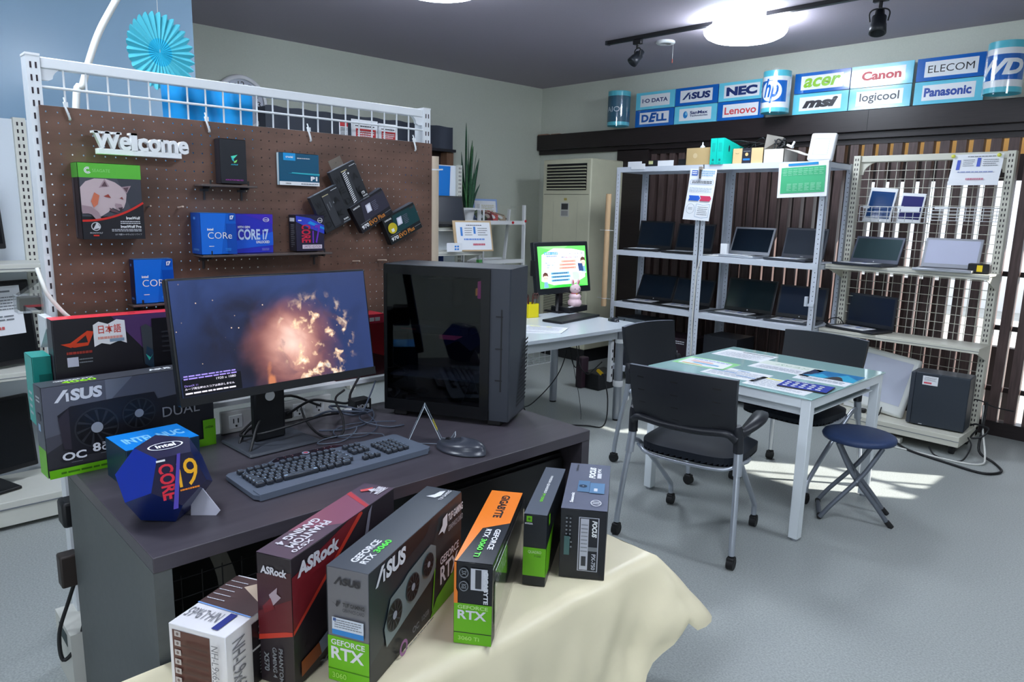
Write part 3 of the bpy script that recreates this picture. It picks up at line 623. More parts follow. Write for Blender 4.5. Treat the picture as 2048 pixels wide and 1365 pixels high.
t = gondola('shop_shelving', 'white shop shelving with monitors at the left edge of the photo', 'shelving', (-4.2, 0, 0), R(90), 2, 1.872, (-1.1, .86), [(-1.1, .735, 1.20, .29), (-1.1, .735, .70, .29)], (.69, -.30), panel=WP)
b = B(); b.box(-1.1, .745, -.42, -.02, .02, .135, OFFW, .003); b.box(-1.1, .745, -.425, -.42, .10, .105, GREY); b.done('base_unit', t)
def monitor(t, w_, h, z0, bez, m, scr, chin=0, tilt=0, thick=.03, y=0):
    """panel with screen, local -y front, bottom centre at z0"""
    T = Matrix.Translation(Vector((0, y, z0))) @ Matrix.Rotation(R(-tilt), 4, 'X')
    b = B(); b.T = T; b.box(-w_/2, w_/2, 0, thick, 0, h, m, .006); p = b.done('panel', t)
    b = B(); b.T = T; b.box(-w_/2+bez, w_/2-bez, -.0015, .001, bez+chin, h-bez, scr); f = Face(b, (-w_/2+bez, -.0015, bez+chin), (1, 0, 0), (0, 0, 1), w_-2*bez, h-2*bez-chin)
    f.n = Vector((0, -1, 0)); f.b.T = T; return p, b, f
OFFSCR = mt((14, 16, 20), .18)
def shopmon(x, y, z, rz, w_, h, label, paper=False, foot=True, zb=.06):
    t = thing('monitor', label, 'monitor', (x, y, z), R(rz), 'monitors on the left shelving')
    p, b, f = monitor(t, w_, h, zb, .014, BLACK, OFFSCR, .01, 6); b.done('screen', t)
    if foot:
        b = B(); b.box(-.12, .12, -.09, .10, 0, .015, BLACK, .004); b.done('foot', t); b = B(); b.bar((0, .03, .015), (0, .045, zb+.1), .06, .025, BLACK); b.done('stand', t)
    if paper:
        b = B(); b.T = Matrix.Translation(Vector((0, 0, zb))) @ Matrix.Rotation(R(-6), 4, 'X'); b.box(-w_/2+.03, w_/2-.05, -.005, -.003, h*.36, h-.025, PAPER); ff = Face(b, (-w_/2+.03, -.005, h*.36), (1, 0, 0), (0, 0, 1), w_-.08, h*.64-.025)
        bl = mt((60, 110, 200), .5); ff.lines(.1, .86, .9, .92, 1, GREY, .6); ff.rect(.1, .55, .16, .8, bl); ff.rect(.58, .55, .64, .8, bl); ff.lines(.2, .5, .5, .8, 5, GREY, .35, 2); ff.lines(.68, .5, .95, .8, 5, GREY, .35, 3); ff.lines(.1, .28, .9, .42, 2, GREY, .4, 4); ff.lines(.3, .1, .8, .2, 1, mt((206, 90, 90), .5), .6, 5)
        tag(b.done('price_sheet', None, (x, y, z), R(rz)), 'printed price sheet taped on the black monitor at the left edge', 'paper')
shopmon(-4.00, .40, 1.202, 108, .42, .30, 'black monitor on the top left shelf, only its corner in view', zb=.062)
shopmon(-3.99, .445, .702, 112, .54, .40, 'black monitor with a price sheet on its screen on the left shelving', True, False, .012)
shopmon(-3.97, .40, .137, 108, .50, .36, 'black monitor with a square foot on the lowest left shelf', zb=.065)

# ------------------------------------------------------------------ dark desk and what stands on it
LAM = mt((68, 64, 71), .34, noise=.12, nscale=5, stretch=(8, 1, 8), name='dark_wood_laminate'); LAMS = mt((84, 88, 88), .5, noise=.05, nscale=60, name='charcoal_panel')
X0, X1, Y0, Y1 = -2.295, -1.54, .427, 1.855
t = thing('computer_desk', 'dark brown laminate desk carrying the big monitor and the computer tower', 'desk', (0, 0, 0))
b = B(); b.box(X0, X1, Y0, Y1, .714, .75, LAM, .0015, 1); b.done('desktop', t)
for y in (Y0, Y1-.038):
    b = B(); b.box(X0, X1-.002, y, y+.038, 0, .714, LAMS if y == Y0 else LAM); b.done('side_panel', t)
b = B(); b.box(X1-.09, X1-.06, Y0+.038, Y1-.038, .685, .714, LAM); b.done('front_rail', t)
b = B(); b.box(X0+.16, X0+.18, Y0+.038, 1.10, 0, .714, BLACK); b.done('under_desk_shade', t)  # black sheet standing in for the shadow under the desk
t = thing('added_black_pedestal', 'black drawer cabinet added to darken the right half under the desk', 'cabinet', (-1.63, 1.27, 0), R(90))  # cabinet added to keep this side under the desk black
b = B(); b.box(0, .535, 0, .26, .0, .655, BLACK); b.done('body', t)
for k in range(3):
    b = B(); b.box(.004, .531, -.014, 0, .03+k*.208, .228+k*.208, mt((26, 26, 29), .4), .002); o = b.done('drawer', t)
b = B()
for k in range(16): b.cyl((-1.60, .50+k*.047, .03), (-1.60, .50+k*.047, .66), .0016, BLACK, 5)
for k in range(14): b.cyl((-1.60, .48, .04+k*.047), (-1.60, 1.225, .04+k*.047), .0016, BLACK, 5)
tag(b.done('wire_mesh_panel'), 'black wire mesh panel hanging in the open left half under the desk', 'mesh panel')
b = B(); b.grid(lambda u, v: (-1.70-.05*v, .60+.05*u+.03*math.sin(v*3), .40+.25*v+.02*math.sin(u*5)), 6, 8, mt((150, 150, 140), .7)); tag(b.done('plastic_bag'), 'pale plastic bag hanging behind the wire mesh under the desk', 'bag')
# stuff seen along the left side of the desk
t = thing('cable_bundle', 'dark cable bundle hanging at the rear left edge of the desk', 'cable', (-2.33, .41, 0))
b = B(); b.tube(crom([(0, .03, .40), (-.02, .0, .30), (-.03, -.03, .20), (-.01, -.03, .12), (.0, .01, .16), (0, .03, .22)], 6), .006, CABLE, 8); b.box(-.03, .02, -.02, .03, .36, .46, mt((50, 42, 38), .5), .006); b.done('loop', t)
b = B(); b.box(-.06, .01, .0, .05, .54, .62, BLACK, .01); b.done('plug_block', t)
t = thing('cardboard_bin', 'pale carton with a dark opening on the floor behind the desk side', 'carton', (-2.42, .40, 0))
b = B(); b.box(-.10, .10, -.0, .16, 0, .20, mt((206, 206, 198), .6)); b.box(-.05, .05, -.001, .0, .14, .18, mt((40, 60, 60), .6)); b.done('carton_body', t)
# big monitor
YM = R(92.8)
t = thing('computer_monitor', 'large black monitor showing a glowing orange cloud scene, on the dark desk', 'monitor', (-2.10, .955, .75), YM)
def screen_mat():
    m = bpy.data.materials.new('benchmark_scene'); m.use_nodes = True; n = m.node_tree; p = n.nodes['Principled BSDF']
    p.inputs['Base Color'].default_value = (.006, .007, .01, 1); p.inputs['Roughness'].default_value = .28
    N, L = n.nodes.new, n.links.new
    tc = N('ShaderNodeTexCoord'); sx = N('ShaderNodeSeparateXYZ'); L(tc.outputs['Object'], sx.inputs[0])
    def mathn(op, a, b_=None, cl=False):
        q = N('ShaderNodeMath'); q.operation = op; q.use_clamp = cl
        for i, v in enumerate((a, b_)):
            if v is None: continue
            if isinstance(v, (int, float)): q.inputs[i].default_value = v
            else: L(v, q.inputs[i])
        return q.outputs[0]
    def rng(v, a, b_, c=0., d=1., sm=True):
        q = N('ShaderNodeMapRange'); q.interpolation_type = 'SMOOTHSTEP' if sm else 'LINEAR'; L(v, q.inputs[0])
        for i, k in enumerate((a, b_, c, d)): q.inputs[i+1].default_value = k
        return q.outputs[0]
    def mix(f, a, b_, ty='MIX'):
        q = N('ShaderNodeMixRGB'); q.blend_type = ty
        if isinstance(f, (int, float)): q.inputs[0].default_value = f
        else: L(f, q.inputs[0])
        for i, v in ((1, a), (2, b_)):
            if isinstance(v, tuple): q.inputs[i].default_value = s2l(v)+(1,)
            else: L(v, q.inputs[i])
        return q.outputs[0]
    def nz(sc_, det=6, dist=0., off=0.):
        mp = N('ShaderNodeMapping'); L(tc.outputs['Object'], mp.inputs[0]); mp.inputs['Location'].default_value = (off, 0, off)
        q = N('ShaderNodeTexNoise'); q.inputs['Scale'].default_value = sc_; q.inputs['Detail'].default_value = det; q.inputs['Distortion'].default_value = dist; L(mp.outputs[0], q.inputs['Vector']); return q.outputs[0]
    u = rng(sx.outputs[0], -.31, .31, 0, 1, False); v = rng(sx.outputs[2], .21, .545, 0, 1, False)
    def blob(cx, cy_, rx, ry):
        a = mathn('DIVIDE', mathn('SUBTRACT', u, cx), rx); b_ = mathn('DIVIDE', mathn('SUBTRACT', v, cy_), ry)
        return mathn('SQRT', mathn('ADD', mathn('MULTIPLY', a, a), mathn('MULTIPLY', b_, b_)))
    n1 = nz(7, 5, .8); n2 = nz(30, 10, .3, 3.); n3 = nz(13, 8, .7, 7.)
    base = mix(rng(v, 0, 1), (24, 32, 62), (44, 62, 112))
    base = mix(rng(u, .45, 1.), base, (40, 56, 104)); base = mix(rng(n1, .45, .75, 0, .35), base, (14, 18, 36))
    shade = mathn('MULTIPLY', rng(blob(.32, .45, .26, .5), .55, 1.1, 1, 0), rng(n3, .35, .6, .5, 1)); base = mix(mathn('MULTIPLY', shade, .8), base, (24, 20, 34))
    d = mathn('ADD', blob(.55, .36, .30, .52), mathn('MULTIPLY', mathn('SUBTRACT', n1, .5), .7))
    c = mix(rng(d, .3, 1.0, .95, 0), base, (150, 92, 88)); c = mix(rng(d, .1, .62, 1, 0), c, (232, 176, 160)); c = mix(rng(d, .0, .32, .9, 0), c, (255, 226, 212))
    d2 = blob(.68, .36, .24, .48); sp = mathn('MULTIPLY', rng(n2, .54, .66), rng(d2, .55, 1.05, 1, 0)); c = mix(sp, c, (255, 214, 176)); sp2 = mathn('MULTIPLY', rng(n2, .63, .70), rng(d2, .55, 1.05, 1, 0)); c = mix(sp2, c, (255, 246, 230))
    dk = mathn('MULTIPLY', rng(n3, .54, .66, 0, .75), rng(d2, .5, 1.1, 1, 0)); c = mix(dk, c, (84, 62, 84))
    c = mix(rng(mathn('ADD', blob(.415, .07, .03, .16), mathn('MULTIPLY', mathn('SUBTRACT', n3, .5), 2.)), .5, 1., .7, 0), c, (226, 140, 92))
    vo = N('ShaderNodeTexVoronoi'); vo.inputs['Scale'].default_value = 34; L(tc.outputs['Object'], vo.inputs['Vector']); st = mathn('MULTIPLY', rng(vo.outputs['Distance'], .03, .09, 1, 0), rng(n1, .5, .62)); c = mix(st, c, (255, 220, 190))
    L(c, p.inputs['Emission Color']); p.inputs['Emission Strength'].default_value = .82; return m
p_, b, f = monitor(t, .636, .350, .20, .007, mt((20, 22, 26), .4), screen_mat(), .018, 9.6, .03, -.12); 
f.P = lambda x, y, l, f=f: f.o+f.u*(x*f.W)+f.vv*(y*f.H)+Vector((0, -1, 0))*l
f.rect(.004, .005, .27, .16, mt((16, 16, 26), .35)); LT2 = mt((214, 208, 220), .4, emit=.7); VI = mt((150, 130, 210), .4, emit=.6)
f.text('1920 x 1080', .155, .118, .245, .138, LT2, .0); f.lines(.012, .145, .25, .19, 2, VI, .5, 3); f.text('DirectX 11', .012, .09, .07, .106, VI, 0); f.text('ループ再生時のスコアは表示しません', .012, .06, .235, .08, LT2, .01); f.lines(.012, .02, .24, .042, 1, LT2, .6, 6)
b.done('screen', t)
b = B(); T = Matrix.Translation(Vector((0, -.12, .20))) @ Matrix.Rotation(R(-9.6), 4, 'X'); b.T = T; ff = Face(b, (-.318, 0, 0), (1, 0, 0), (0, 0, 1), .636, .026); ff.text('DELL', .47, .3, .53, .72, mt((90, 94, 102), .4), .03); b.box(-.318, .318, -.001, 0, .0, .026, mt((24, 26, 30), .45)); b.done('chin', t)
b = B(); b.box(-.12, .115, -.10, .10, 0, .012, mt((58, 62, 70), .42), .006); b.done('foot', t)
b = B(); b.box(-.052, .052, .0, .032, .012, .33, mt((20, 22, 26), .4), .008); b.box(-.05, .05, -.07, .0, .26, .34, BLACK, .008); b.cyl((0, -.002, .155), (0, .0, .155), .016, PRW, 20); b.done('stand', t)
# computer tower
TH = R(119.1)
TWM = mt((50, 54, 62), .42); TWD = mt((18, 20, 24), .4)
t = thing('computer_tower', 'black computer tower with a dark glass side on the right end of the desk', 'computer', (-2.151, 1.417, .75), TH-R(90))
TW, TD, TT = .472, .205, .552
b = B(); b.box(.0, TW, .006, TD, .02, .026, TWD); b.box(0, .006, .0, TD, .02, TT, TWD); b.box(0, TW-.07, TD-.006, TD, .02, TT, TWD); b.box(0, TW-.07, .0, TD, TT-.01, TT, TWM, .002, 1); b.box(.006, TW-.07, TD-.03, TD-.006, .03, TT-.01, TWD); b.box(0, TW-.07, .0, .008, .02, .055, TWD); b.done('chassis', t)
b = B(); pf = [(TW-.072, .0), (TW-.004, .0), (TW, .006), (TW, TD-.006), (TW-.004, TD), (TW-.072, TD)]
b.prism(pf, .02, TT, TWM); fr = Face(b, (TW, 0, .02), (0, 1, 0), (0, 0, 1), TD, TT-.02); VN = mt((20, 22, 26), .5)
for k in range(16): y = .06+k*.028; fr.poly([(.74-.30*(1-k/16), y), (1., y+.018), (1., y+.032), (.74-.30*(1-k/16), y+.014)], VN)
fl = Face(b, (TW-.072, 0, .02), (1, 0, 0), (0, 0, 1), .072, TT-.02); fl.rect(.55, .2, .62, .74, VN)
for y in (.27, .48, .69): fl.rect(.3, y, .66, y+.008, VN)
b.done('front_panel', t)
b = B(); b.box(.0, TW-.072, -.004, .0, .022, TT-.002, glass('smoked_glass', mix=.04, tint=(165, 172, 182), rough=.02)); g_ = b.done('glass_side', t)
b = B(); fr_ = mt((12, 13, 16), .25); b.box(0, .012, -.0055, -.004, .022, TT-.002, fr_); b.box(TW-.105, TW-.072, -.0055, -.004, .022, TT-.002, fr_); b.box(.012, TW-.105, -.0055, -.004, .022, .065, fr_); b.box(.012, TW-.105, -.0055, -.004, TT-.035, TT-.002, fr_); b.done('glass_border', t)
for x in (.03, TW-.08):
    b = B(); b.box(x, x+.05, .01, TD-.01, 0, .02, RUBBER, .004); b.done('foot', t)
b = B(); b.box(.01, TW-.075, .02, TD-.03, .145, .152, mt((120, 122, 130), .4)); b.done('psu_shroud', t)
b = B(); b.box(.02, .31, .03, .15, .305, .335, mt((34, 30, 34), .35), .004); b.box(.02, .31, .028, .03, .308, .332, mt((60, 56, 60), .3)); b.box(.05, .11, .027, .029, .316, .322, mt((150, 60, 60), .4)); b.box(.2, .26, .03, .1, .29, .305, mt((150, 60, 90), .4, emit=.3)); b.done('graphics_card', t)
b = B(); b.box(.06, .32, TD-.045, TD-.035, .16, .52, mt((26, 28, 32), .5)); b.done('motherboard', t)
b = B(); b.box(.14, .24, .05, TD-.05, .40, .50, mt((60, 62, 66), .3, .6)); b.done('processor_cooler', t)
b = B(); b.box(.335, .355, .05, .12, .44, .50, mt((210, 70, 150), .4, emit=.5)); b.box(.326, .329, .05, .08, .45, .475, mt((200, 160, 60), .4, emit=.4)); b.done('memory_light', t)
# keyboard
t = thing('gaming_keyboard', 'wide black gaming keyboard in front of the big monitor', 'keyboard', (-1.795, 1.005, .75), R(90))
KM = mt((92, 101, 116), .38); KD = mt((44, 48, 56), .4); KL = mt((150, 172, 196), .4)
b = B(); kw = .575
out = [(-kw/2+.01, -.115), (-.15, -.108), (.15, -.100), (kw/2-.02, -.095), (kw/2, -.08), (kw/2-.012, .085), (kw/2-.02, .095), (.10, .095), (.06, .125), (-.12, .125), (-.17, .09), (-kw/2+.012, .09), (-kw/2, .075), (-kw/2, -.10)]
b.prism(out, .004, .016, KM); f = Face(b, (-kw/2, -.115, .016), (1, 0, 0), (0, 1, 0), kw, .24, .0004)
f.poly([(.22, .84), (.29, .985), (.60, .985), (.67, .87), (.5, .86)], mt((34, 30, 40), .2)); f.disc(.44, .93, .02, KL, 20); f.disc(.44, .93, .013, mt((190, 80, 100), .3), 16)
for x in (.28, .32, .36, .50, .54, .58): f.line([(x, .90), (x+.01, .93), (x, .96)], .0012, mt((150, 110, 120), .3))
b.prism([(-kw/2+.01, -.118), (-.15, -.111), (.15, -.103), (kw/2-.02, -.098), (kw/2-.02, -.065), (-kw/2+.01, -.075)], .002, .019, KM)
b.done('case', t)
b = B()
def key(x, y, w_=.0165, d=.0165, h=.012):
    b.box(x, x+w_, y, y+d, .016, .016+h, KD, .0025, 1); f = Face(b, (x+.003, y+.003, .016+h), (1, 0, 0), (0, 1, 0), w_-.006, d-.006, .0003)
    for q in ((0, 0, 1, .12), (0, .88, 1, 1), (0, 0, .1, 1), (.9, 0, 1, 1)): f.e = .0003; f.rect(*q, KL)
p = .0205
for r in range(5):
    y = -.062+r*p; x = -.262
    rows = [[(1.4), 1.2, 1.2, 5.2, 1.2, 1.2, 1.2, 1.4], [2.2]+[1]*10+[1, 1.7], [1.7]+[1]*11+[2.1-.0], [1.4]+[1]*12+[1.4], [1]*13+[1.8]][r]
    for w_ in rows: key(x, y, w_*p-.004); x += w_*p
for g in range(4):
    if g == 0: key(-.262, .052)
    else:
        for k in range(4): key(-.235+(g-1)*.096+k*p, .052)
for k in range(3):
    key(.063+k*p, .052)
    for r in range(2): key(.063+k*p, .020-r*p)
    key(.063+k*p, -.062)
key(.063+p, -.062+p)
for r in range(5):
    for k in range(4): key(.145+k*p+.02*0, -.062+r*p)
o = b.done('keys', t); o['kind'] = 'stuff'
b = B(); b.tube(crom([(.235, .09, .012), (.25, .14, .01), (.20, .20, .006), (.10, .22, .005), (.05, .19, .005), (.12, .165, .005), (.2, .22, .006), (.24, .27, .006)], 6), .0022, mt((90, 100, 114), .4), 6); b.done('cable', t)
# mouse
t = thing('computer_mouse', 'shiny dark grey computer mouse at the right front of the dark desk', 'mouse', (-1.655, 1.368, .75), R(106))
def mouse(t, m, s=1.):
    b = B(); b.grid(lambda u, v: ((math.cos(2*math.pi*u)*(.032+.003*math.cos(4*math.pi*u))*math.sin(math.pi*min(v, .5)))*s, math.sin(2*math.pi*u)*.062*math.sin(math.pi*min(v, .5))*s, (.002 if v >= .999 else (.006+.022*max(0, math.cos(math.pi*min(v, .5)))**.6*(1-.25*math.sin(2*math.pi*u)) if v < .5 else .006))*s), 28, 12, m); b.done('shell', t, norm=True)
    b = B(); b.cyl((-.003*s, .034*s, .0195*s), (.003*s, .034*s, .0195*s), .006*s, BLACK, 12); b.done('wheel', t)
mouse(t, mt((52, 56, 66), .30), 1.45)
b = B(); b.tube(crom([(0, .085, .008), (-.02, .14, .004), (-.06, .19, .004), (-.12, .24, .004), (-.16, .30, .004)], 6), .002, mt((90, 100, 114), .4), 6); b.done('cable', t)
# acrylic stand
t = thing('acrylic_stand', 'clear bent acrylic stand with a small yellow sticker, beside the mouse', 'display stand', (-1.80, 1.335, .75), R(52))
AC = glass('clear_acrylic', mix=.14, tint=(235, 240, 245))
b = B(); b.T = Matrix.Identity(4); W2 = .022
pr = [(-.055, 0), (0, .125), (.055, .006), (.085, .004), (.10, .028)]
th = .0025
for (a, c), (d, e) in zip(pr, pr[1:]):
    b.bar((a, 0, c), (d, 0, e), 2*W2, .0035, AC, (0, 0, 1) if abs(d-a) > .02 else (1, 0, 0))
b.done('bent_sheet', t)
b = B(); EC = mt((214, 224, 232), .2)
for (a, c), (d, e) in zip(pr, pr[1:]):
    for y in (-W2, W2): b.cyl((a, y, c), (d, y, e), .0009, EC, 5)
for a, c in (pr[0], pr[1], pr[-1]): b.cyl((a, -W2, c), (a, W2, c), .0009, EC, 5)
b.done('edges', t)
b = B(); nrm = Vector((.119, 0, .055)).normalized()
for k in range(5): q0 = Vector((.024, -W2*.9, .075))-Vector((.0, 0, .007))*k+Vector((.003, 0, 0))*k+nrm*.003; b.poly([q0, q0+Vector((0, W2*1.4, 0)), q0+Vector((.0022, W2*1.4, -.005)), q0+Vector((.0022, 0, -.005))], mt((228, 214, 30), .4))
b.done('sticker', t)
# parts boxes at the left end of the desk
def carton(name, label, loc, rz, w_, d, h, m, deco, left=None, top=None, group=None, cat='box'):
    b = B(); b.box(0, w_, 0, d, 0, h, m, .0015, 1); F = faces(b, w_, d, h)
    if left: F['left'].rect(0, 0, 1, 1, left)
    if top: F['top'].rect(0, 0, 1, 1, top)
    deco(F); return tag(b.done(name, None, loc, rz), label, cat, group)
def fan(f, cx, cy_, r, dark=mt((20, 20, 26), .4), rim=mt((46, 48, 55), .4), hub=mt((150, 156, 168), .35), q=None):
    q = q or f.W/f.H
    f.disc(cx, cy_, r, dark, 28, r*q); f.ring(cx, cy_, r*.92, r, rim, 28, q=q); l = f.nx()
    for k in range(11):
        a = 2*math.pi*k/11; P = lambda rr, aa: f.P(cx+rr*math.cos(aa), cy_+rr*q*math.sin(aa), l)
        f.b.poly([P(r*.3, a), P(r*.9, a+.35), P(r*.9, a+.5), P(r*.3, a+.2)], rim)
    f.disc(cx, cy_, r*.27, hub, 20, r*.27*q)
GM = mt((92, 94, 106), .35); GM2 = mt((52, 52, 58), .35)
def a4060(F):
    f, l, tp = F['front'], F['left'], F['top']
    f.rect(0, .095, 1, 1, GM2); f.poly([(0, .62), (.12, .40), (0, .28)], mt((74, 74, 84), .35)); f.poly([(0, .45), (.0, 1), (1, 1), (1, .66), (.5, .60)], GM); f.poly([(.34, 1), (.34, .72), (.50, 1)], mt((116, 120, 132), .35)); f.poly([(.62, .095), (.55, .68), (1, .74), (1, .095)], mt((34, 36, 44), .35))
    LT3 = mt((220, 222, 230), .35); asus(f, .06, .82, .32, .95, LT3)
    f.poly([(.07, .68), (.14, .76), (.42, .78), (.62, .78), (.66, .60), (.66, .2), (.16, .2), (.1, .3)], mt((32, 32, 40), .4)); f.poly([(.07, .64), (.13, .74), (.13, .28), (.09, .3)], mt((52, 48, 58), .4))
    fan(f, .275, .48, .125, q=f.W/f.H); fan(f, .52, .56, .10, q=f.W/f.H)
    f.text('OC', .075, .17, .205, .26, LT3, .03); f.text('8', .24, .21, .285, .31, LT3, .03); f.text('GB', .29, .21, .36, .27, LT3, .03); f.lines(.295, .28, .36, .31, 2, LT3, .5); f.ring(.415, .255, .02, .03, LT3, 20, 60, 300); f.lines(.12, .14, .18, .15, 1, GREY, .6); f.lines(.28, .18, .34, .19, 1, GREY, .6)
    f.text('DUAL', .66, .46, .90, .58, mt((150, 152, 160), .3), .0); f.rect(0, 0, 1, .095, NVG); f.lines(.06, .03, .5, .06, 1, mt((60, 110, 20), .4), .7); f.rect(.915, .095, 1, .33, NVG); f.text('nVIDIA', .93, .22, .985, .25, mt((50, 100, 14), .4), .02)
    l.rect(0, 0, 1, 1, mt((76, 80, 92), .4)); l.rect(0, 0, 1, .31, NVG); l.rect(.3, .5, .6, .58, mt((150, 180, 210), .4)); l.lines(.3, .82, .8, .9, 2, LT, .5); l.rect(.2, .62, .7, .7, mt((60, 62, 72), .4))
    tp.text('GEFORCE RTX', .09, .60, .31, .76, PRW, .03); tp.text('4060', .12, .16, .31, .54, mt((150, 226, 40), .4), .03); tp.text('ASUS', .62, .3, .76, .62, PRW, .05)
carton('graphics_card_box', 'grey and green graphics card box marked OC 8GB at the rear left of the desk', (-2.187, .364, .7505), R(92.8), .455, .073, .253, GM2, a4060, None, mt((74, 76, 84), .35))
RGB_ = mt((36, 34, 40), .35)
def strix(F):
    f, l, tp = F['front'], F['left'], F['top']
    f.poly([(.35, 1), (.6, .55), (1, .75), (1, 1)], mt((78, 52, 96), .4)); f.poly([(.72, 1), (1, .86), (1, 1)], mt((150, 50, 74), .4))
    OR = mt((206, 64, 34), .35); l_ = mt((150, 52, 44), .4)
    f.poly([(.07, .75), (.2, .88), (.24, .87), (.20, .74), (.12, .73)], OR); f.poly([(.13, .77), (.19, .84), (.2, .77)], RGB_); f.poly([(.04, .77), (.12, .78), (.10, .73)], OR); f.lines(.07, .66, .22, .70, 1, l_, .6)
    f.rect(.07, .55, .135, .64, mt((190, 190, 206), .4)); f.lines(.14, .57, .22, .63, 2, GREY, .4)
    LB = mt((226, 224, 226), .4); RD = mt((206, 62, 46), .4)
    f.poly([(.235, .72), (.235, .93), (.27, .96), (.325, .93), (.38, .97), (.43, .955), (.435, .73), (.39, .76), (.33, .73), (.28, .75)], LB); f.text('日本語', .265, .84, .405, .925, RD, .01); f.lines(.26, .78, .41, .82, 1, mt((220, 150, 140), .4), .6); f.rect(.33, .755, .42, .785, mt((130, 150, 170), .4))
    f.poly([(.53, .88), (.56, .9), (.62, .84), (.62, .45), (.54, .50)], mt((62, 66, 72), .3)); f.rect(.6, .35, .9, .95, mt((24, 23, 28), .35)); f.poly([(.56, .68), (.6, .63), (.6, .44), (.54, .50)], mt((40, 60, 80), .3)); f.poly([(.55, .6), (.58, .56), (.6, .6), (.57, .53)], mt((60, 190, 170), .3))
    f.rect(.755, .63, .86, .84, mt((186, 186, 204), .3)); f.rect(.772, .66, .845, .80, mt((70, 72, 80), .4)); f.line([(.77, .62), (.80, .58), (.83, .62), (.86, .60)], .002, LT)
    for k in range(5): f.rect(.66, .6+k*.05, .72, .62+k*.05, mt((40, 40, 46), .4))
    PU = mt((92, 76, 150), .35); YE = mt((222, 186, 60), .35); f.disc(.145, .33, .055, mt((70, 120, 190), .3), 24); f.rect(.15, .22, .37, .38, PU); f.text('17', .115, .28, .175, .38, mt((236, 160, 60), .35), .03); f.text('No.1', .22, .27, .37, .40, YE, .04); f.rect(.09, .12, .36, .24, mt((70, 52, 120), .4)); f.lines(.2, .24, .36, .26, 1, LT, .6)
    f.text('ROG STRIX', .12, .09, .56, .17, mt((226, 108, 30), .35), .03); f.lines(.6, .14, .75, .24, 3, LT, .12)
    l.rect(0, 0, 1, 1, mt((60, 58, 66), .4)); l.lines(.1, .1, .5, .6, 6, GREY, .4)
    tp.ring(.5, .5, .015, .025, mt((190, 40, 50), .35), 16)
carton('motherboard_box', 'black motherboard box with a bright red top behind the grey and green box', (-2.305, .424, .8605), R(90), .43, .065, .304, RGB_, strix, None, mt((236, 62, 76), .3))
TLB = mt((20, 120, 112), .4)
carton('small_teal_box', 'small teal box behind the left corner of the grey and green box', (-2.33, .374, .8605), R(90), .046, .10, .20, TLB, lambda F: (F['front'].rect(.3, 0, 1, .75, mt((10, 84, 78), .4)), F['left'].lines(.2, .1, .6, .5, 4, LT, .4)), mt((60, 170, 160), .4), mt((30, 150, 140), .4))
def redb(F): F['front'].rect(0, .86, 1, 1, mt((216, 60, 84), .35)); F['front'].lines(.1, .88, .9, .97, 1, PRW, .7); F['front'].poly([(0, 0), (1, 0), (1, .3), (0, .6)], mt((60, 20, 26), .4))
carton('motherboard_box', 'dark red box between the big monitor and the computer tower', (-2.30, 1.30, .8605), R(90), .215, .10, .235, mt((150, 34, 44), .35), redb, None, mt((206, 40, 60), .35))
NB = mt((20, 120, 200), .3); ND = mt((22, 44, 66), .35)
def nuc(F): F['top'].rect(0, 0, 1, 1, mt((24, 134, 222), .3)); F['top'].text('INTEL NUC', .10, .34, .92, .66, mt((130, 200, 246), .35), .04)
carton('mini_computer_box', 'blue mini computer box lying at the left end of the desk under the faceted one', (-1.965, .50, .7505), R(93), .19, .155, .108, ND, nuc, mt((20, 50, 70), .35))
# faceted processor box
t = thing('faceted_processor_box', 'dark blue twelve-sided processor box marked CORE i9 at the left front of the desk', 'box', (-1.745, .525, .7505), R(104))
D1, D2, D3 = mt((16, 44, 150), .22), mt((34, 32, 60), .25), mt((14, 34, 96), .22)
phi = (1+5**.5)/2; dv = [Vector((x, y, z)) for x in (-1, 1) for y in (-1, 1) for z in (-1, 1)]
for s1 in (-1, 1):
    for s2 in (-1, 1): dv += [Vector((0, s1/phi, s2*phi)), Vector((s1/phi, s2*phi, 0)), Vector((s1*phi, 0, s2/phi))]
b = B(); bmx = bmesh.new()
for q in dv: bmx.verts.new(q)
bmesh.ops.convex_hull(bmx, input=bmx.verts); bmesh.ops.dissolve_limit(bmx, angle_limit=.02, verts=bmx.verts, edges=bmx.edges)
tilt_ = Matrix.Rotation(-math.atan2(1, phi), 4, 'Y')
fl_ = [[tilt_ @ v_.co for v_ in f_.verts] for f_ in bmx.faces]; bmx.free()
fn = [sum(p_, Vector())/len(p_) for p_ in fl_]; S_ = .062
fi = min(range(len(fn)), key=lambda i: (fn[i].normalized()-Vector((.3, -.85, .45)).normalized()).length)
az0 = math.atan2(fn[fi].y, fn[fi].x); lean = Matrix.Rotation(R(10), 4, Vector((-math.sin(az0), math.cos(az0), 0)))
fl_ = [[lean @ p_ for p_ in q] for q in fl_]; fn = [sum(p_, Vector())/len(p_) for p_ in fl_]; zmin = min(p_.z for q in fl_ for p_ in q)
t.rotation_euler = (0, 0, R(2)-math.atan2(fn[fi].y, fn[fi].x)); az = math.atan2(fn[fi].y, fn[fi].x)
for i, q in enumerate(fl_):
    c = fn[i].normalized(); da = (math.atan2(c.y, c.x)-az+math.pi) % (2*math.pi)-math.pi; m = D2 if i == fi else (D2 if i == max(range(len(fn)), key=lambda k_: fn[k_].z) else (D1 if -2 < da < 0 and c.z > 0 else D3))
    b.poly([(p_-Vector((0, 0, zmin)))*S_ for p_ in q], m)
n_ = fn[fi].normalized(); cc = (fn[fi]-Vector((0, 0, zmin)))*S_; uu = Vector((0, 0, 1)).cross(n_).normalized(); vv_ = n_.cross(uu); q = .11
f = Face(b, cc-uu*q/2-vv_*q/2, uu, vv_, q, q)
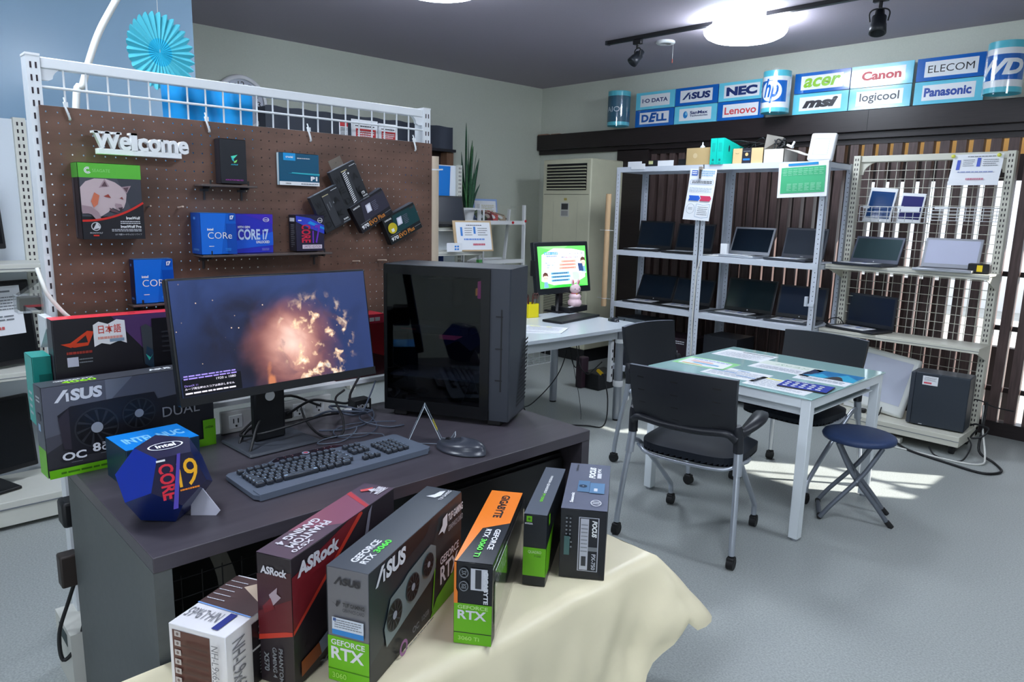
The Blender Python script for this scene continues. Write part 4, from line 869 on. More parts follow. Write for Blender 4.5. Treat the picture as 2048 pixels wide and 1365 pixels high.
f.text('CORE', .14, .10, .44, .84, mt((214, 46, 66), .3), .03, rot=270); f.text('i9', .50, .28, .92, .86, mt((240, 176, 40), .3), .0); f.lines(.5, .2, .9, .25, 1, mt((230, 130, 40), .3), .7); f.rect(.12, .9, .3, .94, PRW)
f.poly([(.30, -.12), (.4, -.12), (.62, 1.0), (.55, 1.0)], mt((84, 70, 170), .25))
it = max(range(len(fn)), key=lambda i: fn[i].z); n_ = fn[it].normalized(); cc = (fn[it]-Vector((0, 0, zmin)))*S_; uu = Vector((-math.sin(az), math.cos(az), 0)); f = Face(b, cc-uu*.05-n_.cross(uu)*.05, uu, n_.cross(uu), .1, .1)
f.ring(.5, .5, .36, .40, PRW, 28, q=.45); f.text('intel', .28, .42, .72, .6, PRW, .03)
b.done('faceted_case', t)
b = B(); b.T = Matrix.Rotation(az+R(48), 4, 'Z'); b.prism([(.055, .0), (.115, .0), (.125, .012), (.075, .085), (.06, .08)], -.0015, .0015, mt((206, 206, 222), .4), Matrix(((1, 0, 0, 0), (0, 0, 1, 0), (0, 1, 0, 0), (0, 0, 0, 1)))); b.done('card_insert', t)
# power strip and tangled leads behind the monitor
t = thing('power_strip', 'white power strip with several sockets behind the big monitor', 'power strip', (-2.272, .865, .7505), R(90))
b = B(); b.box(0, .40, 0, .018, .0, .075, mt((222, 222, 220), .4), .004); b.done('housing', t)
for k in range(5):
    b = B(); b.box(.025+k*.075, .07+k*.075, -.003, 0, .015, .06, PRW, .001, 1); f = Face(b, (.025+k*.075, -.003, .015), (1, 0, 0), (0, 0, 1), .045, .045); f.rect(.28, .4, .36, .75, INK); f.rect(.62, .4, .7, .75, INK); f.disc(.5, .2, .08, INK, 12); b.done('socket', t)
b = B(); b.box(.13, .16, -.03, -.003, .02, .05, BLACK, .004); b.done('plug', t); b = B(); b.box(.205, .235, -.03, -.003, .02, .05, BLACK, .004); b.done('plug', t)
def lead(name, label, pts, r=.0035, m=CABLE, cat='cable', group=None, n=6):
    b = B(); b.tube(crom(pts, n), r, m, 7); return tag(b.done(name), label, cat, group)
CG = mt((64, 72, 88), .4)
G_ = 'tangled leads behind the keyboard'
lead('black_lead', 'thick black lead looping left of the monitor stand', [(-2.23, 1.02, .79), (-2.19, .98, .80), (-2.15, .90, .79), (-2.12, .86, .758), (-2.03, .85, .755), (-2.10, .92, .83), (-2.19, 1.05, .87), (-2.24, 1.2, .80)], .0045, group=G_)
lead('black_lead', 'black lead crossing in front of the monitor stand', [(-2.23, .95, .79), (-2.16, .88, .775), (-2.06, .90, .80), (-2.035, .98, .815), (-2.05, 1.07, .82), (-2.12, 1.16, .80), (-2.2, 1.25, .77)], .004, group=G_)
lead('grey_lead', 'grey lead bundle coiled to the right of the monitor stand', [(-2.21, 1.16, .77), (-2.15, 1.19, .80), (-2.09, 1.26, .80), (-2.13, 1.32, .78), (-2.2, 1.28, .79), (-2.17, 1.2, .81), (-2.1, 1.24, .79), (-2.14, 1.35, .775), (-2.22, 1.33, .77)], .004, CG, group=G_)
lead('grey_lead', 'grey lead running back toward the foot of the tower', [(-2.10, 1.12, .757), (-2.06, 1.2, .756), (-2.08, 1.3, .756), (-2.14, 1.36, .757), (-2.22, 1.40, .76)], .003, CG, group=G_)
lead('grey_lead', 'thin grey lead forming a wide loop behind the keyboard', [(-2.18, 1.34, .77), (-2.09, 1.33, .757), (-2.0, 1.28, .756), (-1.96, 1.2, .756), (-2.0, 1.14, .756), (-2.07, 1.16, .756), (-2.1, 1.24, .757), (-2.06, 1.33, .758), (-2.03, 1.38, .757)], .0022, CG, group=G_)
lead('grey_lead', 'grey lead draped from the upper cable coil to the desk', [(-2.22, 1.42, .86), (-2.18, 1.38, .84), (-2.13, 1.32, .80), (-2.1, 1.28, .765), (-2.0, 1.32, .756), (-1.98, 1.38, .756)], .003, CG, group=G_)
lead('black_lead', 'thick black lead arcing from the sockets over the desk to the tower', [(-2.24, 1.08, .79), (-2.15, 1.12, .85), (-2.07, 1.15, .86), (-2.08, 1.22, .84), (-2.16, 1.28, .85), (-2.22, 1.36, .90)], .0045, group=G_)
lead('black_lead', 'black lead looping down to the desk right of the monitor stand', [(-2.24, 1.13, .80), (-2.14, 1.10, .78), (-2.04, 1.10, .758), (-2.02, 1.16, .757), (-2.08, 1.2, .79), (-2.18, 1.23, .83), (-2.24, 1.3, .84)], .004, group=G_)
t = thing('cable_tie', 'white cable tie around the grey leads', 'cable tie', (-2.13, 1.25, .80)); b = B(); b.lathe([(.012, -.004), (.014, 0), (.012, .004)], PRW, 14); b.done('band', t)
b = B(); b.box(0, .07, 0, .05, 0, .05, BLACK, .002); f = Face(b, (0, 0, 0), (1, 0, 0), (0, 0, 1), .07, .05); f.text('HDMI', .15, .35, .85, .65, LT, .02)
tag(b.done('cable_box', None, (-2.21, 1.325, .7505), R(90)), 'small black box marked HDMI beside the tower', 'box')

# ------------------------------------------------------------------ low table with a cream cloth and boxed parts
ZT = .50
t = thing('low_display_table', 'low black table under the cream cloth in the foreground', 'table', (0, 0, 0))
b = B(); b.box(-1.53, -1.125, .16, 1.67, ZT-.035, ZT-.004, BLACK); b.done('tabletop', t)
for x in (-1.51, -1.165):
    for y in (.18, 1.625):
        b = B(); b.box(x, x+.036, y, y+.036, 0, ZT-.035, mt((34, 32, 34), .4)); b.done('leg', t)
CLM = mt((232, 222, 190), .36, spec=.6, noise=.05, nscale=3, name='cream_satin')
b = B(); rnd = random.Random(5)
n1, n2 = 56, 16; path = []
for i in range(n1+1): y = .12+(1.677-.12)*i/n1; path.append((-1.118, y, (1, 0), y))
for i in range(1, 9): a = i*math.pi/18; path.append((-1.118, 1.677, (math.cos(a), math.sin(a)), 1.677+i*.002))
for i in range(0, n2+1): x = -1.118-(.412)*i/n2; path.append((x, 1.677, (0, 1), 1.70+i*.02))
rows = 14; V = []
for k, (x, y, o, s) in enumerate(path):
    corner = math.exp(-((k-n1-4)/5.0)**2)
    if k <= n1: near = max(0, 1-(1.677-y)/.42); L = .47-.30*near**1.1
    elif k < n1+9: L = .20
    else: L = .16-.05*(k-n1-9)/n2
    col = []
    for j in range(rows+1):
        q = j/rows; fl = (.030*q+.012*math.sin(s*31+1.2)*q+.010*math.sin(s*13)*q + .13*corner*q**.9)
        drop = L*(q**1.0)*(1-.12*corner*q)
        tw = lambda x_: abs((x_ % 1)*2-1); cr_ = 1.7*(.022*tw(s*2.7+q*.9)*q**.7+.014*tw(s*4.3-q*1.4)*q+.008*tw(s*7.9+q*2.2)*min(1, q*2))*(1-.6*corner)
        e = .006*math.sin(min(1, q*6)*1.57)
        col.append(b.v((x+o[0]*(fl+cr_+e), y+o[1]*(fl+cr_*.5+e), ZT+.0035-drop-.0035*min(1, q*8))))
    V.append(col)
for a, c in zip(V, V[1:]):
    for j in range(rows): b.f([a[j], a[j+1], c[j+1], c[j]], CLM, True)
nxg = 10; tops = []
for k in range(n1+1):
    y = path[k][1]; tops.append([V[k][0]]+[b.v((-1.118-.412*i/nxg, y, ZT+.0012+.0022*abs(math.sin(i*1.3+y*9)))) for i in range(1, nxg+1)])
for a, c in zip(tops, tops[1:]):
    for i in range(nxg): b.f([a[i], c[i], c[i+1], a[i+1]], CLM, True)
tag(b.done('tablecloth', norm=True), 'cream satin cloth draped over the low table with a flared corner', 'tablecloth')
def partbox(name, label, base, th, w_, d, h, m, deco, left=None, top=None, z=None):
    return carton(name, label, (base[0], base[1], ZT+.0045 if z is None else z), R(th-90), w_, d, h, m, deco, left, top)
# dark red board box
AR = mt((40, 32, 38), .34)
def asr(F):
    f, r, tp = F['front'], F['right'], F['top']; C1 = mt((112, 26, 34), .35); OR = mt((190, 56, 40), .35); WT = mt((206, 204, 212), .35)
    f.poly([(0, .55), (.0, .84), (1, .9), (1, .50)], mt((64, 26, 34), .35)); f.poly([(0, .34), (0, .55), (1, .70), (1, .44)], mt((96, 28, 36), .35)); f.poly([(0, .33), (0, .37), (.8, .44), (1, .45), (1, .42)], OR)
    f.text('ASRock', .12, .855, .88, .915, WT, .04, .1); f.poly([(.35, .70), (.6, .77), (.58, .72), (.7, .70), (.45, .62)], mt((170, 150, 160), .35)); f.poly([(.15, .6), (.4, .68), (.5, .6), (.2, .55)], C1)
    f.text('PHANTOM', .58, .03, .70, .30, GREY, .02, rot=270); f.text('GAMING 4', .4, .06, .52, .30, GREY, .02, rot=270); f.text('X570', .15, .1, .30, .25, GREY, .03, rot=270)
    r.poly([(0, .42), (0, .86), (.5, 1), (.62, 1)], C1); r.poly([(0, .42), (0, .45), (.6, 1), (.63, 1), (.64, .98)], OR); r.poly([(.62, .62), (.70, .95), (.74, 1), (.68, .7)], mt((120, 116, 130), .35))
    r.text('ASRock', .04, .83, .40, .94, WT, .05, .1); r.poly([(.2, .09), (.2, .21), (.45, .31), (.45, .18)], mt((150, 160, 182), .35)); r.poly([(.05, .06), (.05, .18), (.2, .21), (.22, .1)], mt((150, 76, 40), .35)); r.text('X570', .2, -.0, .45, .05, GREY, .03)
    tp.rect(0, 0, 1, 1, mt((84, 70, 84), .3)); tp.poly([(0, .25), (0, .85), (1, .72), (1, .45)], mt((130, 78, 98), .3)); tp.poly([(0, .80), (1, .68), (1, .71), (0, .84)], mt((176, 60, 66), .3))
    tp.text('PHANTOM', .44, .10, .70, .44, WT, .03, rot=270); tp.text('GAMING 4', .14, .10, .38, .44, WT, .03, rot=270); tp.text('X570', .76, .06, .9, .22, WT, .02, rot=270); tp.text('ASRock', .55, .86, .86, .98, WT, .05, rot=180); tp.poly([(.2, .88), (.45, .95), (.5, .9), (.3, .86)], mt((210, 90, 90), .3)); tp.poly([(.4, .90), (.55, .94), (.6, .88)], WT)
partbox('motherboard_box', 'dark red motherboard box reading PHANTOM GAMING 4, second from the left on the cream cloth', (-1.340, .567), 115.8, .086, .409, .292, AR, asr, mt((44, 36, 42), .4))
# grey graphics card box
def tuf(F):
    f, r, tp = F['front'], F['right'], F['top']; WT = mt((220, 222, 228), .35); D = mt((44, 44, 52), .4)
    f.rect(0, 0, 1, .40, NVG); f.text('GEFORCE', .08, .325, .9, .375, WT, .02); f.text('RTX', .08, .20, .88, .31, WT, .03); f.rect(0, .105, 1, .112, mt((60, 120, 14), .4)); f.text('3060', .1, .03, .45, .08, mt((160, 220, 90), .4), .02)
    asus(f, .18, .865, .82, .93, D); f.poly([(.12, .715), (.2, .70), (.26, .67), (.3, .70), (.34, .715), (.26, .73), (.23, .69)], D); f.text('TUF GAMING', .4, .685, .92, .72, D, .03); f.text('GRAPHICS CARD', .4, .64, .92, .67, mt((60, 60, 70), .4), .01)
    f.rect(.14, .43, .9, .58, mt((206, 214, 228), .4)); f.rect(.14, .43, .9, .475, mt((40, 130, 204), .4)); f.lines(.2, .49, .85, .57, 4, GREY, .35); f.rect(.17, .55, .24, .575, mt((60, 90, 150), .4))
    r.poly([(0, 1), (.25, 1), (.25, .8), (.55, .88), (.62, 1), (1, 1), (1, .5), (.55, .55), (0, .2)], mt((40, 48, 54), .35)); r.poly([(.58, .55), (.72, .98), (1, .98), (1, .60)], mt((50, 58, 62), .35)); r.poly([(.60, 0), (1, 0), (1, .28), (.68, .14)], NVG); r.poly([(.62, .06), (.66, .56), (.67, .56), (.635, .06)], NVG)
    asus(r, .05, .83, .33, .98, WT)
    SH = mt((116, 130, 132), .3); r.poly([(.12, .40), (.18, .62), (.30, .66), (.36, .70), (.60, .76), (.66, .70), (.66, .48), (.60, .40), (.34, .30), (.14, .22)], SH)
    q = r.W/r.H; fan(r, .215, .44, .075, q=q, rim=mt((58, 62, 66), .4)); fan(r, .395, .53, .07, q=q, rim=mt((58, 62, 66), .4)); fan(r, .56, .60, .06, q=q, rim=mt((58, 62, 66), .4))
    r.poly([(.67, .80), (.72, .86), (.725, .92), (.78, .94), (.78, .82), (.74, .76), (.72, .80)], WT); r.text('TUF GAMING', .79, .84, .985, .92, WT, .03); r.text('GRAPHICS CARD', .79, .74, .985, .80, mt((150, 154, 160), .35), .02)
    r.text('GEFORCE', .69, .47, .93, .55, WT, .02); r.text('RTX', .69, .27, .92, .45, WT, .02); r.ring(.28, .07, .025, .04, mt((150, 90, 150), .35), 20); r.text('OC', .37, .10, .44, .16, GREY, .03); r.text('12GB', .47, .12, .55, .17, GREY, .02); r.lines(.3, .02, .6, .04, 1, GREY, .5)
    tp.text('GEFORCE', .34, .07, .52, .30, WT, .03, rot=90); tp.text('RTX', .58, .07, .74, .17, WT, .03, rot=90); tp.text('3060', .58, .185, .74, .32, mt((80, 220, 70), .35), .03, rot=90)
    tp.poly([(.3, .86), (.45, .90), (.5, .95), (.62, .97), (.64, .90), (.55, .86)], WT); tp.text('TUF GAMING', .68, .84, .78, .98, LT, .02, rot=90)
partbox('graphics_card_box', 'grey graphics card box reading GEFORCE RTX 3060 with three fans on its side', (-1.250, .676), 117, .099, .468, .260, mt((110, 110, 116), .3), lambda F: (F['right'].rect(0, 0, 1, 1, mt((30, 33, 38), .35)), tuf(F)), GREY, mt((66, 72, 80), .3))
def gig(F):
    f, r, tp = F['front'], F['right'], F['top']; OR = mt((240, 130, 44), .3); WT = mt((220, 222, 228), .35)
    f.rect(0, 0, 1, .50, NVG); f.rect(0, .135, 1, .145, BLACK); f.text('GEFORCE', .1, .435, .9, .48, mt((190, 226, 150), .4), .02); f.text('RTX', .1, .31, .86, .42, WT, .03); f.text('3060 Ti', .12, .05, .68, .10, mt((170, 224, 110), .4), .02)
    f.poly([(0, .5), (0, 1), (.06, 1), (.06, .68), (.1, .64), (.1, .5)], OR); f.rect(.44, .68, .88, .94, mt((206, 208, 216), .4)); f.rect(.56, .70, .72, .93, DKGREY); f.text('GIGABYTE', .78, .52, .90, .92, WT, .04, rot=270)
    for y in (.82, .66): f.ring(.26, y+.06, .10, .125, GREY, 20, q=.5); f.text('3X' if y > .7 else '8GB', .2, y+.03, .33, y+.09, GREY, .03, rot=270)
    r.poly([(.05, .2), (.05, .70), (.4, .9), (.4, .35)], mt((40, 90, 20), .35)); r.text('GEFORCE', .08, .62, .4, .8, LT, .02)
    tp.poly([(0, 0), (0, 1), (1, 1), (1, .52), (.30, .42), (.06, 0)], OR); tp.text('GIGABYTE', .42, .58, .68, .93, mt((46, 40, 44), .4), .04, rot=270); tp.text('GEFORCE', .68, .16, .84, .42, WT, .03, rot=270); tp.text('RTX', .42, .30, .58, .41, WT, .03, rot=270); tp.text('3060 Ti', .42, .06, .58, .28, mt((90, 220, 70), .35), .03, rot=270)
partbox('graphics_card_box', 'black and green graphics card box with an orange top reading GIGABYTE', (-1.176, .957), 126.6, .089, .425, .204, mt((26, 27, 32), .25), gig, mt((230, 120, 40), .35), mt((34, 38, 46), .25))
b = B(); b.box(.092, .093, .02, .44, .0, .18, glass('wrap', mix=.12)); tag(b.done('clear_wrap', None, (-1.176, .957, ZT+.0045), R(36.6)), 'loose clear film standing against the orange-topped box', 'film')
def qua(F):
    f, r, tp = F['front'], F['right'], F['top']
    f.rect(0, .14, 1, .54, NVG); f.text('QUADRO', .22, .455, .80, .50, mt((190, 220, 160), .4), .02); f.text('P1000', .5, .41, .78, .44, mt((70, 120, 30), .4), .01); f.rect(.12, .90, .36, .98, NVG); f.disc(.24, .94, .06, mt((60, 110, 20), .4), 14); f.text('NVIDIA', .06, .865, .4, .89, LT, .04)
    r.poly([(0, .14), (0, .54), (.34, .66), (.14, .14)], NVG); r.rect(.08, .8, .14, .95, NVG)
    tp.text('NVIDIA QUADRO', .42, .42, .56, .80, WHITE, .04, rot=270); tp.text('P1000', .42, .24, .56, .40, mt((120, 210, 60), .35), .03, rot=270)
partbox('graphics_card_box', 'slim black and green graphics card box reading QUADRO', (-1.259, 1.260), 124.6, .062, .358, .203, mt((28, 32, 38), .35), qua, None, mt((92, 98, 110), .3))
def foc(F):
    f, r, tp = F['front'], F['right'], F['top']; LB = mt((186, 188, 200), .4)
    f.rect(.40, .12, .84, .90, LB); f.rect(.42, .13, .82, .89, mt((30, 32, 40), .4)); f.rect(.44, .14, .62, .88, mt((190, 192, 204), .4)); f.text('FOCUS', .69, .62, .80, .86, PRW, .05, .2, rot=270); f.text('PX-750', .70, .15, .79, .38, LB, .03, rot=270); f.rect(.62, .42, .82, .48, GREY); f.rect(.48, .2, .58, .34, DKGREY)
    for k in range(8): f.lines(.46, .4+k*.055, .6, .43+k*.055, 1, GREY, .4, k)
    for k in range(6): f.disc(.14, .88-k*.055, .022, GREY, 10); f.disc(.22, .88-k*.055, .02, GREY, 10)
    f.rect(.10, .36, .22, .63, mt((70, 104, 104), .4)); f.disc(.25, .55, .022, GREY, 10); f.disc(.25, .48, .022, GREY, 10)
    tp.text('FOCUS', .50, .66, .66, .92, WHITE, .06, .2, rot=90); tp.text('PX', .70, .80, .78, .90, WHITE, .04, rot=90); tp.rect(.70, .66, .80, .78, LT); tp.text('OneSeasonic', .16, .80, .22, .96, INK, .02, rot=90); tp.rect(.28, .34, .55, .58, mt((90, 124, 158), .3)); tp.disc(.40, .46, .095, mt((44, 60, 80), .3), 24); tp.disc(.40, .46, .02, LT, 10); tp.rect(.56, .32, .90, .54, mt((96, 132, 168), .3)); tp.rect(.66, .36, .74, .42, LT); tp.text('Seasonic', .16, .10, .24, .30, WHITE, .04, .1, rot=90); tp.ring(.74, .12, .10, .12, LT, 20, q=.5); tp.lines(.66, .09, .82, .15, 2, LT, .5)
partbox('power_supply_box', 'black power supply box reading FOCUS, rightmost on the cream cloth', (-1.223, 1.365), 127.5, .125, .358, .201, mt((26, 28, 34), .35), foc, None, mt((108, 112, 130), .22, coat=.4))
def nh(F):
    f, r, tp = F['front'], F['right'], F['top']; BR = mt((92, 56, 50), .4); NV = mt((40, 52, 130), .4); G2 = mt((120, 120, 128), .4)
    f.rect(.07, .0, .73, .93, BR); 
    for k in range(7): f.rect(.11, .84-k*.13, .22, .92-k*.13, mt((190, 182, 180), .4)); f.disc(.165, .88-k*.13, .025, mt((120, 100, 96), .4), 10)
    for k in range(6): f.rect(.26, .10+k*.13, .73, .13+k*.13, mt((70, 40, 38), .4))
    f.text('NH-L9x65', .80, .35, .92, .88, G2, .0, rot=270)
    r.rect(.36, 0, 1, .9, mt((26, 24, 30), .4)); r.rect(.36, .50, 1, .53, LT); r.text('NH-L9x65', .08, .12, .26, .86, G2, .0, rot=270); r.rect(.06, 0, .3, .06, NV); r.lines(.45, .58, .95, .85, 3, GREY, .3); r.lines(.45, .1, .95, .45, 7, GREY, .3)
    tp.poly([(.0, .40), (1, .36), (1, .97), (.0, .97)], mt((84, 66, 66), .3)); tp.poly([(.35, .8), (1, .55), (1, .7), (.55, .97)], mt((196, 176, 156), .3)); tp.line([(0, .40), (1, .36)], .004, mt((120, 160, 220), .4)); tp.text('NH-L9x65', .05, .15, .62, .31, G2, .0, rot=180); tp.rect(.68, .06, .80, .34, NV); tp.lines(.04, .45, .36, .9, 5, LT, .12)
partbox('cooler_box', 'white and brown cooler box marked NH-L9x65, leftmost on the cream cloth', (-1.424, .415), 117.1, .142, .208, .156, mt((224, 222, 226), .4), nh)

# ------------------------------------------------------------------ white desk with the green-screen monitor
DX0, DX1, DY0, DY1, DZ = -3.87, -3.075, 2.55, 4.255, .70
t = thing('white_desk', 'white office desk with round metal legs in front of the air conditioner', 'desk', (0, 0, 0))
TOPW = mt((206, 214, 222), .22)
out = [(DX0, DY0), (DX1-.02, DY0), (DX1+.02, 3.3), (DX1+.03, 3.8)]+[(DX1+.03-.16*(1-math.cos(a)), 4.08+.175*math.sin(a)) for a in [k*math.pi/16 for k in range(9)]]+[(DX0, DY1)]
b = B(); b.prism(out, DZ-.022, DZ, TOPW); b.done('desktop', t)
b = B(); b.box(DX1-.06, DX1-.035, DY0, 4.0, DZ-.09, DZ-.022, mt((180, 186, 190), .4)); b.box(DX0+.1, DX1-.06, 4.07, 4.09, DZ-.09, DZ-.022, GREY); b.done('apron', t)
for x, y, lab in ((-3.77, 4.06, None), (-3.124, 4.05, None), (-3.77, 2.65, None), (-3.124, 2.65, None)):
    b = B(); b.cyl((x, y, .012), (x, y, DZ-.022), .03, STEEL, 20); b.cyl((x, y, 0), (x, y, .012), .026, RUBBER, 16)
    if y > 4 and x > -3.5: b.lathe([(.034, .255), (.036, .26), (.036, .295), (.034, .30)], WHITE, 20, (x, y, 0)); b.lathe([(.033, .575), (.036, .58), (.036, .60), (.033, .605)], WHITE, 20, (x, y, 0))
    b.done('leg', t)
t = thing('power_bar', 'white upright power bar strapped to the right leg of the white desk', 'power strip', (-3.165, 4.01, .285))
b = B(); b.box(-.022, .012, -.014, .014, 0, .30, WHITE, .004); b.done('housing', t)
b = B()
for z in (.04, .1, .16, .22): b.box(.0121, .0126, -.006, .006, z, z+.02, INK)
b.done('sockets', t)
t = thing('network_plug', 'yellow network connector hanging by the power bar under the white desk', 'plug', (-3.215, 3.98, .335)); b = B(); b.bar((0, 0, 0), (-.045, 0, .025), .022, .018, mt((226, 182, 20), .4)); b.done('yellow_boot', t); b = B(); b.bar((0, 0, 0), (.025, 0, -.014), .018, .014, INK); b.done('plug_end', t)
WCG = 'leads under the white desk'
lead('black_lead', 'black lead hanging low in a long loop under the white desk', [(-3.45, 3.3, .56), (-3.42, 3.35, .30), (-3.40, 3.42, .08), (-3.30, 3.62, .012), (-3.15, 3.75, .008), (-3.05, 3.82, .02), (-3.09, 3.9, .18), (-3.2, 3.98, .33)], .005, group=WCG)
lead('black_lead', 'black lead swinging behind the left metal leg of the white desk', [(-3.55, 3.2, .55), (-3.55, 3.3, .25), (-3.55, 3.5, .10), (-3.62, 3.75, .12), (-3.65, 4.0, .28), (-3.68, 4.15, .55)], .004, group=WCG)
lead('black_lead', 'black lead bunch dangling behind the white desk near the air conditioner plinth', [(-3.72, 4.1, .665), (-3.66, 4.1, .52), (-3.60, 4.08, .36), (-3.57, 4.1, .31), (-3.60, 4.16, .42), (-3.68, 4.2, .60), (-3.70, 4.24, .45), (-3.62, 4.2, .30), (-3.5, 4.15, .26), (-3.35, 4.05, .34), (-3.24, 4.0, .42)], .004, group=WCG)
lead('black_lead', 'thin black lead trailing to the floor under the white desk', [(-3.62, 4.1, .40), (-3.50, 4.0, .30), (-3.36, 3.9, .16), (-3.3, 3.86, .05), (-3.28, 3.84, .006)], .002, group=WCG)
t = thing('power_adapter', 'black power adapter lying behind the leg on the floor by the air conditioner', 'adapter', (-3.95, 4.6, 0)); b = B(); b.box(0, .2, 0, .3, 0, .14, BLACK, .01); b.box(-.02, .05, -.05, .04, 0, .27, mt((54, 36, 46), .5), .01); b.done('body', t)
t = thing('wire_basket', 'white wire basket hanging under the white desk beside the tower', 'basket', (-3.25, 3.02, .49))
b = B()
for k in range(9): y = k*.055; b.tube([(0, y, .14), (0.005, y, 0), (-.30, y, 0), (-.30, y, .14)], .0025, WHITE, 5)
for z in (0, .045, .09, .14):
    b.tube([(.004, 0, z), (.004, .44, z)], .0025 if z < .13 else .004, WHITE, 5)
for x in (-.1, -.2): b.cyl((x, 0, 0), (x, .44, 0), .0025, WHITE, 5)
for y in (0, .44): b.tube([(0, y, .14), (-.3, y, .14)], .004, WHITE, 5)
b.done('wires', t); b = B(); b.box(.0, .008, .16, .20, -.02, .186, WHITE); b.box(-.25, -.242, .16, .20, 0, .186, WHITE); b.done('hanger', t)
# monitor with the green notice
t = thing('computer_monitor', 'black monitor showing a bright green and white notice on the white desk', 'monitor', (-3.87, 4.215, DZ), R(90.6))
def scr(c, e=.62): return mt(c, .4, emit=e)
p_, b, f = monitor(t, .633, .407, .155, .035, mt((26, 30, 36), .4), scr((104, 224, 98)), .012, 8.6, .04, -.05)
f.P = lambda x, y, l, f=f: f.o+f.u*(x*f.W)+f.vv*(y*f.H)+Vector((0, -1, 0))*l
f.poly([(0, 1), (.4, .86), (.62, 1)], scr((140, 236, 130))); f.poly([(.2, 0), (.45, .1), (1, .0)], scr((50, 190, 60)))
WS = scr((236, 238, 244), .7); f.poly([(.07, .80), (.32, .95), (.70, .93), (.97, .86), (.95, .22), (.70, .07), (.27, .07), (.03, .18)], WS)
BL = scr((50, 150, 210)); RS = scr((240, 172, 150)); BS = scr((110, 168, 200)); NK = scr((60, 62, 110)); RK = scr((214, 40, 90))
f.rect(.12, .80, .40, .86, BL); f.text('在宅ホームサポ', .13, .81, .39, .85, WS, .02); f.lines(.15, .74, .37, .785, 1, scr((150, 160, 190)), .8)
f.text('初期設定から', .44, .87, .66, .91, scr((130, 200, 130)), .0); f.text('パソコン、スマホ、インターネット等', .44, .79, .92, .83, NK, .02); f.text('に関する', .44, .70, .56, .74, NK, .02); f.text('なんでも', .56, .70, .67, .74, RK, .03); f.text('ができます!', .67, .70, .82, .74, NK, .02)
for x0, x1, y in ((.45, .76, .60), (.41, .76, .52), (.40, .76, .44)): f.rect(x0, y, x1, y+.055, RS); f.lines(x0+.05, y+.018, x1-.05, y+.036, 1, scr((190, 110, 110)), .8)
for x0, x1, y in ((.22, .60, .32), (.22, .62, .235), (.22, .60, .15)): f.rect(x0, y, x1, y+.055, BS); f.lines(x0+.03, y+.016, x1-.04, y+.038, 1, scr((40, 70, 110)), .8)
for k, s_ in enumerate(('電話1本お伺いするまで', '遠隔で操作', 'ご相談いただけます!')): f.text(s_, .12+.03*(k == 1), .585-k*.055, .34-.04*(k == 1), .62-k*.055, scr((70, 110, 190)), .01)
f.rect(.66, .16, .80, .36, scr((190, 236, 190))); f.lines(.82, .24, .9, .32, 3, scr((120, 150, 200)), .4)
def cartoon(x, y, s, lap=False):
    SKN = scr((240, 206, 186)); HR = scr((92, 60, 50)); q = f.W/f.H
    f.poly([(x-.045*s, y-.13*s*q), (x+.05*s, y-.13*s*q), (x+.035*s, y-.05*s*q), (x-.03*s, y-.05*s*q)], scr((120, 170, 200))); f.disc(x, y, .05*s, SKN, 20)
    f.poly([(x-.058*s, y+.01*s*q), (x-.05*s, y+.06*s*q), (x-.01*s, y+.085*s*q), (x+.04*s, y+.07*s*q), (x+.06*s, y+.015*s*q), (x+.03*s, y+.035*s*q), (x-.03*s, y+.035*s*q)], HR); f.disc(x-.018*s, y-.002, .005*s, HR, 8); f.disc(x+.02*s, y-.002, .005*s, HR, 8)
    if lap: f.poly([(x-.12*s, y-.01), (x-.02*s, y-.02), (x-.0*s, y-.12*s*q), (x-.10*s, y-.12*s*q)], scr((50, 76, 120))); f.poly([(x-.12*s, y-.13*s*q), (x+.06*s, y-.135*s*q), (x+.05*s, y-.155*s*q), (x-.13*s, y-.15*s*q)], scr((200, 204, 214)))
cartoon(.10, .24, 1.); cartoon(.90, .58, 1., True)
b.done('screen', t)
b = B(); b.box(-.03, .03, .0, .03, .0, .30, BLACK, .004); b.prism([(-.10, -.08), (.10, -.08), (.10, .08), (-.10, .08)], 0, .012, BLACK); b.bar((-.08, -.04, .01), (-.02, .01, .15), .02, .02, BLACK); b.done('stand', t)
b = B(); b.box(-.335, -.318, -.02, .02, .30, .42, BLACK, .003); b.done('side_dongle', t)
t = thing('keyboard', 'flat black keyboard on the white desk', 'keyboard', (-3.535, 3.985, DZ), R(99))
b = B(); b.box(-.265, .265, -.085, .085, .003, .018, BLACK, .003); b.done('case', t)
b = B(); f = Face(b, (-.255, -.078, .018), (1, 0, 0), (0, 1, 0), .51, .15, .001)
for r in range(6):
    for k in range(21): f.e = .001; f.rect(k/21+.004, r/6+.02, (k+1)/21-.004, (r+1)/6-.03, mt((44, 46, 54), .4))
b.done('keys', t)['kind'] = 'stuff'
t = thing('computer_mouse', 'small black computer mouse near the right end of the white desk', 'mouse', (-3.29, 4.175, DZ), R(70)); mouse(t, mt((34, 38, 46), .3), 1.)
t = thing('mini_computer', 'flat black mini computer on the white desk under the pink rabbit', 'computer', (-3.85, 4.30, DZ), R(100)); b = B(); b.box(-.13, .14, -.09, .09, 0, .045, mt((28, 28, 32), .35), .003); b.done('body', t); b = B(); b.box(-.10, -.02, -.07, -.05, .0451, .047, PAPER); b.done('sticker', t)
t = thing('rabbit_figurine', 'small pink rabbit figurine sitting on the flat black mini computer', 'figurine', (-3.80, 4.31, DZ+.0452), R(65))
PK = mt((238, 206, 214), .6)
b = B(); b.lathe([(0, 0), (.045, .0), (.056, .018), (.056, .036), (.046, .054), (.042, .060), (.046, .066), (.050, .080), (.042, .096), (.030, .102), (.026, .106), (.036, .114), (.044, .130), (.044, .148), (.034, .166), (.018, .176), (0, .178)], PK, 24)
b.done('body', t)
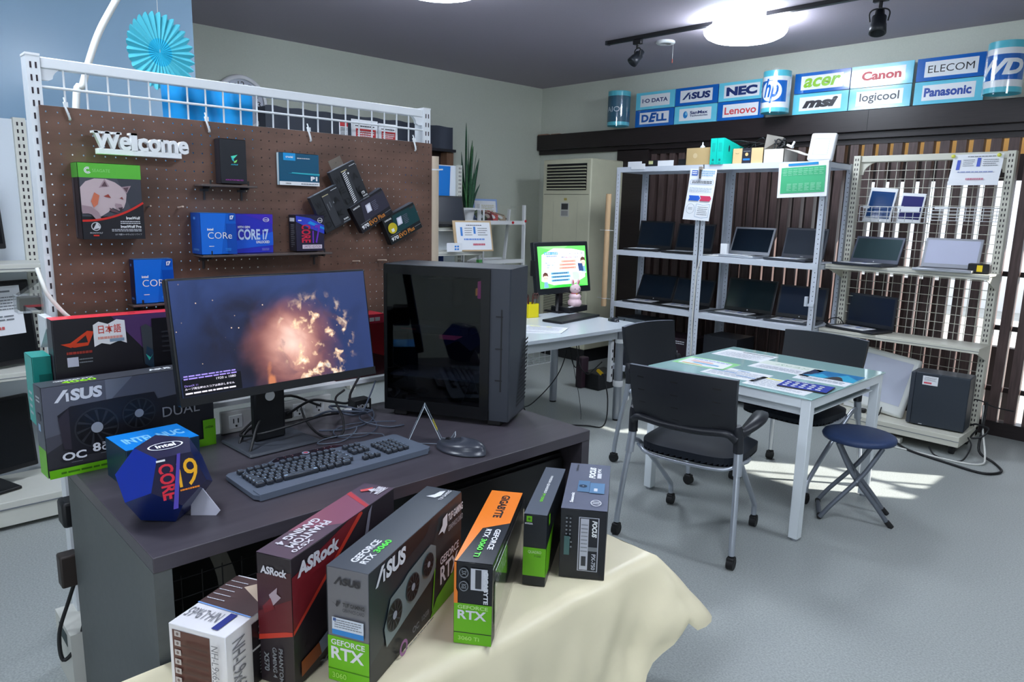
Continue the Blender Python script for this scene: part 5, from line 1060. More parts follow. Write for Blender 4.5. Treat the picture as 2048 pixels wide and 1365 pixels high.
for s in (-1, 1):
    b = B(); b.lathe([(0, 0), (.011, .006), (.014, .026), (.011, .044), (0, .052)], PK, 12, M=Matrix.Translation(Vector((s*.02, 0, .168))) @ Matrix.Rotation(s*.14, 4, 'Y')); b.lathe([(0, .01), (.007, .016), (.008, .028), (.006, .04), (0, .046)], mt((226, 130, 140), .6), 10, M=Matrix.Translation(Vector((s*.02, -.008, .168))) @ Matrix.Rotation(s*.14, 4, 'Y')); b.done('ear', t)
    b = B(); b.sphere((s*.018, -.041, .142), .004, INK, 8, 6); b.done('eye', t)
b = B(); b.sphere((0, -.044, .132), .003, mt((190, 100, 110), .5), 8, 6); b.done('nose', t)
b = B(); b.lathe([(.030, .100), (.034, .104), (.030, .108)], mt((190, 60, 80), .5), 20); b.sphere((0, -.036, .1), .007, mt((206, 160, 60), .3, .6), 10, 8); b.done('collar', t)
t = thing('pen_cup', 'square yellow pen cup with scissors and pens on the white desk', 'pen cup', (-3.80, 3.80, DZ), R(80)); YE2 = mt((240, 222, 30), .45)
b = B()
for q in ((-.05, .05, -.05, -.047), (-.05, .05, .047, .05), (-.05, -.047, -.05, .05), (.047, .05, -.05, .05)): b.box(*q, 0, .105, YE2)
b.box(-.05, .05, -.05, .05, 0, .004, YE2); b.done('cup', t)
for k, (x, y, h) in enumerate(((-.02, 0, .16), (.0, .02, .15), (.02, -.01, .17), (-.034, -.02, .15))):
    b = B(); b.cyl((x*.7, y*.7, .005), (x, y, h), .005, mt((92, 50, 44), .5), 8); b.cyl((x, y, h), (x*1.02, y*1.02, h+.012), .0035, mt((60, 36, 34), .5), 8)
    tag(b.done('pen', None, (-3.80, 3.80, DZ), R(80)), 'brown pen standing in the square yellow cup', 'pen', 'pens in the yellow cup')
t = thing('scissors', 'scissors with brown loop handles standing in the square yellow cup', 'scissors', (-3.80, 3.80, DZ), R(80))
for s in (0, 1):
    b = B(); b.tube(crom([(.022+.022*s, -.02, .14), (.020+.022*s, -.02, .17), (.034+.022*s, -.02, .18), (.040+.022*s, -.02, .16), (.030+.022*s, -.02, .135)], 4), .0035, mt((92, 56, 50), .5), 6); b.done('handle', t)
b = B(); b.bar((.03, -.02, .01), (.032, -.02, .14), .012, .003, STEEL); b.done('blade', t)
t = thing('pen_topper', 'blue round-headed pen topper in the square yellow cup', 'pen', (-3.80, 3.80, DZ), R(80)); b = B(); b.cyl((-.02, .028, .006), (-.03, .032, .2), .008, mt((60, 140, 200), .5), 10); b.done('stick', t); b = B(); b.sphere((-.03, .032, .20), .022, mt((40, 130, 200), .5), 12, 8); b.done('head', t)
for k, (dx, dy, a) in enumerate(((-.03, -.06, 18), (0, 0, 0))):
    b = B(); b.T = Matrix.Translation(Vector((dx, dy, k*.003))) @ Matrix.Rotation(R(a), 4, 'Z'); b.box(-.15, .15, -.11, .11, .0005, .0025, PAPER); f = Face(b, (-.15, -.11, .0025), (1, 0, 0), (0, 1, 0), .3, .22); f.lines(.1, .1, .9, .8, 12, mt((190, 196, 210), .5), .3, k); f.rect(.1, .84, .35, .9, mt((236, 232, 90), .5)); f.rect(.5, .84, .62, .9, mt((236, 232, 90), .5)); tag(b.done('paper_sheet', None, (-3.33, 3.47, DZ), R(30)), ['white sheet underneath on the white desk, nearer the tower', 'white sheet with yellow highlights lying on top on the white desk'][k], 'paper')
# cardboard tube tied to the grey racks
t = thing('cardboard_tube', 'long tan cardboard tube tied upright to the left grey rack post', 'tube', (-4.105, 5.055, .655))
b = B(); b.cyl((0, 0, 0), (0, 0, 1.0), .024, mt((206, 172, 132), .7), 20); b.done('tube', t)
for z in (.07, .68):
    b = B(); b.lathe([(.0255, z), (.0255, z+.005)], WHITE, 18); b.box(.0, .075, -.003, .003, z, z+.004, WHITE); b.box(-.08, -.02, -.003, .0, z, z+.004, WHITE); b.done('tie', t)

# ------------------------------------------------------------------ left wall: hood, second shelving, plant stand
t = thing('counter_hood', 'dark blue-grey box hood over the wooden counter opening on the left wall', 'hood', (0, 0, 0))
HD = mt((58, 64, 78), .5, noise=.2, nscale=3, name='dark_worn_cloth')
b = B(); b.grid(lambda u, v: (-5.60+.006*math.sin(u*40), 2.60+1.88*u, 2.055+(.207+.004*math.sin(u*50)-.02*(1-u)*0)*v), 60, 4, HD); b.box(-5.765, -5.605, 2.60, 4.475, 2.055, 2.258, HD, .004); b.done('cloth_front', t)
b = B(); b.box(-5.765, -5.58, 2.60, 4.51, 2.03, 2.055, mt((34, 34, 42), .5)); b.done('ledge', t)
t = thing('serving_counter', 'brown wooden serving counter below the dark hood on the left wall', 'counter', (0, 0, 0)); WDN = mt((134, 100, 78), .55, noise=.15, nscale=6, stretch=(8, 8, 1))
b = B(); b.box(-5.765, -5.62, 4.43, 4.51, .8, 2.028, WDN); b.done('post', t); b = B(); b.box(-5.765, -5.72, 2.62, 4.43, .8, 2.028, mt((60, 44, 40), .6)); b.done('back_panel', t); b = B(); b.box(-5.72, -5.65, 4.26, 4.31, .8, 1.97, mt((196, 190, 178), .5)); b.done('inner_post', t)
t = gondola('shop_shelving', 'white shelving with a blue banner behind the right end of the pegboard', 'shelving', (-5.10, 0, 0), R(90), 1, 1.875, (3.0, 4.14), [(3.0, 4.16, 1.335, .14), (3.0, 4.22, 1.13, .26), (3.0, 4.16, .7, .3)], (4.12, 3.0), panel=WP)
b = B(); b.grid(lambda u, v: (3.55+.50*u-.02*(1-v)*u, -.012-.003*math.sin(u*9), 1.30+.56*v), 10, 2, mt((16, 122, 210), .5)); b.done('banner', t)
b = B(); b.box(3.4, 3.98, -.01, -.008, .75, 1.10, mt((20, 50, 110), .5)); b.done('lower_banner', t)
PCL = ['price card on the leftmost laptop of the upper rack shelf', 'price card on the upper shelf laptop half behind the middle posts', 'price card on the silver laptop of the upper rack shelf', 'price card on the grey laptop behind the right rack post', 'price card on the leftmost laptop of the lower rack shelf', 'price card on the lower shelf laptop left of the middle posts', 'price card on the wide black laptop of the lower rack shelf', 'price card on the grey-rimmed laptop behind the right rack post', 'price card on the grey-rimmed laptop of the upper net shelf', 'curled white price card on the dark laptop of the lower net shelf']
def laptop(loc, rz, w_, d, hl, tl, label, case, bez, scrm, paper=0, group='laptops on the steel racks', logo=None, name='laptop', cam_=False, keys=True):
    """local: hinge at y=0, keyboard towards -y"""
    t = thing(name, label, 'laptop', loc, R(rz), group)
    b = B(); b.box(-w_/2, w_/2, -d, 0, .002, .018, case, .003, 1); b.done('base', t)
    if keys:
        b = B(); f = Face(b, (-w_/2, -d, .018), (1, 0, 0), (0, 1, 0), w_, d, .0006); f.rect(.06, .40, .94, .92, BLACK); f.rect(.36, .06, .64, .34, mt((60, 62, 68), .4) if case is not SILVER else mt((150, 154, 160), .4)); b.done('keyboard_deck', t)
    T = Matrix.Translation(Vector((0, 0, .016))) @ Matrix.Rotation(R(-tl), 4, 'X')
    b = B(); b.T = T; b.box(-w_/2, w_/2, 0, .008, 0, hl, case, .003, 1); f = Face(b, (-w_/2, 0, 0), (1, 0, 0), (0, 0, 1), w_, hl, .0005); f.P = lambda x, y, l, f=f: f.o+f.u*(x*f.W)+f.vv*(y*f.H)+Vector((0, -1, 0))*l
    f.rect(.01, .01, .99, .99, bez); 
    if logo: f.disc(.5, .05, .013, logo, 14) if logo is not GREY else f.text('DELL', .46, .035, .54, .065, LT, .03)
    if cam_: f.disc(.5, .965, .006, INK, 8); f.disc(.53, .965, .004, INK, 8)
    b.done('lid', t)
    b = B(); b.T = T; b.box(-w_/2+.016, w_/2-.016, -.0012, .0, .028, hl-.016, scrm); b.done('screen', t)
    if paper:
        pt_ = thing('price_card', PCL.pop(0), 'paper', loc, R(rz), 'price cards lying on laptops'); 
        b = B(); a = paper; b.box(-w_*.36, w_*.30, -d*1.0, -d*.34, .0195, .0205, PAPER); f = Face(b, (-w_*.36, -d, .0205), (1, 0, 0), (0, 1, 0), w_*.66, d*.66); f.rect(.15, .5, .21, .9, mt((60, 100, 190), .5)); f.rect(.55, .5, .61, .9, mt((60, 100, 190), .5)); f.lines(.25, .2, .5, .9, 6, GREY, .3); f.lines(.65, .2, .9, .9, 6, GREY, .3, 3); b.done('card', pt_)
    return t
NAVB = mt((26, 32, 42), .22)
laptop((-5.02, 3.93, 1.337), 84, .46, .10, .26, 14, 'dark laptop on the white shelving under the blue banner', BLACK, BLACK, mt((34, 40, 52), .25), group=None)
t = thing('price_board', 'beige clip board with a white price sheet on the white shelf by the ladder stand', 'price board', (-4.80, 4.10, 1.132), R(78))
b = B(); T = Matrix.Rotation(R(-14), 4, 'X'); b.T = T; b.box(-.19, .19, 0, .006, 0, .27, mt((200, 172, 134), .6)); b.done('board', t)
b = B(); b.T = T; b.box(-.165, .175, -.003, -.001, .012, .255, PAPER); f = Face(b, (-.165, -.003, .012), (1, 0, 0), (0, 0, 1), .34, .243); f.P = lambda x, y, l, f=f: f.o+f.u*(x*f.W)+f.vv*(y*f.H)+Vector((0, -1, 0))*l
f.lines(.3, .86, .75, .92, 1, GREY, .6); f.rect(.12, .5, .18, .82, mt((60, 130, 210), .5)); f.rect(.50, .58, .56, .84, mt((60, 130, 210), .5)); f.lines(.24, .5, .46, .82, 4, GREY, .3); f.lines(.62, .5, .9, .82, 4, GREY, .3, 4); f.lines(.2, .34, .8, .42, 1, mt((110, 150, 220), .5), .7); f.lines(.45, .14, .8, .24, 1, mt((200, 90, 110), .5), .7); b.done('sheet', t)
t = thing('paper_card', 'white curved card with a small blue pattern left of the beige clip board', 'card', (-4.80, 3.85, 1.132), R(82)); b = B(); b.box(-.06, .09, -.01, -.008, 0, .075, PAPER); f = Face(b, (-.06, -.01, 0), (1, 0, 0), (0, 0, 1), .15, .075)
for q in ((.5, .5), (.66, .5), (.5, .2), (.66, .2)): f.rect(q[0], q[1], q[0]+.12, q[1]+.2, mt((60, 140, 220), .5))
b.done('card', t)
# ladder stand
t = thing('ladder_stand', 'white two-tier ladder stand holding the plant and leaflets by the left wall', 'stand', (-5.28, 4.56, 0))
for y in (0, .60):
    b = B(); b.bar((0, y, 0), (0, y, 1.545), .034, .02, WHITE, (0, 1, 0)); b.done('front_post', t); b = B(); b.bar((-.40, y, 0), (-.22, y, 1.50), .03, .02, WHITE, (0, 1, 0)); b.done('rear_post', t)
for z, d in ((1.385, .26), (1.0, .33), (.55, .36)):
    b = B(); b.box(-d, .01, .0, .60, z-.03, z-.015, WHITE); b.box(-.005, .013, 0, .60, z-.035, z+.003, WHITE); b.box(-d, -d+.01, 0, .60, z-.035, z, WHITE); b.done('shelf', t)
b = B(); b.box(-.003, .003, .02, .58, 1.39, 1.535, glass('clear_rail', mix=.05)); b.done('clear_guard', t)
for y, z in ((.43, 1.37), (.605, 1.385)):
    b = B(); b.sphere((.02, y, z), .013, mt((206, 40, 50), .4), 12, 8); b.done('red_stopper', t)
b = B(); b.box(-.01, .03, -.02, .03, .985, 1.012, mt((120, 220, 130), .5)); b.done('green_tag', t)
t = thing('plant_stand', 'white open crate under the snake plant beside the ladder stand', 'stand', (-5.33, 4.31, 0))
for z in (1.37, 1.50):
    b = B(); b.box(-.13, .12, -.0, .26, z-.012, z, WHITE) if z < 1.4 else (b.box(.10, .12, 0, .26, z-.012, z, WHITE), b.box(-.13, -.11, 0, .26, z-.012, z, WHITE)); b.done('tier', t)
for x in (-.125, .115):
    for y in (.004, .25): b = B(); b.box(x-.006, x+.006, y-.006, y+.006, 0, 1.5, WHITE); b.done('post', t)
t = thing('snake_plant', 'tall snake plant in a white pot beside the ladder stand on the left', 'plant', (-5.33, 4.45, 1.3705))
b = B(); b.lathe([(0, .0), (.085, 0), (.095, .022), (.088, .022), (.07, .012)], WHITE, 24); b.lathe([(.055, .012), (.078, .13), (.082, .135), (.074, .135), (.06, .10), (0, .10)], WHITE, 24); b.done('pot', t)
GL = [mt((46, 92, 62), .5, noise=.3, nscale=30, stretch=(1, 1, 3)), mt((66, 116, 70), .5, noise=.3, nscale=24, stretch=(1, 1, 3)), mt((34, 76, 56), .5, noise=.3, nscale=30)]
rp = random.Random(3)
specs = [(-.06, .01, .82, -.03, .02), (.0, .05, .66, .02, .03), (.01, .02, .72, -.02, .0), (.03, .07, .46, .03, .10), (-.02, .05, .60, 0, .06), (.02, .09, .50, .03, .12), (-.05, -.02, .45, -.04, -.07), (.02, -.03, .30, .03, -.13), (.0, .10, .26, .02, .16), (-.03, -.06, .22, .0, -.16), (.04, .0, .24, .08, -.02), (.01, .06, .40, .05, .07), (-.04, .03, .52, -.06, .03)]
specs = [(x, y, h, dx*.6, dy*.6) for x, y, h, dx, dy in specs]+[(rp.uniform(-.05, .05), rp.uniform(-.05, .09), rp.uniform(.2, .62), rp.uniform(-.04, .04), rp.uniform(-.05, .07)) for _ in range(16)]
for k, (x, y, h, dx, dy) in enumerate(specs):
    b = B(); wv = .014 if h > .4 else .010; ph = rp.uniform(0, 3.1); N_ = 10; A = []
    for i in range(N_+1):
        q = i/N_; wd_ = wv*(1.15 if q < .6 else 1)*(1-q**5)+.0015; a = ph+q*.8; c = Vector((x*.5+dx*q**1.6, y*.5+dy*q**1.6, .10+h*q)); d = Vector((math.cos(a), math.sin(a), 0)); n_ = Vector((-d.y, d.x, 0))
        A.append([b.v(c-d*wd_), b.v(c+n_*wd_*.35), b.v(c+d*wd_), b.v(c-n_*wd_*.12)])
    for p0, p1 in zip(A, A[1:]):
        for j in range(4): b.f([p0[j], p0[(j+1) % 4], p1[(j+1) % 4], p1[j]], GL[k % 3], True)
    b.done('leaf', t)
t = thing('certificate_frame', 'light blue framed sheet leaning on the wall behind the leaflets', 'picture frame', (-5.52, 4.85, 1.385), R(84)); b = B(); b.T = Matrix.Rotation(R(-8), 4, 'X'); b.box(-.14, .16, 0, .012, 0, .215, mt((150, 176, 224), .4), .002); b.done('frame', t); b = B(); b.T = Matrix.Rotation(R(-8), 4, 'X'); b.box(-.12, .14, -.002, 0, .02, .195, PAPER); f = Face(b, (-.12, -.002, .02), (1, 0, 0), (0, 0, 1), .26, .175); f.lines(.1, .3, .9, .8, 5, mt((200, 190, 120), .5), .3); b.done('sheet', t)
LFG = 'leaflets on the ladder stand'; cols_ = [(84, 96, 84), (110, 56, 60), (216, 70, 80), (120, 136, 104), (196, 172, 150), (110, 92, 86), (226, 216, 216)]
for k in range(6):
    b = B(); b.T = Matrix.Rotation(R(-38-4*k), 4, 'X') @ Matrix.Rotation(R((-22, 14, 30, -12, 26, -30)[k]), 4, 'Y'); b.box(-.06, .06, 0, .0015, 0, .13, mt(cols_[k], .45)); f = Face(b, (-.06, 0, 0), (1, 0, 0), (0, 0, 1), .12, .13); f.P = lambda x, y, l, f=f: f.o+f.u*(x*f.W)+f.vv*(y*f.H)+Vector((0, -1, 0))*l
    f.disc(.5, .45, .24, PAPER if k % 2 == 0 else mt((190, 180, 170), .5), 20); f.rect(.1, .8, .9, .92, mt(cols_[(k+3) % 7], .5))
    tag(b.done('leaflet', None, (-5.32-.012*k, 4.66+.066*k, 1.389), R(88)), ['dark green leaflet with a white circle at the left end of the ladder stand', 'maroon leaflet second from the left on the ladder stand', 'red leaflet with a white circle on the ladder stand', 'olive leaflet in the middle of the ladder stand', 'tan leaflet with a white circle on the ladder stand', 'dark brown leaflet at the right end of the ladder stand'][k], 'leaflet', LFG)

# ------------------------------------------------------------------ two grey angle-iron racks with laptops
AIR = mt((208, 214, 224), .42)
def angle_rack(name, label, x0, x1, yf, yb, h, levels):
    t = thing(name, label, 'rack', (x0, yf, 0)); W_ = x1-x0; D_ = yb-yf
    for x, sx in ((0, 1), (W_, -1)):
        for y, sy in ((0, 1), (D_, -1)):
            b = B(); b.box(x, x+sx*.042, y, y+sy*.003, 0, h, AIR); b.box(x, x+sx*.003, y, y+sy*.042, 0, h, AIR)
            HO = mt((40, 42, 50), .6)
            if sy > 0: f = Face(b, (min(x, x+sx*.042), y, 0), (1, 0, 0), (0, 0, 1), .042, h)
            else: f = Face(b, (min(x, x+sx*.042), y-.003, 0), (1, 0, 0), (0, 0, 1), .042, h)
            n = int(h/.034)
            for k in range(n): f.e = .0004; f.disc(.5, (k+.5)*.034/h, .09, HO, 6)
            e = Face(b, (x+sx*.003 if sx > 0 else x-.003, min(y, y+sy*.042), 0), (0, 1, 0), (0, 0, 1), .042, h)
            b.done('post', t)
    for z in levels:
        b = B(); b.box(.003, W_-.003, .004, D_-.004, z-.004, z, AIR); b.box(.003, W_-.003, -.002, .002, z-.04, z+.002, AIR); b.box(.003, W_-.003, D_-.004, D_, z-.04, z, AIR); b.box(.003, .006, .0, D_, z-.04, z, AIR); b.box(W_-.006, W_-.003, .0, D_, z-.04, z, AIR); b.done('shelf', t)
    return t
YF, YB = 5.10, 5.52
angle_rack('steel_rack', 'grey angle-iron rack standing next to the air conditioner', -4.065, -3.195, YF, YB, 1.885, (1.883, 1.165, .70, .12))
angle_rack('steel_rack', 'grey angle-iron rack standing between its twin and the white net shelving', -3.19, -2.205, YF, YB, 1.885, (1.883, 1.165, .70, .12))
LG = 'laptops on the steel racks'
def lap2(x, y, z, rz, w_, hl, tl, label, **k): return laptop((x, y, z), rz, w_, k.pop('d', .235), hl, tl, label, k.pop('case', BLACK), k.pop('bez', mt((22, 24, 28), .35)), k.pop('scr', mt((16, 30, 44), .2)), group=LG, **k)
lap2(-3.87, 5.44, 1.166, 6, .352, .252, 12, 'black laptop at the left end of the upper rack shelf, nearest the air conditioner', paper=1)
lap2(-3.46, 5.44, 1.166, 5, .355, .24, 14, 'black laptop on the upper rack shelf, half behind the middle posts', paper=1)
lap2(-2.93, 5.43, 1.166, -3, .365, .235, 20, 'silver laptop on the upper rack shelf right of the middle posts', case=SILVER, bez=SILVER, cam_=True, paper=1)
lap2(-2.485, 5.43, 1.166, -8, .36, .235, 12, 'grey laptop on the upper rack shelf behind the right rack post', case=mt((64, 66, 74), .35, .4), bez=mt((84, 86, 94), .4), scr=mt((60, 66, 76), .2), logo=GREY, paper=1)
lap2(-3.835, 5.43, .701, 6, .37, .25, 27, 'black laptop at the left end of the lower rack shelf', logo=LT, paper=1)
lap2(-3.44, 5.43, .701, 0, .385, .235, 20, 'black laptop on the lower rack shelf, left of the middle posts', logo=LT, paper=1)
lap2(-2.90, 5.43, .701, -2, .435, .272, 14, 'wide silver-edged laptop on the lower rack shelf beside the middle posts', case=mt((96, 100, 104), .35, .6), logo=LT, scr=mt((18, 34, 40), .2), paper=1)
lap2(-2.46, 5.43, .701, 5, .375, .255, 13, 'black grey-rimmed laptop on the lower rack shelf behind the right post', case=mt((86, 90, 96), .35, .6), logo=LT, scr=mt((20, 34, 56), .2), paper=1)
# odds and ends on top of the racks
ZR = 1.8835
KR = mt((190, 164, 116), .7); KR2 = mt((206, 180, 140), .7)
def openbox(name, label, x, y, w_, d, h, m, rz=0, deco=None, flap=None, cat='carton', z=ZR):
    t = thing(name, label, cat, (x, y, z), R(rz)); b = B(); th = .004
    for q in ((0, w_, 0, th), (0, w_, d-th, d), (0, th, 0, d), (w_-th, w_, 0, d)): b.box(*q, 0, h, m)
    b.box(0, w_, 0, d, 0, th, m)
    if deco: deco(Face(b, (0, 0, 0), (1, 0, 0), (0, 0, 1), w_, h))
    b.done('carton_body', t)
    for pts in (flap or []):
        b = B(); b.poly([Vector(p) for p in pts], m); b.poly([Vector(p)+Vector((0, .002, .001)) for p in pts[::-1]], m); b.done('flap', t)
    return t
openbox('cardboard_box', 'plain tan cardboard box on the rack top left of the turquoise file', -3.375, 5.115, .225, .20, .135, KR, 0, lambda f: f.disc(.38, .55, .09, mt((206, 186, 144), .6), 16))
AMZ = mt((204, 178, 130), .7)
def amz(f): f.rect(.32, 0, .62, 1, mt((34, 34, 44), .5)); f.ring(.16, .72, .05, .065, mt((90, 70, 56), .6), 14, 200, 340, q=1.); f.disc(.47, .6, .05, mt((220, 180, 120), .5), 14); f.rect(.36, .22, .58, .34, mt((40, 120, 200), .5)); f.lines(.36, .75, .58, .85, 1, GREY, .5)
openbox('cardboard_box', 'small tan cardboard box with a dark printed band on the rack top', -2.965, 5.125, .255, .18, .115, AMZ, 0, amz)
openbox('open_carton', 'open pale carton with raised flaps full of dark cords on the rack top', -2.71, 5.125, .16, .22, .10, mt((202, 196, 186), .7), 0, None, [((.0, 0, .10), (.0, .22, .10), (.05, .20, .20), (.005, .02, .21)), ((.16, 0, .10), (.32, -.01, .045), (.30, .2, .05), (.16, .22, .10))])
TQ = mt((16, 196, 178), .35)
t = thing('file_box', 'bright turquoise pair of file boxes standing on the rack top', 'file box', (-3.145, 5.09, ZR))
for k in range(2):
    b = B(); x = .006+k*.058; M = Matrix.Translation(Vector((x, 0, 0))) @ Matrix(((0, 0, 1, 0), (1, 0, 0, 0), (0, 1, 0, 0), (0, 0, 0, 1)))
    b.prism([(0, 0), (.30, 0), (.30, .15), (.27, .152), (.02, .198), (0, .198)], 0, .055, TQ, M); f = Face(b, (x, 0, 0), (1, 0, 0), (0, 0, 1), .055, .198); f.disc(.5, .17, .17, mt((10, 120, 112), .5), 12); f.rect(.25, .5, .75, .82, mt((20, 176, 162), .4)); f.lines(.3, .03, .7, .07, 1, mt((10, 130, 120), .5), .6)
    r = Face(b, (x+.055, 0, 0), (0, 1, 0), (0, 0, 1), .30, .198); r.poly([(.28+.035*math.cos(a), .62+.13*math.sin(a)) for a in [i*math.pi/8 for i in range(16)]], mt((30, 60, 62), .6)); b.done('file', t)
t = thing('tangled_cords', 'dark tangled cords heaped in the open carton on the rack top', 'cord', (-2.63, 5.24, ZR+.006)); rr = random.Random(9)
for k in range(4):
    b = B(); b.tube(crom([(rr.uniform(-.06, .06), rr.uniform(-.07, .07), rr.uniform(.03, .19)) for _ in range(9)], 5), .005, CABLE, 6); b.done('cord', t)
b = B(); b.bar((.09, -.09, .12), (.14, -.11, .10), .02, .012, PRW); b.bar((.13, -.11, .10), (.15, -.11, .14), .012, .012, PRW); b.done('plug', t)
t = thing('tangled_cords', 'dark tangled cords behind the tan boxes on the rack top', 'cord', (-3.0, 5.33, ZR+.006))
for k in range(5):
    b = B(); b.tube(crom([(rr.uniform(-.26, .2), rr.uniform(-.02, .10), rr.uniform(.01, .20)) for _ in range(9)], 5), .005, CABLE, 6); b.done('cord', t)
t = thing('small_bulb', 'small clear bulb piece poking up from the plain tan box', 'bulb', (-3.28, 5.20, ZR)); b = B(); b.box(-.05, .05, -.05, .05, .004, .12, mt((60, 56, 50), .6)); b.done('packing', t); b = B(); b.lathe([(.018, .12), (.02, .15), (.006, .165), (.004, .185), (0, .186)], mt((200, 214, 224), .15), 12); b.done('bulb', t)
for k, (x, y, w_, dz, lab) in enumerate(((-3.95, 5.105, .145, .045, 'white card strip standing at the left end of the rack top'), (-3.905, 5.075, .145, .0, 'white card strip hanging lower at the front left of the rack top'), (-3.64, 5.105, .155, .045, 'white card strip standing before the dark boxes on the rack top'))):
    b = B(); b.box(0, w_, 0, .003, -.02 if k == 1 else 0, .025 if k == 1 else .045, PAPER); tag(b.done('card_strip', None, (x, y-(.0 if k != 1 else -.018), ZR+.0005+(0 if k == 1 else .0))), lab, 'card', 'card strips on the rack top')
for x, w_, lab in ((-3.77, .10, 'small black box with a yellow tag on the rack top'), (-3.47, .08, 'small black box right of the second card strip on the rack top')):
    b = B(); b.box(0, w_, 0, .12, 0, .055, mt((28, 30, 34), .4), .003); f = Face(b, (0, 0, 0), (1, 0, 0), (0, 0, 1), w_, .055)
    if w_ > .09: f.rect(.05, .4, .5, .9, mt((206, 206, 150), .5))
    tag(b.done('small_black_box', None, (x, 5.15, ZR)), lab, 'box')
t = thing('wireless_base', 'white rounded square device standing on the right end of the rack top', 'device', (-2.24, 5.098, ZR-.01), R(-3))
b = B(); b.T = Matrix.Rotation(R(-8), 4, 'X') @ Matrix.Rotation(R(3), 4, 'Y'); b.box(-.135, .05, .0, .035, .012, .205, WHITE, .015, 3); f = Face(b, (-.095, 0, .055), (1, 0, 0), (0, 0, 1), .105, .11); f.P = lambda x, y, l, f=f: f.o+f.u*(x*f.W)+f.vv*(y*f.H)+Vector((0, -1, 0))*l
EG = mt((150, 160, 184), .5)
f.line([(0, 0), (1, 0), (1, 1), (0, 1), (0, 0)], .002, EG); b.done('casing', t)
# hanging sheets
def hang(name, label, cat, x, z, w_, h, rz, curl, deco, rx=0, y=5.085):
    b = B(); fn = lambda u, v: Vector((u*w_, -curl*math.sin((1-v)*1.6)*(1-v), v*h-h))
    T = Matrix.Translation(Vector((x, y, z))) @ Matrix.Rotation(R(rz), 4, 'Y') @ Matrix.Rotation(R(rx), 4, 'X'); b.T = T
    b.grid(fn, 4, 10, PAPER); f = Face(b, (0, 0, -h), (1, 0, 0), (0, 0, 1), w_, h, .0012, .0006); f.P = lambda x, y, l: fn(x, y)+Vector((0, -l, 0)); deco(f); return tag(b.done(name), label, cat)
def flyer(f):
    b1 = mt((40, 96, 200), .5); f.rect(.08, .87, .30, .97, b1); f.lines(.10, .885, .28, .96, 2, PRW, .6); f.lines(.36, .86, .95, .98, 3, mt((150, 190, 220), .5), .5)
    f.line([(.08, .70), (.06, .75), (.10, .79), (.90, .79), (.95, .75), (.92, .70), (.08, .70)], .002, mt((110, 140, 190), .5)); f.lines(.14, .715, .88, .775, 2, DKGREY, .5, 4); f.lines(.08, .55, .92, .64, 4, mt((160, 176, 190), .5), .4)
    f.poly([(.10, .38), (.14, .43), (.10, .48), (.48, .48), (.54, .43), (.48, .38)], b1); f.poly([(.52, .38), (.58, .43), (.52, .48), (.90, .48), (.96, .43), (.90, .38)], mt((206, 60, 96), .5))
    f.ring(.24, .22, .15, .16, mt((130, 140, 150), .5), 24, q=.62); f.lines(.16, .2, .32, .25, 2, GREY, .4); f.line([(.45, .07), (.45, .32), (.70, .30), (.95, .32), (.95, .07), (.70, .05), (.45, .07)], .0025, mt((120, 150, 180), .5)); f.lines(.52, .1, .9, .28, 5, GREY, .3)
hang('flyer', 'white hanging flyer with a blue and a pink arrow between the two grey racks', 'flyer', -3.295, 1.855, .24, .40, 2.5, .04, flyer, 0, 5.07)
def chart(f):
    f.rect(.06, .12, .95, .86, mt((70, 176, 124), .5)); f.rect(.20, .90, .80, .97, mt((40, 140, 200), .4)); l = mt((160, 214, 186), .5)
    for k in range(8): f.lines(.10+k*.105, .62, .18+k*.105, .82, 4, l, .25, k)
    for k in range(6): f.lines(.20+k*.12, .18, .29+k*.12, .40, 7, l, .35, k+9)
    f.line([(.08, .72), (.94, .74)], .001, l)
hang('chart_sheet', 'white sheet with a green table clipped at the right end of the racks', 'sheet', -2.545, 1.872, .36, .245, -2.5, .01, chart, 0, 5.055)
b = B(); b.bar((0, 0, 0), (.0, 0, -.07), .012, .012, mt((70, 60, 56), .4)); b.box(-.014, .014, -.004, .02, -.004, .022, mt((150, 140, 130), .4)); tag(b.done('binder_clip', None, (-3.195, 5.058, 1.845)), 'dark clip holding the hanging flyer', 'clip')
# boxes on the bottom level
def bxx(label, x, y, w_, d, h, m, deco, z=.1205): return carton('hardware_box', label, (x, y, z), 0, w_, d, h, m, deco)
def camo(F):
    f = F['front']; rc = random.Random(4); f.poly([(.0, .5), (.0, 1), (.7, 1), (.9, .55)], mt((112, 122, 130), .4))
    for k in range(34): x, y = rc.uniform(.02, .66), rc.uniform(.55, .98); f.poly([(x, y), (x+.05, y+.03), (x+.03, y-.05)], mt((50, 56, 62), .4))
    f.lines(.76, .8, .92, .86, 1, LT, .6)
bxx('dark box with a grey camouflage print at the bottom of the left rack', -4.02, 5.16, .43, .28, .44, mt((40, 44, 52), .4), camo)
def lum(F):
    f = F['front']
    for k in range(3): f.poly([(.03+k*.03, .6), (.05+k*.03, .62), (.22+k*.03, .25), (.20+k*.03, .22)], mt(((240, 70, 90), (240, 150, 60), (90, 220, 110))[k], .4))
    f.lines(.3, .84, .8, .94, 2, LT, .4); f.lines(.45, .6, .62, .7, 1, LT, .6); f.rect(.45, .05, .85, .35, mt((170, 176, 200), .4))
bxx('dark box with a rainbow slash at the bottom of the left rack', -3.56, 5.14, .34, .28, .34, mt((40, 28, 36), .4), lum)
bxx('plain black box at the bottom of the right rack', -3.12, 5.16, .30, .28, .40, mt((34, 36, 42), .45), lambda F: None)
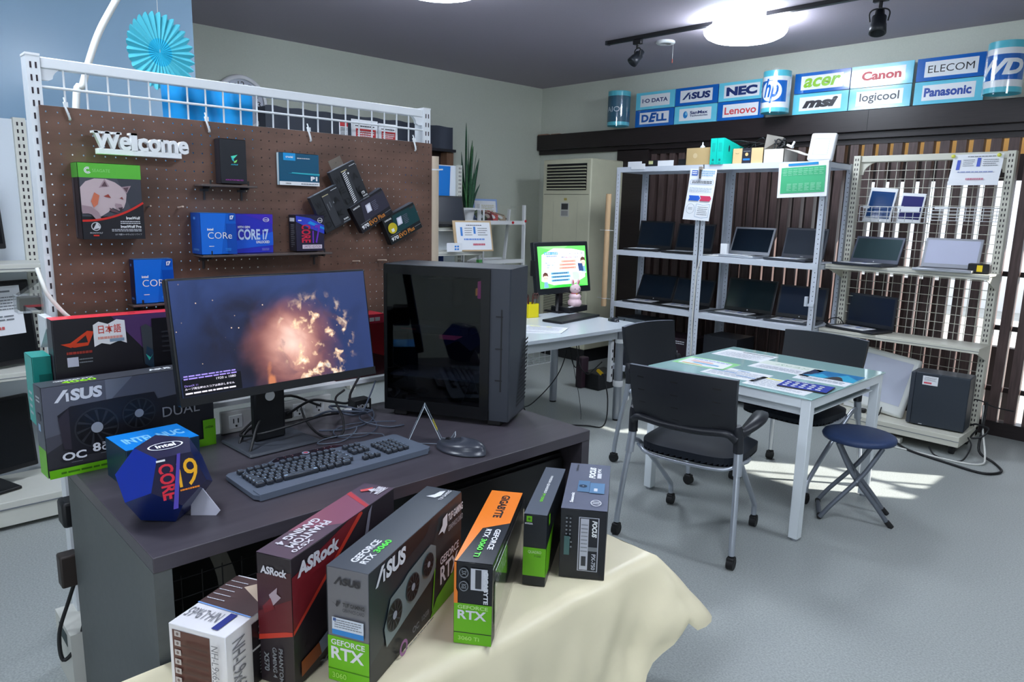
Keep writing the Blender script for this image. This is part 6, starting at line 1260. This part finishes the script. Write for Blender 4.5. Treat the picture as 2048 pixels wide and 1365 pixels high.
t = thing('white_lead', 'white lead running down the middle rack posts', 'cord', (-3.19, 5.09, 0)); b = B(); b.tube(crom([(.03, 0, 1.14), (.005, -.004, 1.02), (0, -.004, .80), (-.002, -.004, .60), (.004, -.004, .35), (-.03, -.004, .14)], 5), .006, WCABLE, 7); b.done('cord', t)
lead('white_lead', 'white charging lead lying beside the silver laptop', [(-3.20, 5.2, 1.172), (-3.12, 5.18, 1.172), (-3.06, 5.22, 1.174), (-3.10, 5.3, 1.175), (-3.16, 5.32, 1.172)], .005, WCABLE, 'cord')
t = thing('white_adapter', 'small white adapter standing behind the middle posts on the upper rack shelf', 'adapter', (-3.09, 5.33, 1.1655)); b = B(); b.box(-.03, .03, -.02, .02, 0, .10, PRW, .006); b.done('body', t)
t = thing('grey_hook', 'small grey hook fixed to the right rack post', 'hook', (-2.26, 5.095, .88)); b = B(); b.box(-.012, .05, -.006, .004, -.02, .0, AIR); b.box(-.012, .006, -.02, .004, -.02, .05, AIR); b.done('bracket', t)

# ------------------------------------------------------------------ white net shelving on castors
GX0, GX1, GYB = -2.185, -1.195, 5.50
t = thing('net_shelving', 'cream net-backed shelving on castors at the right with laptops and a computer', 'shelving', (GX0, GYB, 0))
CR2 = mt((212, 210, 196), .4); GW = GX1-GX0
for x in (0, GW-.045):
    b = B(); perforated_post(b, x, x+.045, -.03, .03, .07, 1.94, CR2, ('front',), .034)
    f = Face(b, (x+.045, -.03, 0), (0, 1, 0), (0, 0, 1), .06, 1.94); b.done('post', t)
b = B(); b.box(.045, GW-.045, -.016, .014, 1.895, 1.938, CR2, .003)
for s, x in ((1, .045), (-1, GW-.045)):
    pts = [(0, 0), (s*.13, 0), (s*.13, -.008)]+[(s*(.13-.11*math.sin(k*math.pi/16)), -.008-.09*(1-math.cos(k*math.pi/16))) for k in range(1, 9)]+[(0, -.10)]
    b.prism(pts if s > 0 else pts[::-1], -.004, .010, CR2, Matrix.Translation(Vector((x, 0, 1.905))) @ Matrix(((1, 0, 0, 0), (0, 0, 1, 0), (0, 1, 0, 0), (0, 0, 0, 1))))
b.done('top_rail', t)
b = B(); p = .0605
n = int((GW-.09)/p)
for k in range(1, n+1): b.cyl((.045+k*p, .006, .16), (.045+k*p, .006, 1.90), .0024, CR2, 5)
z = .2
while z < 1.90: b.cyl((.045, .0, z), (GW-.045, .0, z), .0024, CR2, 5); z += p
b.done('wire_net', t)
for z, d in ((1.168, .29), (.700, .29)):
    s = B(); s.box(-.015, GW+.015, -d, -.03, z-.012, z, CR2); s.box(-.015, GW+.015, -d-.008, -d, z-.034, z+.001, CR2, .002, 1); s.box(-.015, GW+.015, -d-.0095, -d-.008, z-.02, z-.017, GREY); sh = s.done('shelf', t)
    for x in (.0, GW-.004):
        s = B(); s.prism([(0, 0), (d*.9, 0), (d*.9, -.02), (0, -.10)], 0, .004, CR2, Matrix.Translation(Vector((x, -.03, z-.012))) @ Matrix(((0, 0, 1, 0), (-1, 0, 0, 0), (0, 1, 0, 0), (0, 0, 0, 1)))); s.done('shelf_bracket', sh)
b = B(); b.box(.0, GW, -.40, .03, .065, .135, CR2, .003); b.box(.0, GW, -.402, -.40, .1, .104, GREY); b.done('base_unit', t)
for x, y in ((.06, -.33), (GW-.05, -.33), (.06, -.02), (GW-.05, -.02)):
    b = B(); b.cyl((x-.014, y, .03), (x+.014, y, .03), .03, RUBBER, 18); b.box(x-.02, x+.02, y-.012, y+.02, .05, .066, GREY); b.done('caster', t)
NG = 'laptops on the net shelving'
laptop((-1.945, 5.395, 1.1695), -9, .355, .23, .197, 21, 'grey-rimmed laptop on the upper net shelf, left of the bright one', mt((56, 60, 70), .35, .3), mt((90, 96, 112), .4), mt((52, 74, 78), .2), 1, NG, LT)
laptop((-1.462, 5.385, 1.1695), 5, .335, .23, .212, 24, 'silver laptop with glare coloured into its pale screen on the upper net shelf', SILVER, SILVER, mt((196, 200, 222), .12, coat=1.), 0, NG, None)  # pale screen colour stands in for reflected glare
laptop((-1.945, 5.45, .7015), -14, .378, .235, .235, 3, 'dark laptop with an unlit screen on the lower net shelf', mt((44, 46, 52), .4), mt((44, 48, 58), .35), mt((22, 34, 58), .2), 1, NG)
t = thing('speaker_block', 'small black block with a yellow square beside the glaring laptop', 'device', (-1.245, 5.26, 1.1695), R(2)); b = B(); b.box(-.075, .045, 0, .06, 0, .062, BLACK, .006); f = Face(b, (-.075, 0, 0), (1, 0, 0), (0, 0, 1), .12, .062); f.rect(.42, .2, .68, .85, mt((236, 206, 40), .4)); b.done('body', t)
# baskets and tablets on the net
def basket(x, z, w_, h, d, label, nv=4, nh=4):
    t = thing('wire_basket', label, 'basket', (x, GYB-.006, z), group='white wire baskets on the net'); b = B(); W2 = .0024
    for k in range(nh): zz = h*k/(nh-1); b.tube([(0, 0, zz), (0, -d, zz), (w_, -d, zz), (w_, 0, zz)], W2 if k < nh-1 else .0034, WHITE, 5)
    for k in range(nv): xx = w_*(k+.5)/nv; b.tube([(xx, 0, 0), (xx, -d, 0), (xx, -d, h)], W2, WHITE, 5)
    for xx in (0, w_): b.cyl((xx, -d, 0), (xx, -d, h), W2, WHITE, 5)
    b.box(w_*.1, w_*.3, -d-.003, -d-.001, h-.012, h+.006, WHITE); b.done('wires', t)
basket(-2.085, 1.475, .215, .105, .075, 'white wire basket holding the larger tablet')
basket(-1.855, 1.475, .20, .105, .075, 'white wire basket holding the smaller tablet')
basket(-1.64, 1.495, .40, .085, .075, 'wide empty white wire basket right of the tablets', 8, 5)
def tablet(x, z, w_, h, rz, label, scr):
    t = thing('tablet', label, 'tablet', (x, GYB-.055, z), R(0), 'white tablets in the net baskets'); T = Matrix.Rotation(R(-12), 4, 'X') @ Matrix.Rotation(R(rz), 4, 'Y')
    b = B(); b.T = T; b.box(0, w_, 0, .008, 0, h, WHITE, .004, 2); b.done('casing', t)
    b = B(); b.T = T; b.box(w_*.07, w_*.93, -.001, 0, h*.11, h*.89, scr); b.done('screen', t)
tablet(-2.068, 1.480, .185, .245, 4, 'larger white tablet with a dark blue screen in the left basket', mt((24, 66, 118), .12))
tablet(-1.845, 1.480, .155, .205, 3, 'smaller white tablet with a violet screen in the middle basket', mt((54, 54, 110), .12))
b = B(); b.box(0, .12, -.006, -.004, 0, .03, PAPER); tag(b.done('paper_strip', None, (-1.81, GYB-.08, 1.548), R(-2)), 'white paper strip across the smaller tablet', 'paper')
def price(f):
    b1 = mt((76, 96, 196), .5); f.rect(.10, .50, .17, .82, b1); f.rect(.50, .60, .57, .88, b1); f.lines(.3, .90, .85, .95, 1, GREY, .5); f.lines(.22, .6, .45, .85, 4, GREY, .3); f.lines(.62, .6, .92, .85, 4, GREY, .3, 3); f.lines(.15, .40, .85, .46, 1, mt((150, 160, 200), .5), .6); f.lines(.35, .16, .7, .24, 1, mt((200, 130, 150), .5), .7)
hang('price_sheet', 'white price sheet pinned with yellow pins at the top right of the net shelving', 'paper', -1.545, 1.925, .285, .20, -0, .06, price, 0, GYB-.02)
for x, lab in ((-1.545, 'left yellow pin on the price sheet of the net shelving'), (-1.285, 'right yellow pin on the price sheet of the net shelving')):
    b = B(); b.lathe([(0, .012), (.011, .010), (.012, 0)], mt((226, 226, 90), .4), 12, M=Matrix.Rotation(R(90), 4, 'X')); tag(b.done('pin', None, (x, GYB-.022, 1.915)), lab, 'pin')
# white all-in-one and black computer on the base
t = thing('white_monitor', 'big tilted white-framed monitor leaning on the base of the net shelving', 'monitor', (-1.89, 5.27, .1355), R(-4))
T = Matrix.Translation(Vector((0, 0, .035))) @ Matrix.Rotation(R(-17), 4, 'X') @ Matrix.Rotation(R(6), 4, 'Y')
b = B(); b.T = T; b.box(-.30, .30, 0, .045, 0, .425, mt((226, 228, 224), .3), .02, 3); f = Face(b, (-.30, 0, 0), (1, 0, 0), (0, 0, 1), .60, .425); f.P = lambda x, y, l, f=f: f.o+f.u*(x*f.W)+f.vv*(y*f.H)+Vector((0, -1, 0))*l; f.rect(.47, .035, .50, .07, mt((170, 174, 180), .4)); b.done('casing', t)
b = B(); b.T = T; b.box(-.262, .262, -.0015, .0, .075, .385, mt((200, 204, 220), .15, coat=1.)); b.done('screen', t)  # bright screen colour holds the reflection
b = B(); b.box(-.12, .12, .02, .16, 0, .05, WHITE, .01); b.done('foot', t)
for x, lab in ((.075, 'right'), (-.115, 'left')):
    b = B(); b.box(x, x+.04, -.05, -.01, .0, .03, BLACK, .008); tag(b.done('rubber_block', None, (-1.93, 5.25, .1355)), 'small black rubber block under the white-framed monitor, the %s one' % lab, 'block')
t = thing('computer', 'black computer case with a white price sticker at the right of the net shelving base', 'computer', (-1.515, 5.18, .1355), R(4))
b = B(); b.box(0, .315, 0, .18, .008, .365, mt((42, 50, 60), .45), .006); b.box(.02, .29, .02, .16, 0, .008, RUBBER); f = Face(b, (0, 0, 0), (1, 0, 0), (0, 0, 1), .36, .395, .0008); f.lines(.14, .03, .2, .05, 1, LT, .6); b.done('case', t)
b = B(); b.box(-.028, .0, .004, .176, .008, .36, mt((54, 60, 70), .4), .006); b.done('front_bezel', t)
b = B(); b.box(.045, .135, -.0015, .0, .285, .345, PAPER); f = Face(b, (.045, -.0015, .285), (1, 0, 0), (0, 0, 1), .09, .06); f.lines(.1, .45, .9, .9, 4, GREY, .35); f.lines(.1, .12, .6, .35, 1, mt((220, 70, 90), .5), .8); b.done('price_sticker', t)
NL = 'leads at the foot of the net shelving'
lead('black_lead', 'thick black lead curling on the floor right of the net shelving', [(-1.13, 5.36, .34), (-1.12, 5.30, .18), (-1.10, 5.2, .05), (-1.0, 5.15, .008), (-.93, 5.0, .008), (-1.0, 4.88, .008), (-1.2, 4.92, .008), (-1.45, 5.0, .008), (-1.6, 5.15, .01)], .008, group=NL)
lead('cream_lead', 'cream lead running from the net shelving post to the floor', [(-1.16, 5.42, .30), (-1.12, 5.30, .18), (-1.06, 5.18, .03), (-1.05, 5.06, .007), (-1.16, 5.0, .006), (-1.4, 5.0, .006), (-1.75, 5.02, .006), (-1.85, 5.1, .006), (-1.7, 5.16, .01)], .006, WCABLE, group=NL)
lead('black_lead', 'thin black lead looping round the right castor of the net shelving', [(-1.17, 5.2, .12), (-1.13, 5.12, .09), (-1.14, 5.02, .02), (-1.2, 5.0, .006), (-1.3, 5.03, .006), (-1.36, 5.1, .03)], .005, group=NL)
lead('black_lead', 'black leads plugged into the back of the black computer case', [(-1.185, 5.28, .36), (-1.14, 5.27, .36), (-1.08, 5.3, .33), (-.98, 5.36, .31)], .004, group=NL)
lead('black_lead', 'black lead bundle tied low behind the black computer case', [(-1.19, 5.3, .18), (-1.15, 5.28, .2), (-1.08, 5.26, .19), (-1.1, 5.22, .14), (-1.16, 5.22, .12), (-1.15, 5.3, .16)], .006, group=NL)
lead('black_lead', 'small black loop of lead under the white-framed monitor', [(-1.80, 5.27, .18), (-1.78, 5.2, .15), (-1.74, 5.18, .14), (-1.72, 5.2, .15), (-1.73, 5.26, .19)], .004, group=NL)
lead('black_lead', 'dark lead coil behind the dark laptop on the lower net shelf', [(-2.2, 5.33, .71), (-2.17, 5.3, .76), (-2.12, 5.34, .77), (-2.1, 5.38, .72), (-2.16, 5.36, .705), (-2.2, 5.3, .73)], .004, group=NL)
t = thing('white_tap', 'cream plug adapter lying under the net shelving base', 'adapter', (-1.60, 5.14, 0)); b = B(); b.box(-.05, .06, -.03, .03, 0, .035, WCABLE, .006); b.done('body', t)

# ------------------------------------------------------------------ glass-topped table
TX0, TX1, TY0, TY1, TZ = -2.20, -1.325, 3.13, 4.00, .695
WM = mt((224, 230, 234), .35)
t = thing('glass_table', 'square white table with a green glass top covered with leaflets', 'table', (0, 0, 0))
for x in (TX0, TX1-.045):
    for y in (TY0, TY1-.045):
        b = B(); b.box(x, x+.045, y, y+.045, .012, TZ-.007, WM, .002, 1); b.cyl((x+.0225, y+.0225, 0), (x+.0225, y+.0225, .012), .018, STEEL, 14); b.done('leg', t)
b = B(); h0 = TZ-.052
b.box(TX0+.045, TX1-.045, TY0, TY0+.03, h0, TZ-.007, WM); b.box(TX0+.045, TX1-.045, TY1-.03, TY1, h0, TZ-.007, WM); b.box(TX0, TX0+.03, TY0+.045, TY1-.045, h0, TZ-.007, WM); b.box(TX1-.03, TX1, TY0+.045, TY1-.045, h0, TZ-.007, WM); b.done('frame', t)
b = B(); b.box(TX0+.03, TX1-.03, TY0+.04, TY1-.04, h0-.05, h0-.045, WM); b.box(TX0+.03, TX1-.03, TY0+.04, TY0+.05, h0-.05, h0, WM); b.done('under_tray', t)
b = B(); b.box(TX0-.01, TX1+.008, TY0-.01, TY1+.008, TZ-.007, TZ, mt((170, 212, 210), .12, coat=.7, spec=.6, name='green_frosted_glass'), .002, 1); b.done('glass_top', t)
def leaflet(x, y, w_, d, rz, label, deco, m=PAPER, name='leaflet'):
    b = B(); b.box(-w_/2, w_/2, -d/2, d/2, 0, .001, m); f = Face(b, (-w_/2, -d/2, .001), (1, 0, 0), (0, 1, 0), w_, d, .0003, .0002); deco(f)
    return tag(b.done(name, None, (x, y, TZ+.0005), R(rz)), label, 'leaflet', 'leaflets on the glass table')
GRY = mt((170, 176, 190), .5); LB2 = mt((140, 180, 226), .5)
def lf1(f): f.poly([(0, 0), (1, 0), (1, 1), (0, 1)], mt((150, 220, 150), .4)); f.poly([(.08, .1), (.4, .04), (.95, .15), (.9, .85), (.5, .95), (.05, .85)], PAPER); f.lines(.15, .72, .85, .85, 2, mt((90, 120, 190), .5), .5); f.rect(.2, .55, .6, .62, mt((240, 190, 180), .5)); f.rect(.2, .45, .65, .52, mt((240, 190, 180), .5)); f.rect(.3, .3, .8, .40, mt((110, 180, 220), .5)); f.rect(.15, .12, .55, .2, mt((236, 196, 110), .5))
leaflet(-2.04, 3.42, .30, .22, 3, 'green-edged leaflet on the left corner of the glass table', lf1)
leaflet(-1.80, 3.315, .30, .21, 2, 'white form with pale blue rows on the front middle of the glass table', lambda f: (f.lines(.06, .1, .94, .8, 9, GRY, .4), f.rect(.4, .84, .62, .9, LB2), f.rect(.06, .5, .5, .56, LB2), f.rect(.55, .3, .9, .36, LB2)))
leaflet(-1.525, 3.26, .31, .215, 0, 'white form with a yellow mark under the blue tablet-like pad', lambda f: (f.lines(.06, .1, .9, .8, 8, GRY, .35), f.rect(.1, .86, .36, .94, mt((236, 230, 100), .5))))
leaflet(-2.02, 3.80, .31, .215, 2, 'white form with a black bar on the far left of the glass table', lambda f: (f.lines(.08, .1, .9, .7, 7, GRY, .35), f.rect(.35, .82, .95, .88, INK)))
leaflet(-1.70, 3.66, .33, .23, 1, 'pale leaflet with green lettering in the middle of the glass table', lambda f: (f.rect(0, .55, 1, 1, mt((222, 230, 220), .5)), f.text('パソコン', .25, .68, .8, .82, mt((120, 160, 130), .5), .02), f.lines(.1, .1, .9, .45, 4, GRY, .4)))
def lf6(f): f.rect(.02, .36, 1, 1, mt((30, 120, 176), .4)); f.poly([(.1, .36), (.3, .7), (.5, .5), (.7, .9), (1, .6), (1, .36)], mt((50, 170, 210), .4)); f.poly([(.02, .36), (.02, 1), (.2, .8), (.14, .5)], mt((26, 44, 80), .4)); f.poly([(.45, .36), (.55, .6), (.7, .62), (.82, .36)], mt((60, 56, 60), .4)); f.disc(.63, .6, .06, mt((80, 60, 56), .4), 12); f.lines(.1, .1, .9, .28, 2, GRY, .4)
leaflet(-1.455, 3.62, .26, .29, 3, 'leaflet with a bright blue picture at the right of the glass table', lf6)
t = thing('icon_pad', 'dark blue pad with white icons lying on the front right of the glass table', 'pad', (-1.435, 3.315, TZ+.002), R(8))
b = B(); b.box(-.115, .115, -.075, .075, 0, .006, INK, .003, 2); b.done('edge', t)
b = B(); b.box(-.112, .112, -.072, .072, .006, .0066, mt((44, 66, 176), .3)); f = Face(b, (-.112, -.072, .0066), (1, 0, 0), (0, 1, 0), .224, .144, .0003, .0001)
for r in range(3):
    for k in range(5):
        x, y = .12+k*.17, .18+r*.24
        if (r+k) % 2: f.disc(x, y, .05, PRW, 14)
        else: f.rect(x-.05, y-.06, x+.05, y+.06, PRW)
f.lines(.08, .84, .6, .92, 1, PRW, .7); b.done('icon_face', t)
# office chairs
CB = mt((30, 34, 40), .55); CSEAT = mt((24, 29, 38), .6, spec=.3); CP = mt((34, 36, 42), .4); LEGM = mt((182, 188, 198), .33, .6)
def make_chair():
    t = thing('office_chair', 'black office chair with armrests in front of the glass table, seen from behind', 'chair', (0, 0, 0), 0, 'black office chairs at the glass table')
    for s in (-1, 1):
        b = B(); b.tube(crom([(s*.275, -.265, .062), (s*.272, -.262, .12), (s*.262, -.235, .30), (s*.250, -.205, .45), (s*.247, -.200, .53)], 5), .0135, LEGM, 10); b.cyl((s*.254, -.212, .40), (s*.248, -.20, .50), .019, LEGM, 12); b.done('rear_leg', t)
        b = B(); b.tube(crom([(s*.248, -.195, .46), (s*.24, -.12, .42), (s*.225, .08, .25), (s*.218, .20, .14), (s*.216, .225, .11), (s*.216, .232, .062)], 6), .0125, LEGM, 10); b.done('front_leg', t)
        for x, y in ((s*.275, -.265), (s*.216, .235)):
            b = B(); b.lathe([(.006, .05), (.010, .056), (.010, .062)], BLACK, 10, (x, y, 0)); b.cyl((x-.015, y, .026), (x+.015, y, .026), .026, RUBBER, 18); b.box(x-.017, x+.017, y-.02, y+.02, .030, .056, RUBBER, .006); b.done('caster', t)
        b = B(); b.tube(crom([(s*.247, -.200, .50), (s*.245, -.205, .56), (s*.238, -.215, .62)], 4), [.022]*8+[.018], CP, 10); b.done('upright', t)
        b = B(); n = 14; A = []
        for i in range(n+1):
            q = i/n; p = Vector((s*(.248+.016*q+.022*math.sin(q*3.1)), -.195+.235*q, .580+.052*math.sin(min(1, q*1.25)*1.5))); w_ = .014+.022*math.sin(q*2.6); h = .020*(1-.75*q)+.004
            A.append([b.v(p+Vector((dx*w_, 0, dz*h))) for dx, dz in ((-1, .3), (0, .8), (1, .3), (1, -.5), (0, -1.4), (-1, -.5))])
        for a, c in zip(A, A[1:]):
            for j in range(6): b.f([a[j], a[(j+1) % 6], c[(j+1) % 6], c[j]], CP, True)
        b.f(A[0], CP); b.f(A[-1][::-1], CP); b.done('armrest', t, norm=True)
    b = B()
    def seat(u, v):
        x = (u-.5)*2; y = (v-.5)*2; k = (1-.25*max(0, -y)*0)
        r = 4.; sc2 = 1/max(1e-6, (abs(x)**r+abs(y)**r)**(1/r))*max(abs(x), abs(y)) if (x or y) else 1
        return (x*sc2*.235, y*sc2*.225+.02, .475-.012*y*0+.010*(1-x*x)*(1-y*y)-.03*max(0, y-.6)-.02*max(abs(x), abs(y))**6)
    b.grid(seat, 16, 16, CSEAT)
    b.grid(lambda u, v: (lambda p: (p[0], p[1], .415))(seat(1-u, v)), 16, 16, CB)
    ring = [seat(i/16, 0) for i in range(16)]+[seat(1, i/16) for i in range(16)]+[seat(1-i/16, 1) for i in range(16)]+[seat(0, 1-i/16) for i in range(16)]
    for p, q in zip(ring, ring[1:]+ring[:1]): b.poly([(p[0], p[1], .415), (q[0], q[1], .428), (q[0], q[1], q[2]), (p[0], p[1], p[2])], CSEAT, True)
    b.done('seat', t)
    b = B(); b.tube(crom([(-.225, -.12, .415), (-.20, .05, .405), (.20, .05, .405), (.225, -.12, .415)], 4), .011, LEGM, 8); b.tube(crom([(-.24, -.15, .425), (-.15, -.19, .40), (.15, -.19, .40), (.24, -.15, .425)], 5), .009, LEGM, 8); b.done('under_frame', t)
    b = B()
    def back(u, v, o=0.): x = (u-.5)*2; return (x*(.245-.012*(1-v)), -.215-.062*v+.035*x*x+o-.035*0-.012*math.sin(v*3)+.0, .565+.265*v+.006*(1-x*x)-.0)
    b.grid(lambda u, v: (lambda p: (p[0], p[1]-.035, p[2]))(back(u, v)), 14, 8, CP); b.grid(lambda u, v: (lambda p: (p[0], p[1]-.012, p[2]))(back(1-u, v)), 14, 8, CB)
    n = 14
    for q in range(n):
        for v in (0, 1): a, c = back(q/n, v), back((q+1)/n, v); pts = [(a[0], a[1]-.035, a[2]), (c[0], c[1]-.035, c[2]), (c[0], c[1]-.012, c[2]), (a[0], a[1]-.012, a[2])]; b.poly(pts[::-1] if v else pts, mt((120, 126, 138), .3) if v else CP)
    for u in (0, 1):
        for q in range(8): a, c = back(u, q/8), back(u, (q+1)/8); b.poly([(a[0], a[1]-.035, a[2]), (a[0], a[1]-.012, a[2]), (c[0], c[1]-.012, c[2]), (c[0], c[1]-.035, c[2])], CP)
    SLOT = mt((12, 12, 14), .6)
    for u in (.12, .46, .84):
        for v in (.14, .36, .58, .80):
            a, c = back(u-.035, v), back(u+.035, v-.004); b.poly([(a[0], a[1]-.0358, a[2]), (c[0], c[1]-.0358, c[2]), (c[0], c[1]-.0358, c[2]+.008), (a[0], a[1]-.0358, a[2]+.007)], SLOT)
    b.done('backrest', t)
    b = B(); b.tube(crom([(-.238, -.225, .56), (-.20, -.245, .585), (-.08, -.25, .575), (.08, -.25, .575), (.20, -.245, .585), (.238, -.225, .56)], 5), [.018]+[.016]*24+[.018], CP, 10); b.done('back_rail', t)
    b = B(); b.box(-.016, .016, -.272, -.2665, .573, .581, CHROME); b.done('badge', t)
    return t
chair = make_chair()
chair.location = (-1.72, 2.872, 0); chair.rotation_euler = (0, 0, R(11))
c2 = dup(chair, (-2.30, 3.60, 0), R(-92), 'black office chair at the left side of the glass table, facing right')
c3 = dup(chair, (-1.715, 3.86, 0), R(177), 'black office chair on the far side of the glass table, tucked under it')
# folding stool
t = thing('folding_stool', 'round blue folding stool with crossed grey legs at the right of the glass table', 'stool', (-1.285, 3.645, 0), R(26))
b = B(); SB = mt((44, 62, 100), .5, noise=.06, nscale=60)
b.lathe([(0, .405), (.15, .405), (.168, .412), (.172, .424), (.166, .436), (.14, .444), (0, .448)], SB, 36); b.done('seat', t)
LG2 = mt((112, 118, 128), .4, .5)
for s in (-1, 1):
    y = s*.085
    b = B(); xs = .165
    b.tube(crom([(-.10*1, y, .40), (-.02, y, .25), (.10, y, .10), (xs, y, .012)], 5), .0115, LG2, 10); b.cyl((xs-.012, y, .03), (xs+.014, y, .002), .0135, RUBBER, 10); b.done('leg', t)
    b = B(); y2 = s*.115
    b.tube(crom([(.10, y2*.8, .40), (.02, y2*.9, .25), (-.10, y2, .09), (-.15, y2, .014)], 5), .0115, LG2, 10); b.done('leg', t)
b = B(); b.tube([(-.15, -.115, .014), (-.15, .115, .014)], .0115, LG2, 10); b.cyl((-.15, -.116, .014), (-.15, -.09, .014), .0135, RUBBER, 10); b.cyl((-.15, .09, .014), (-.15, .116, .014), .0135, RUBBER, 10); b.done('foot_bar', t)
b = B(); b.cyl((.0, -.12, .225), (.0, .12, .225), .005, STEEL, 8); b.done('pivot', t)
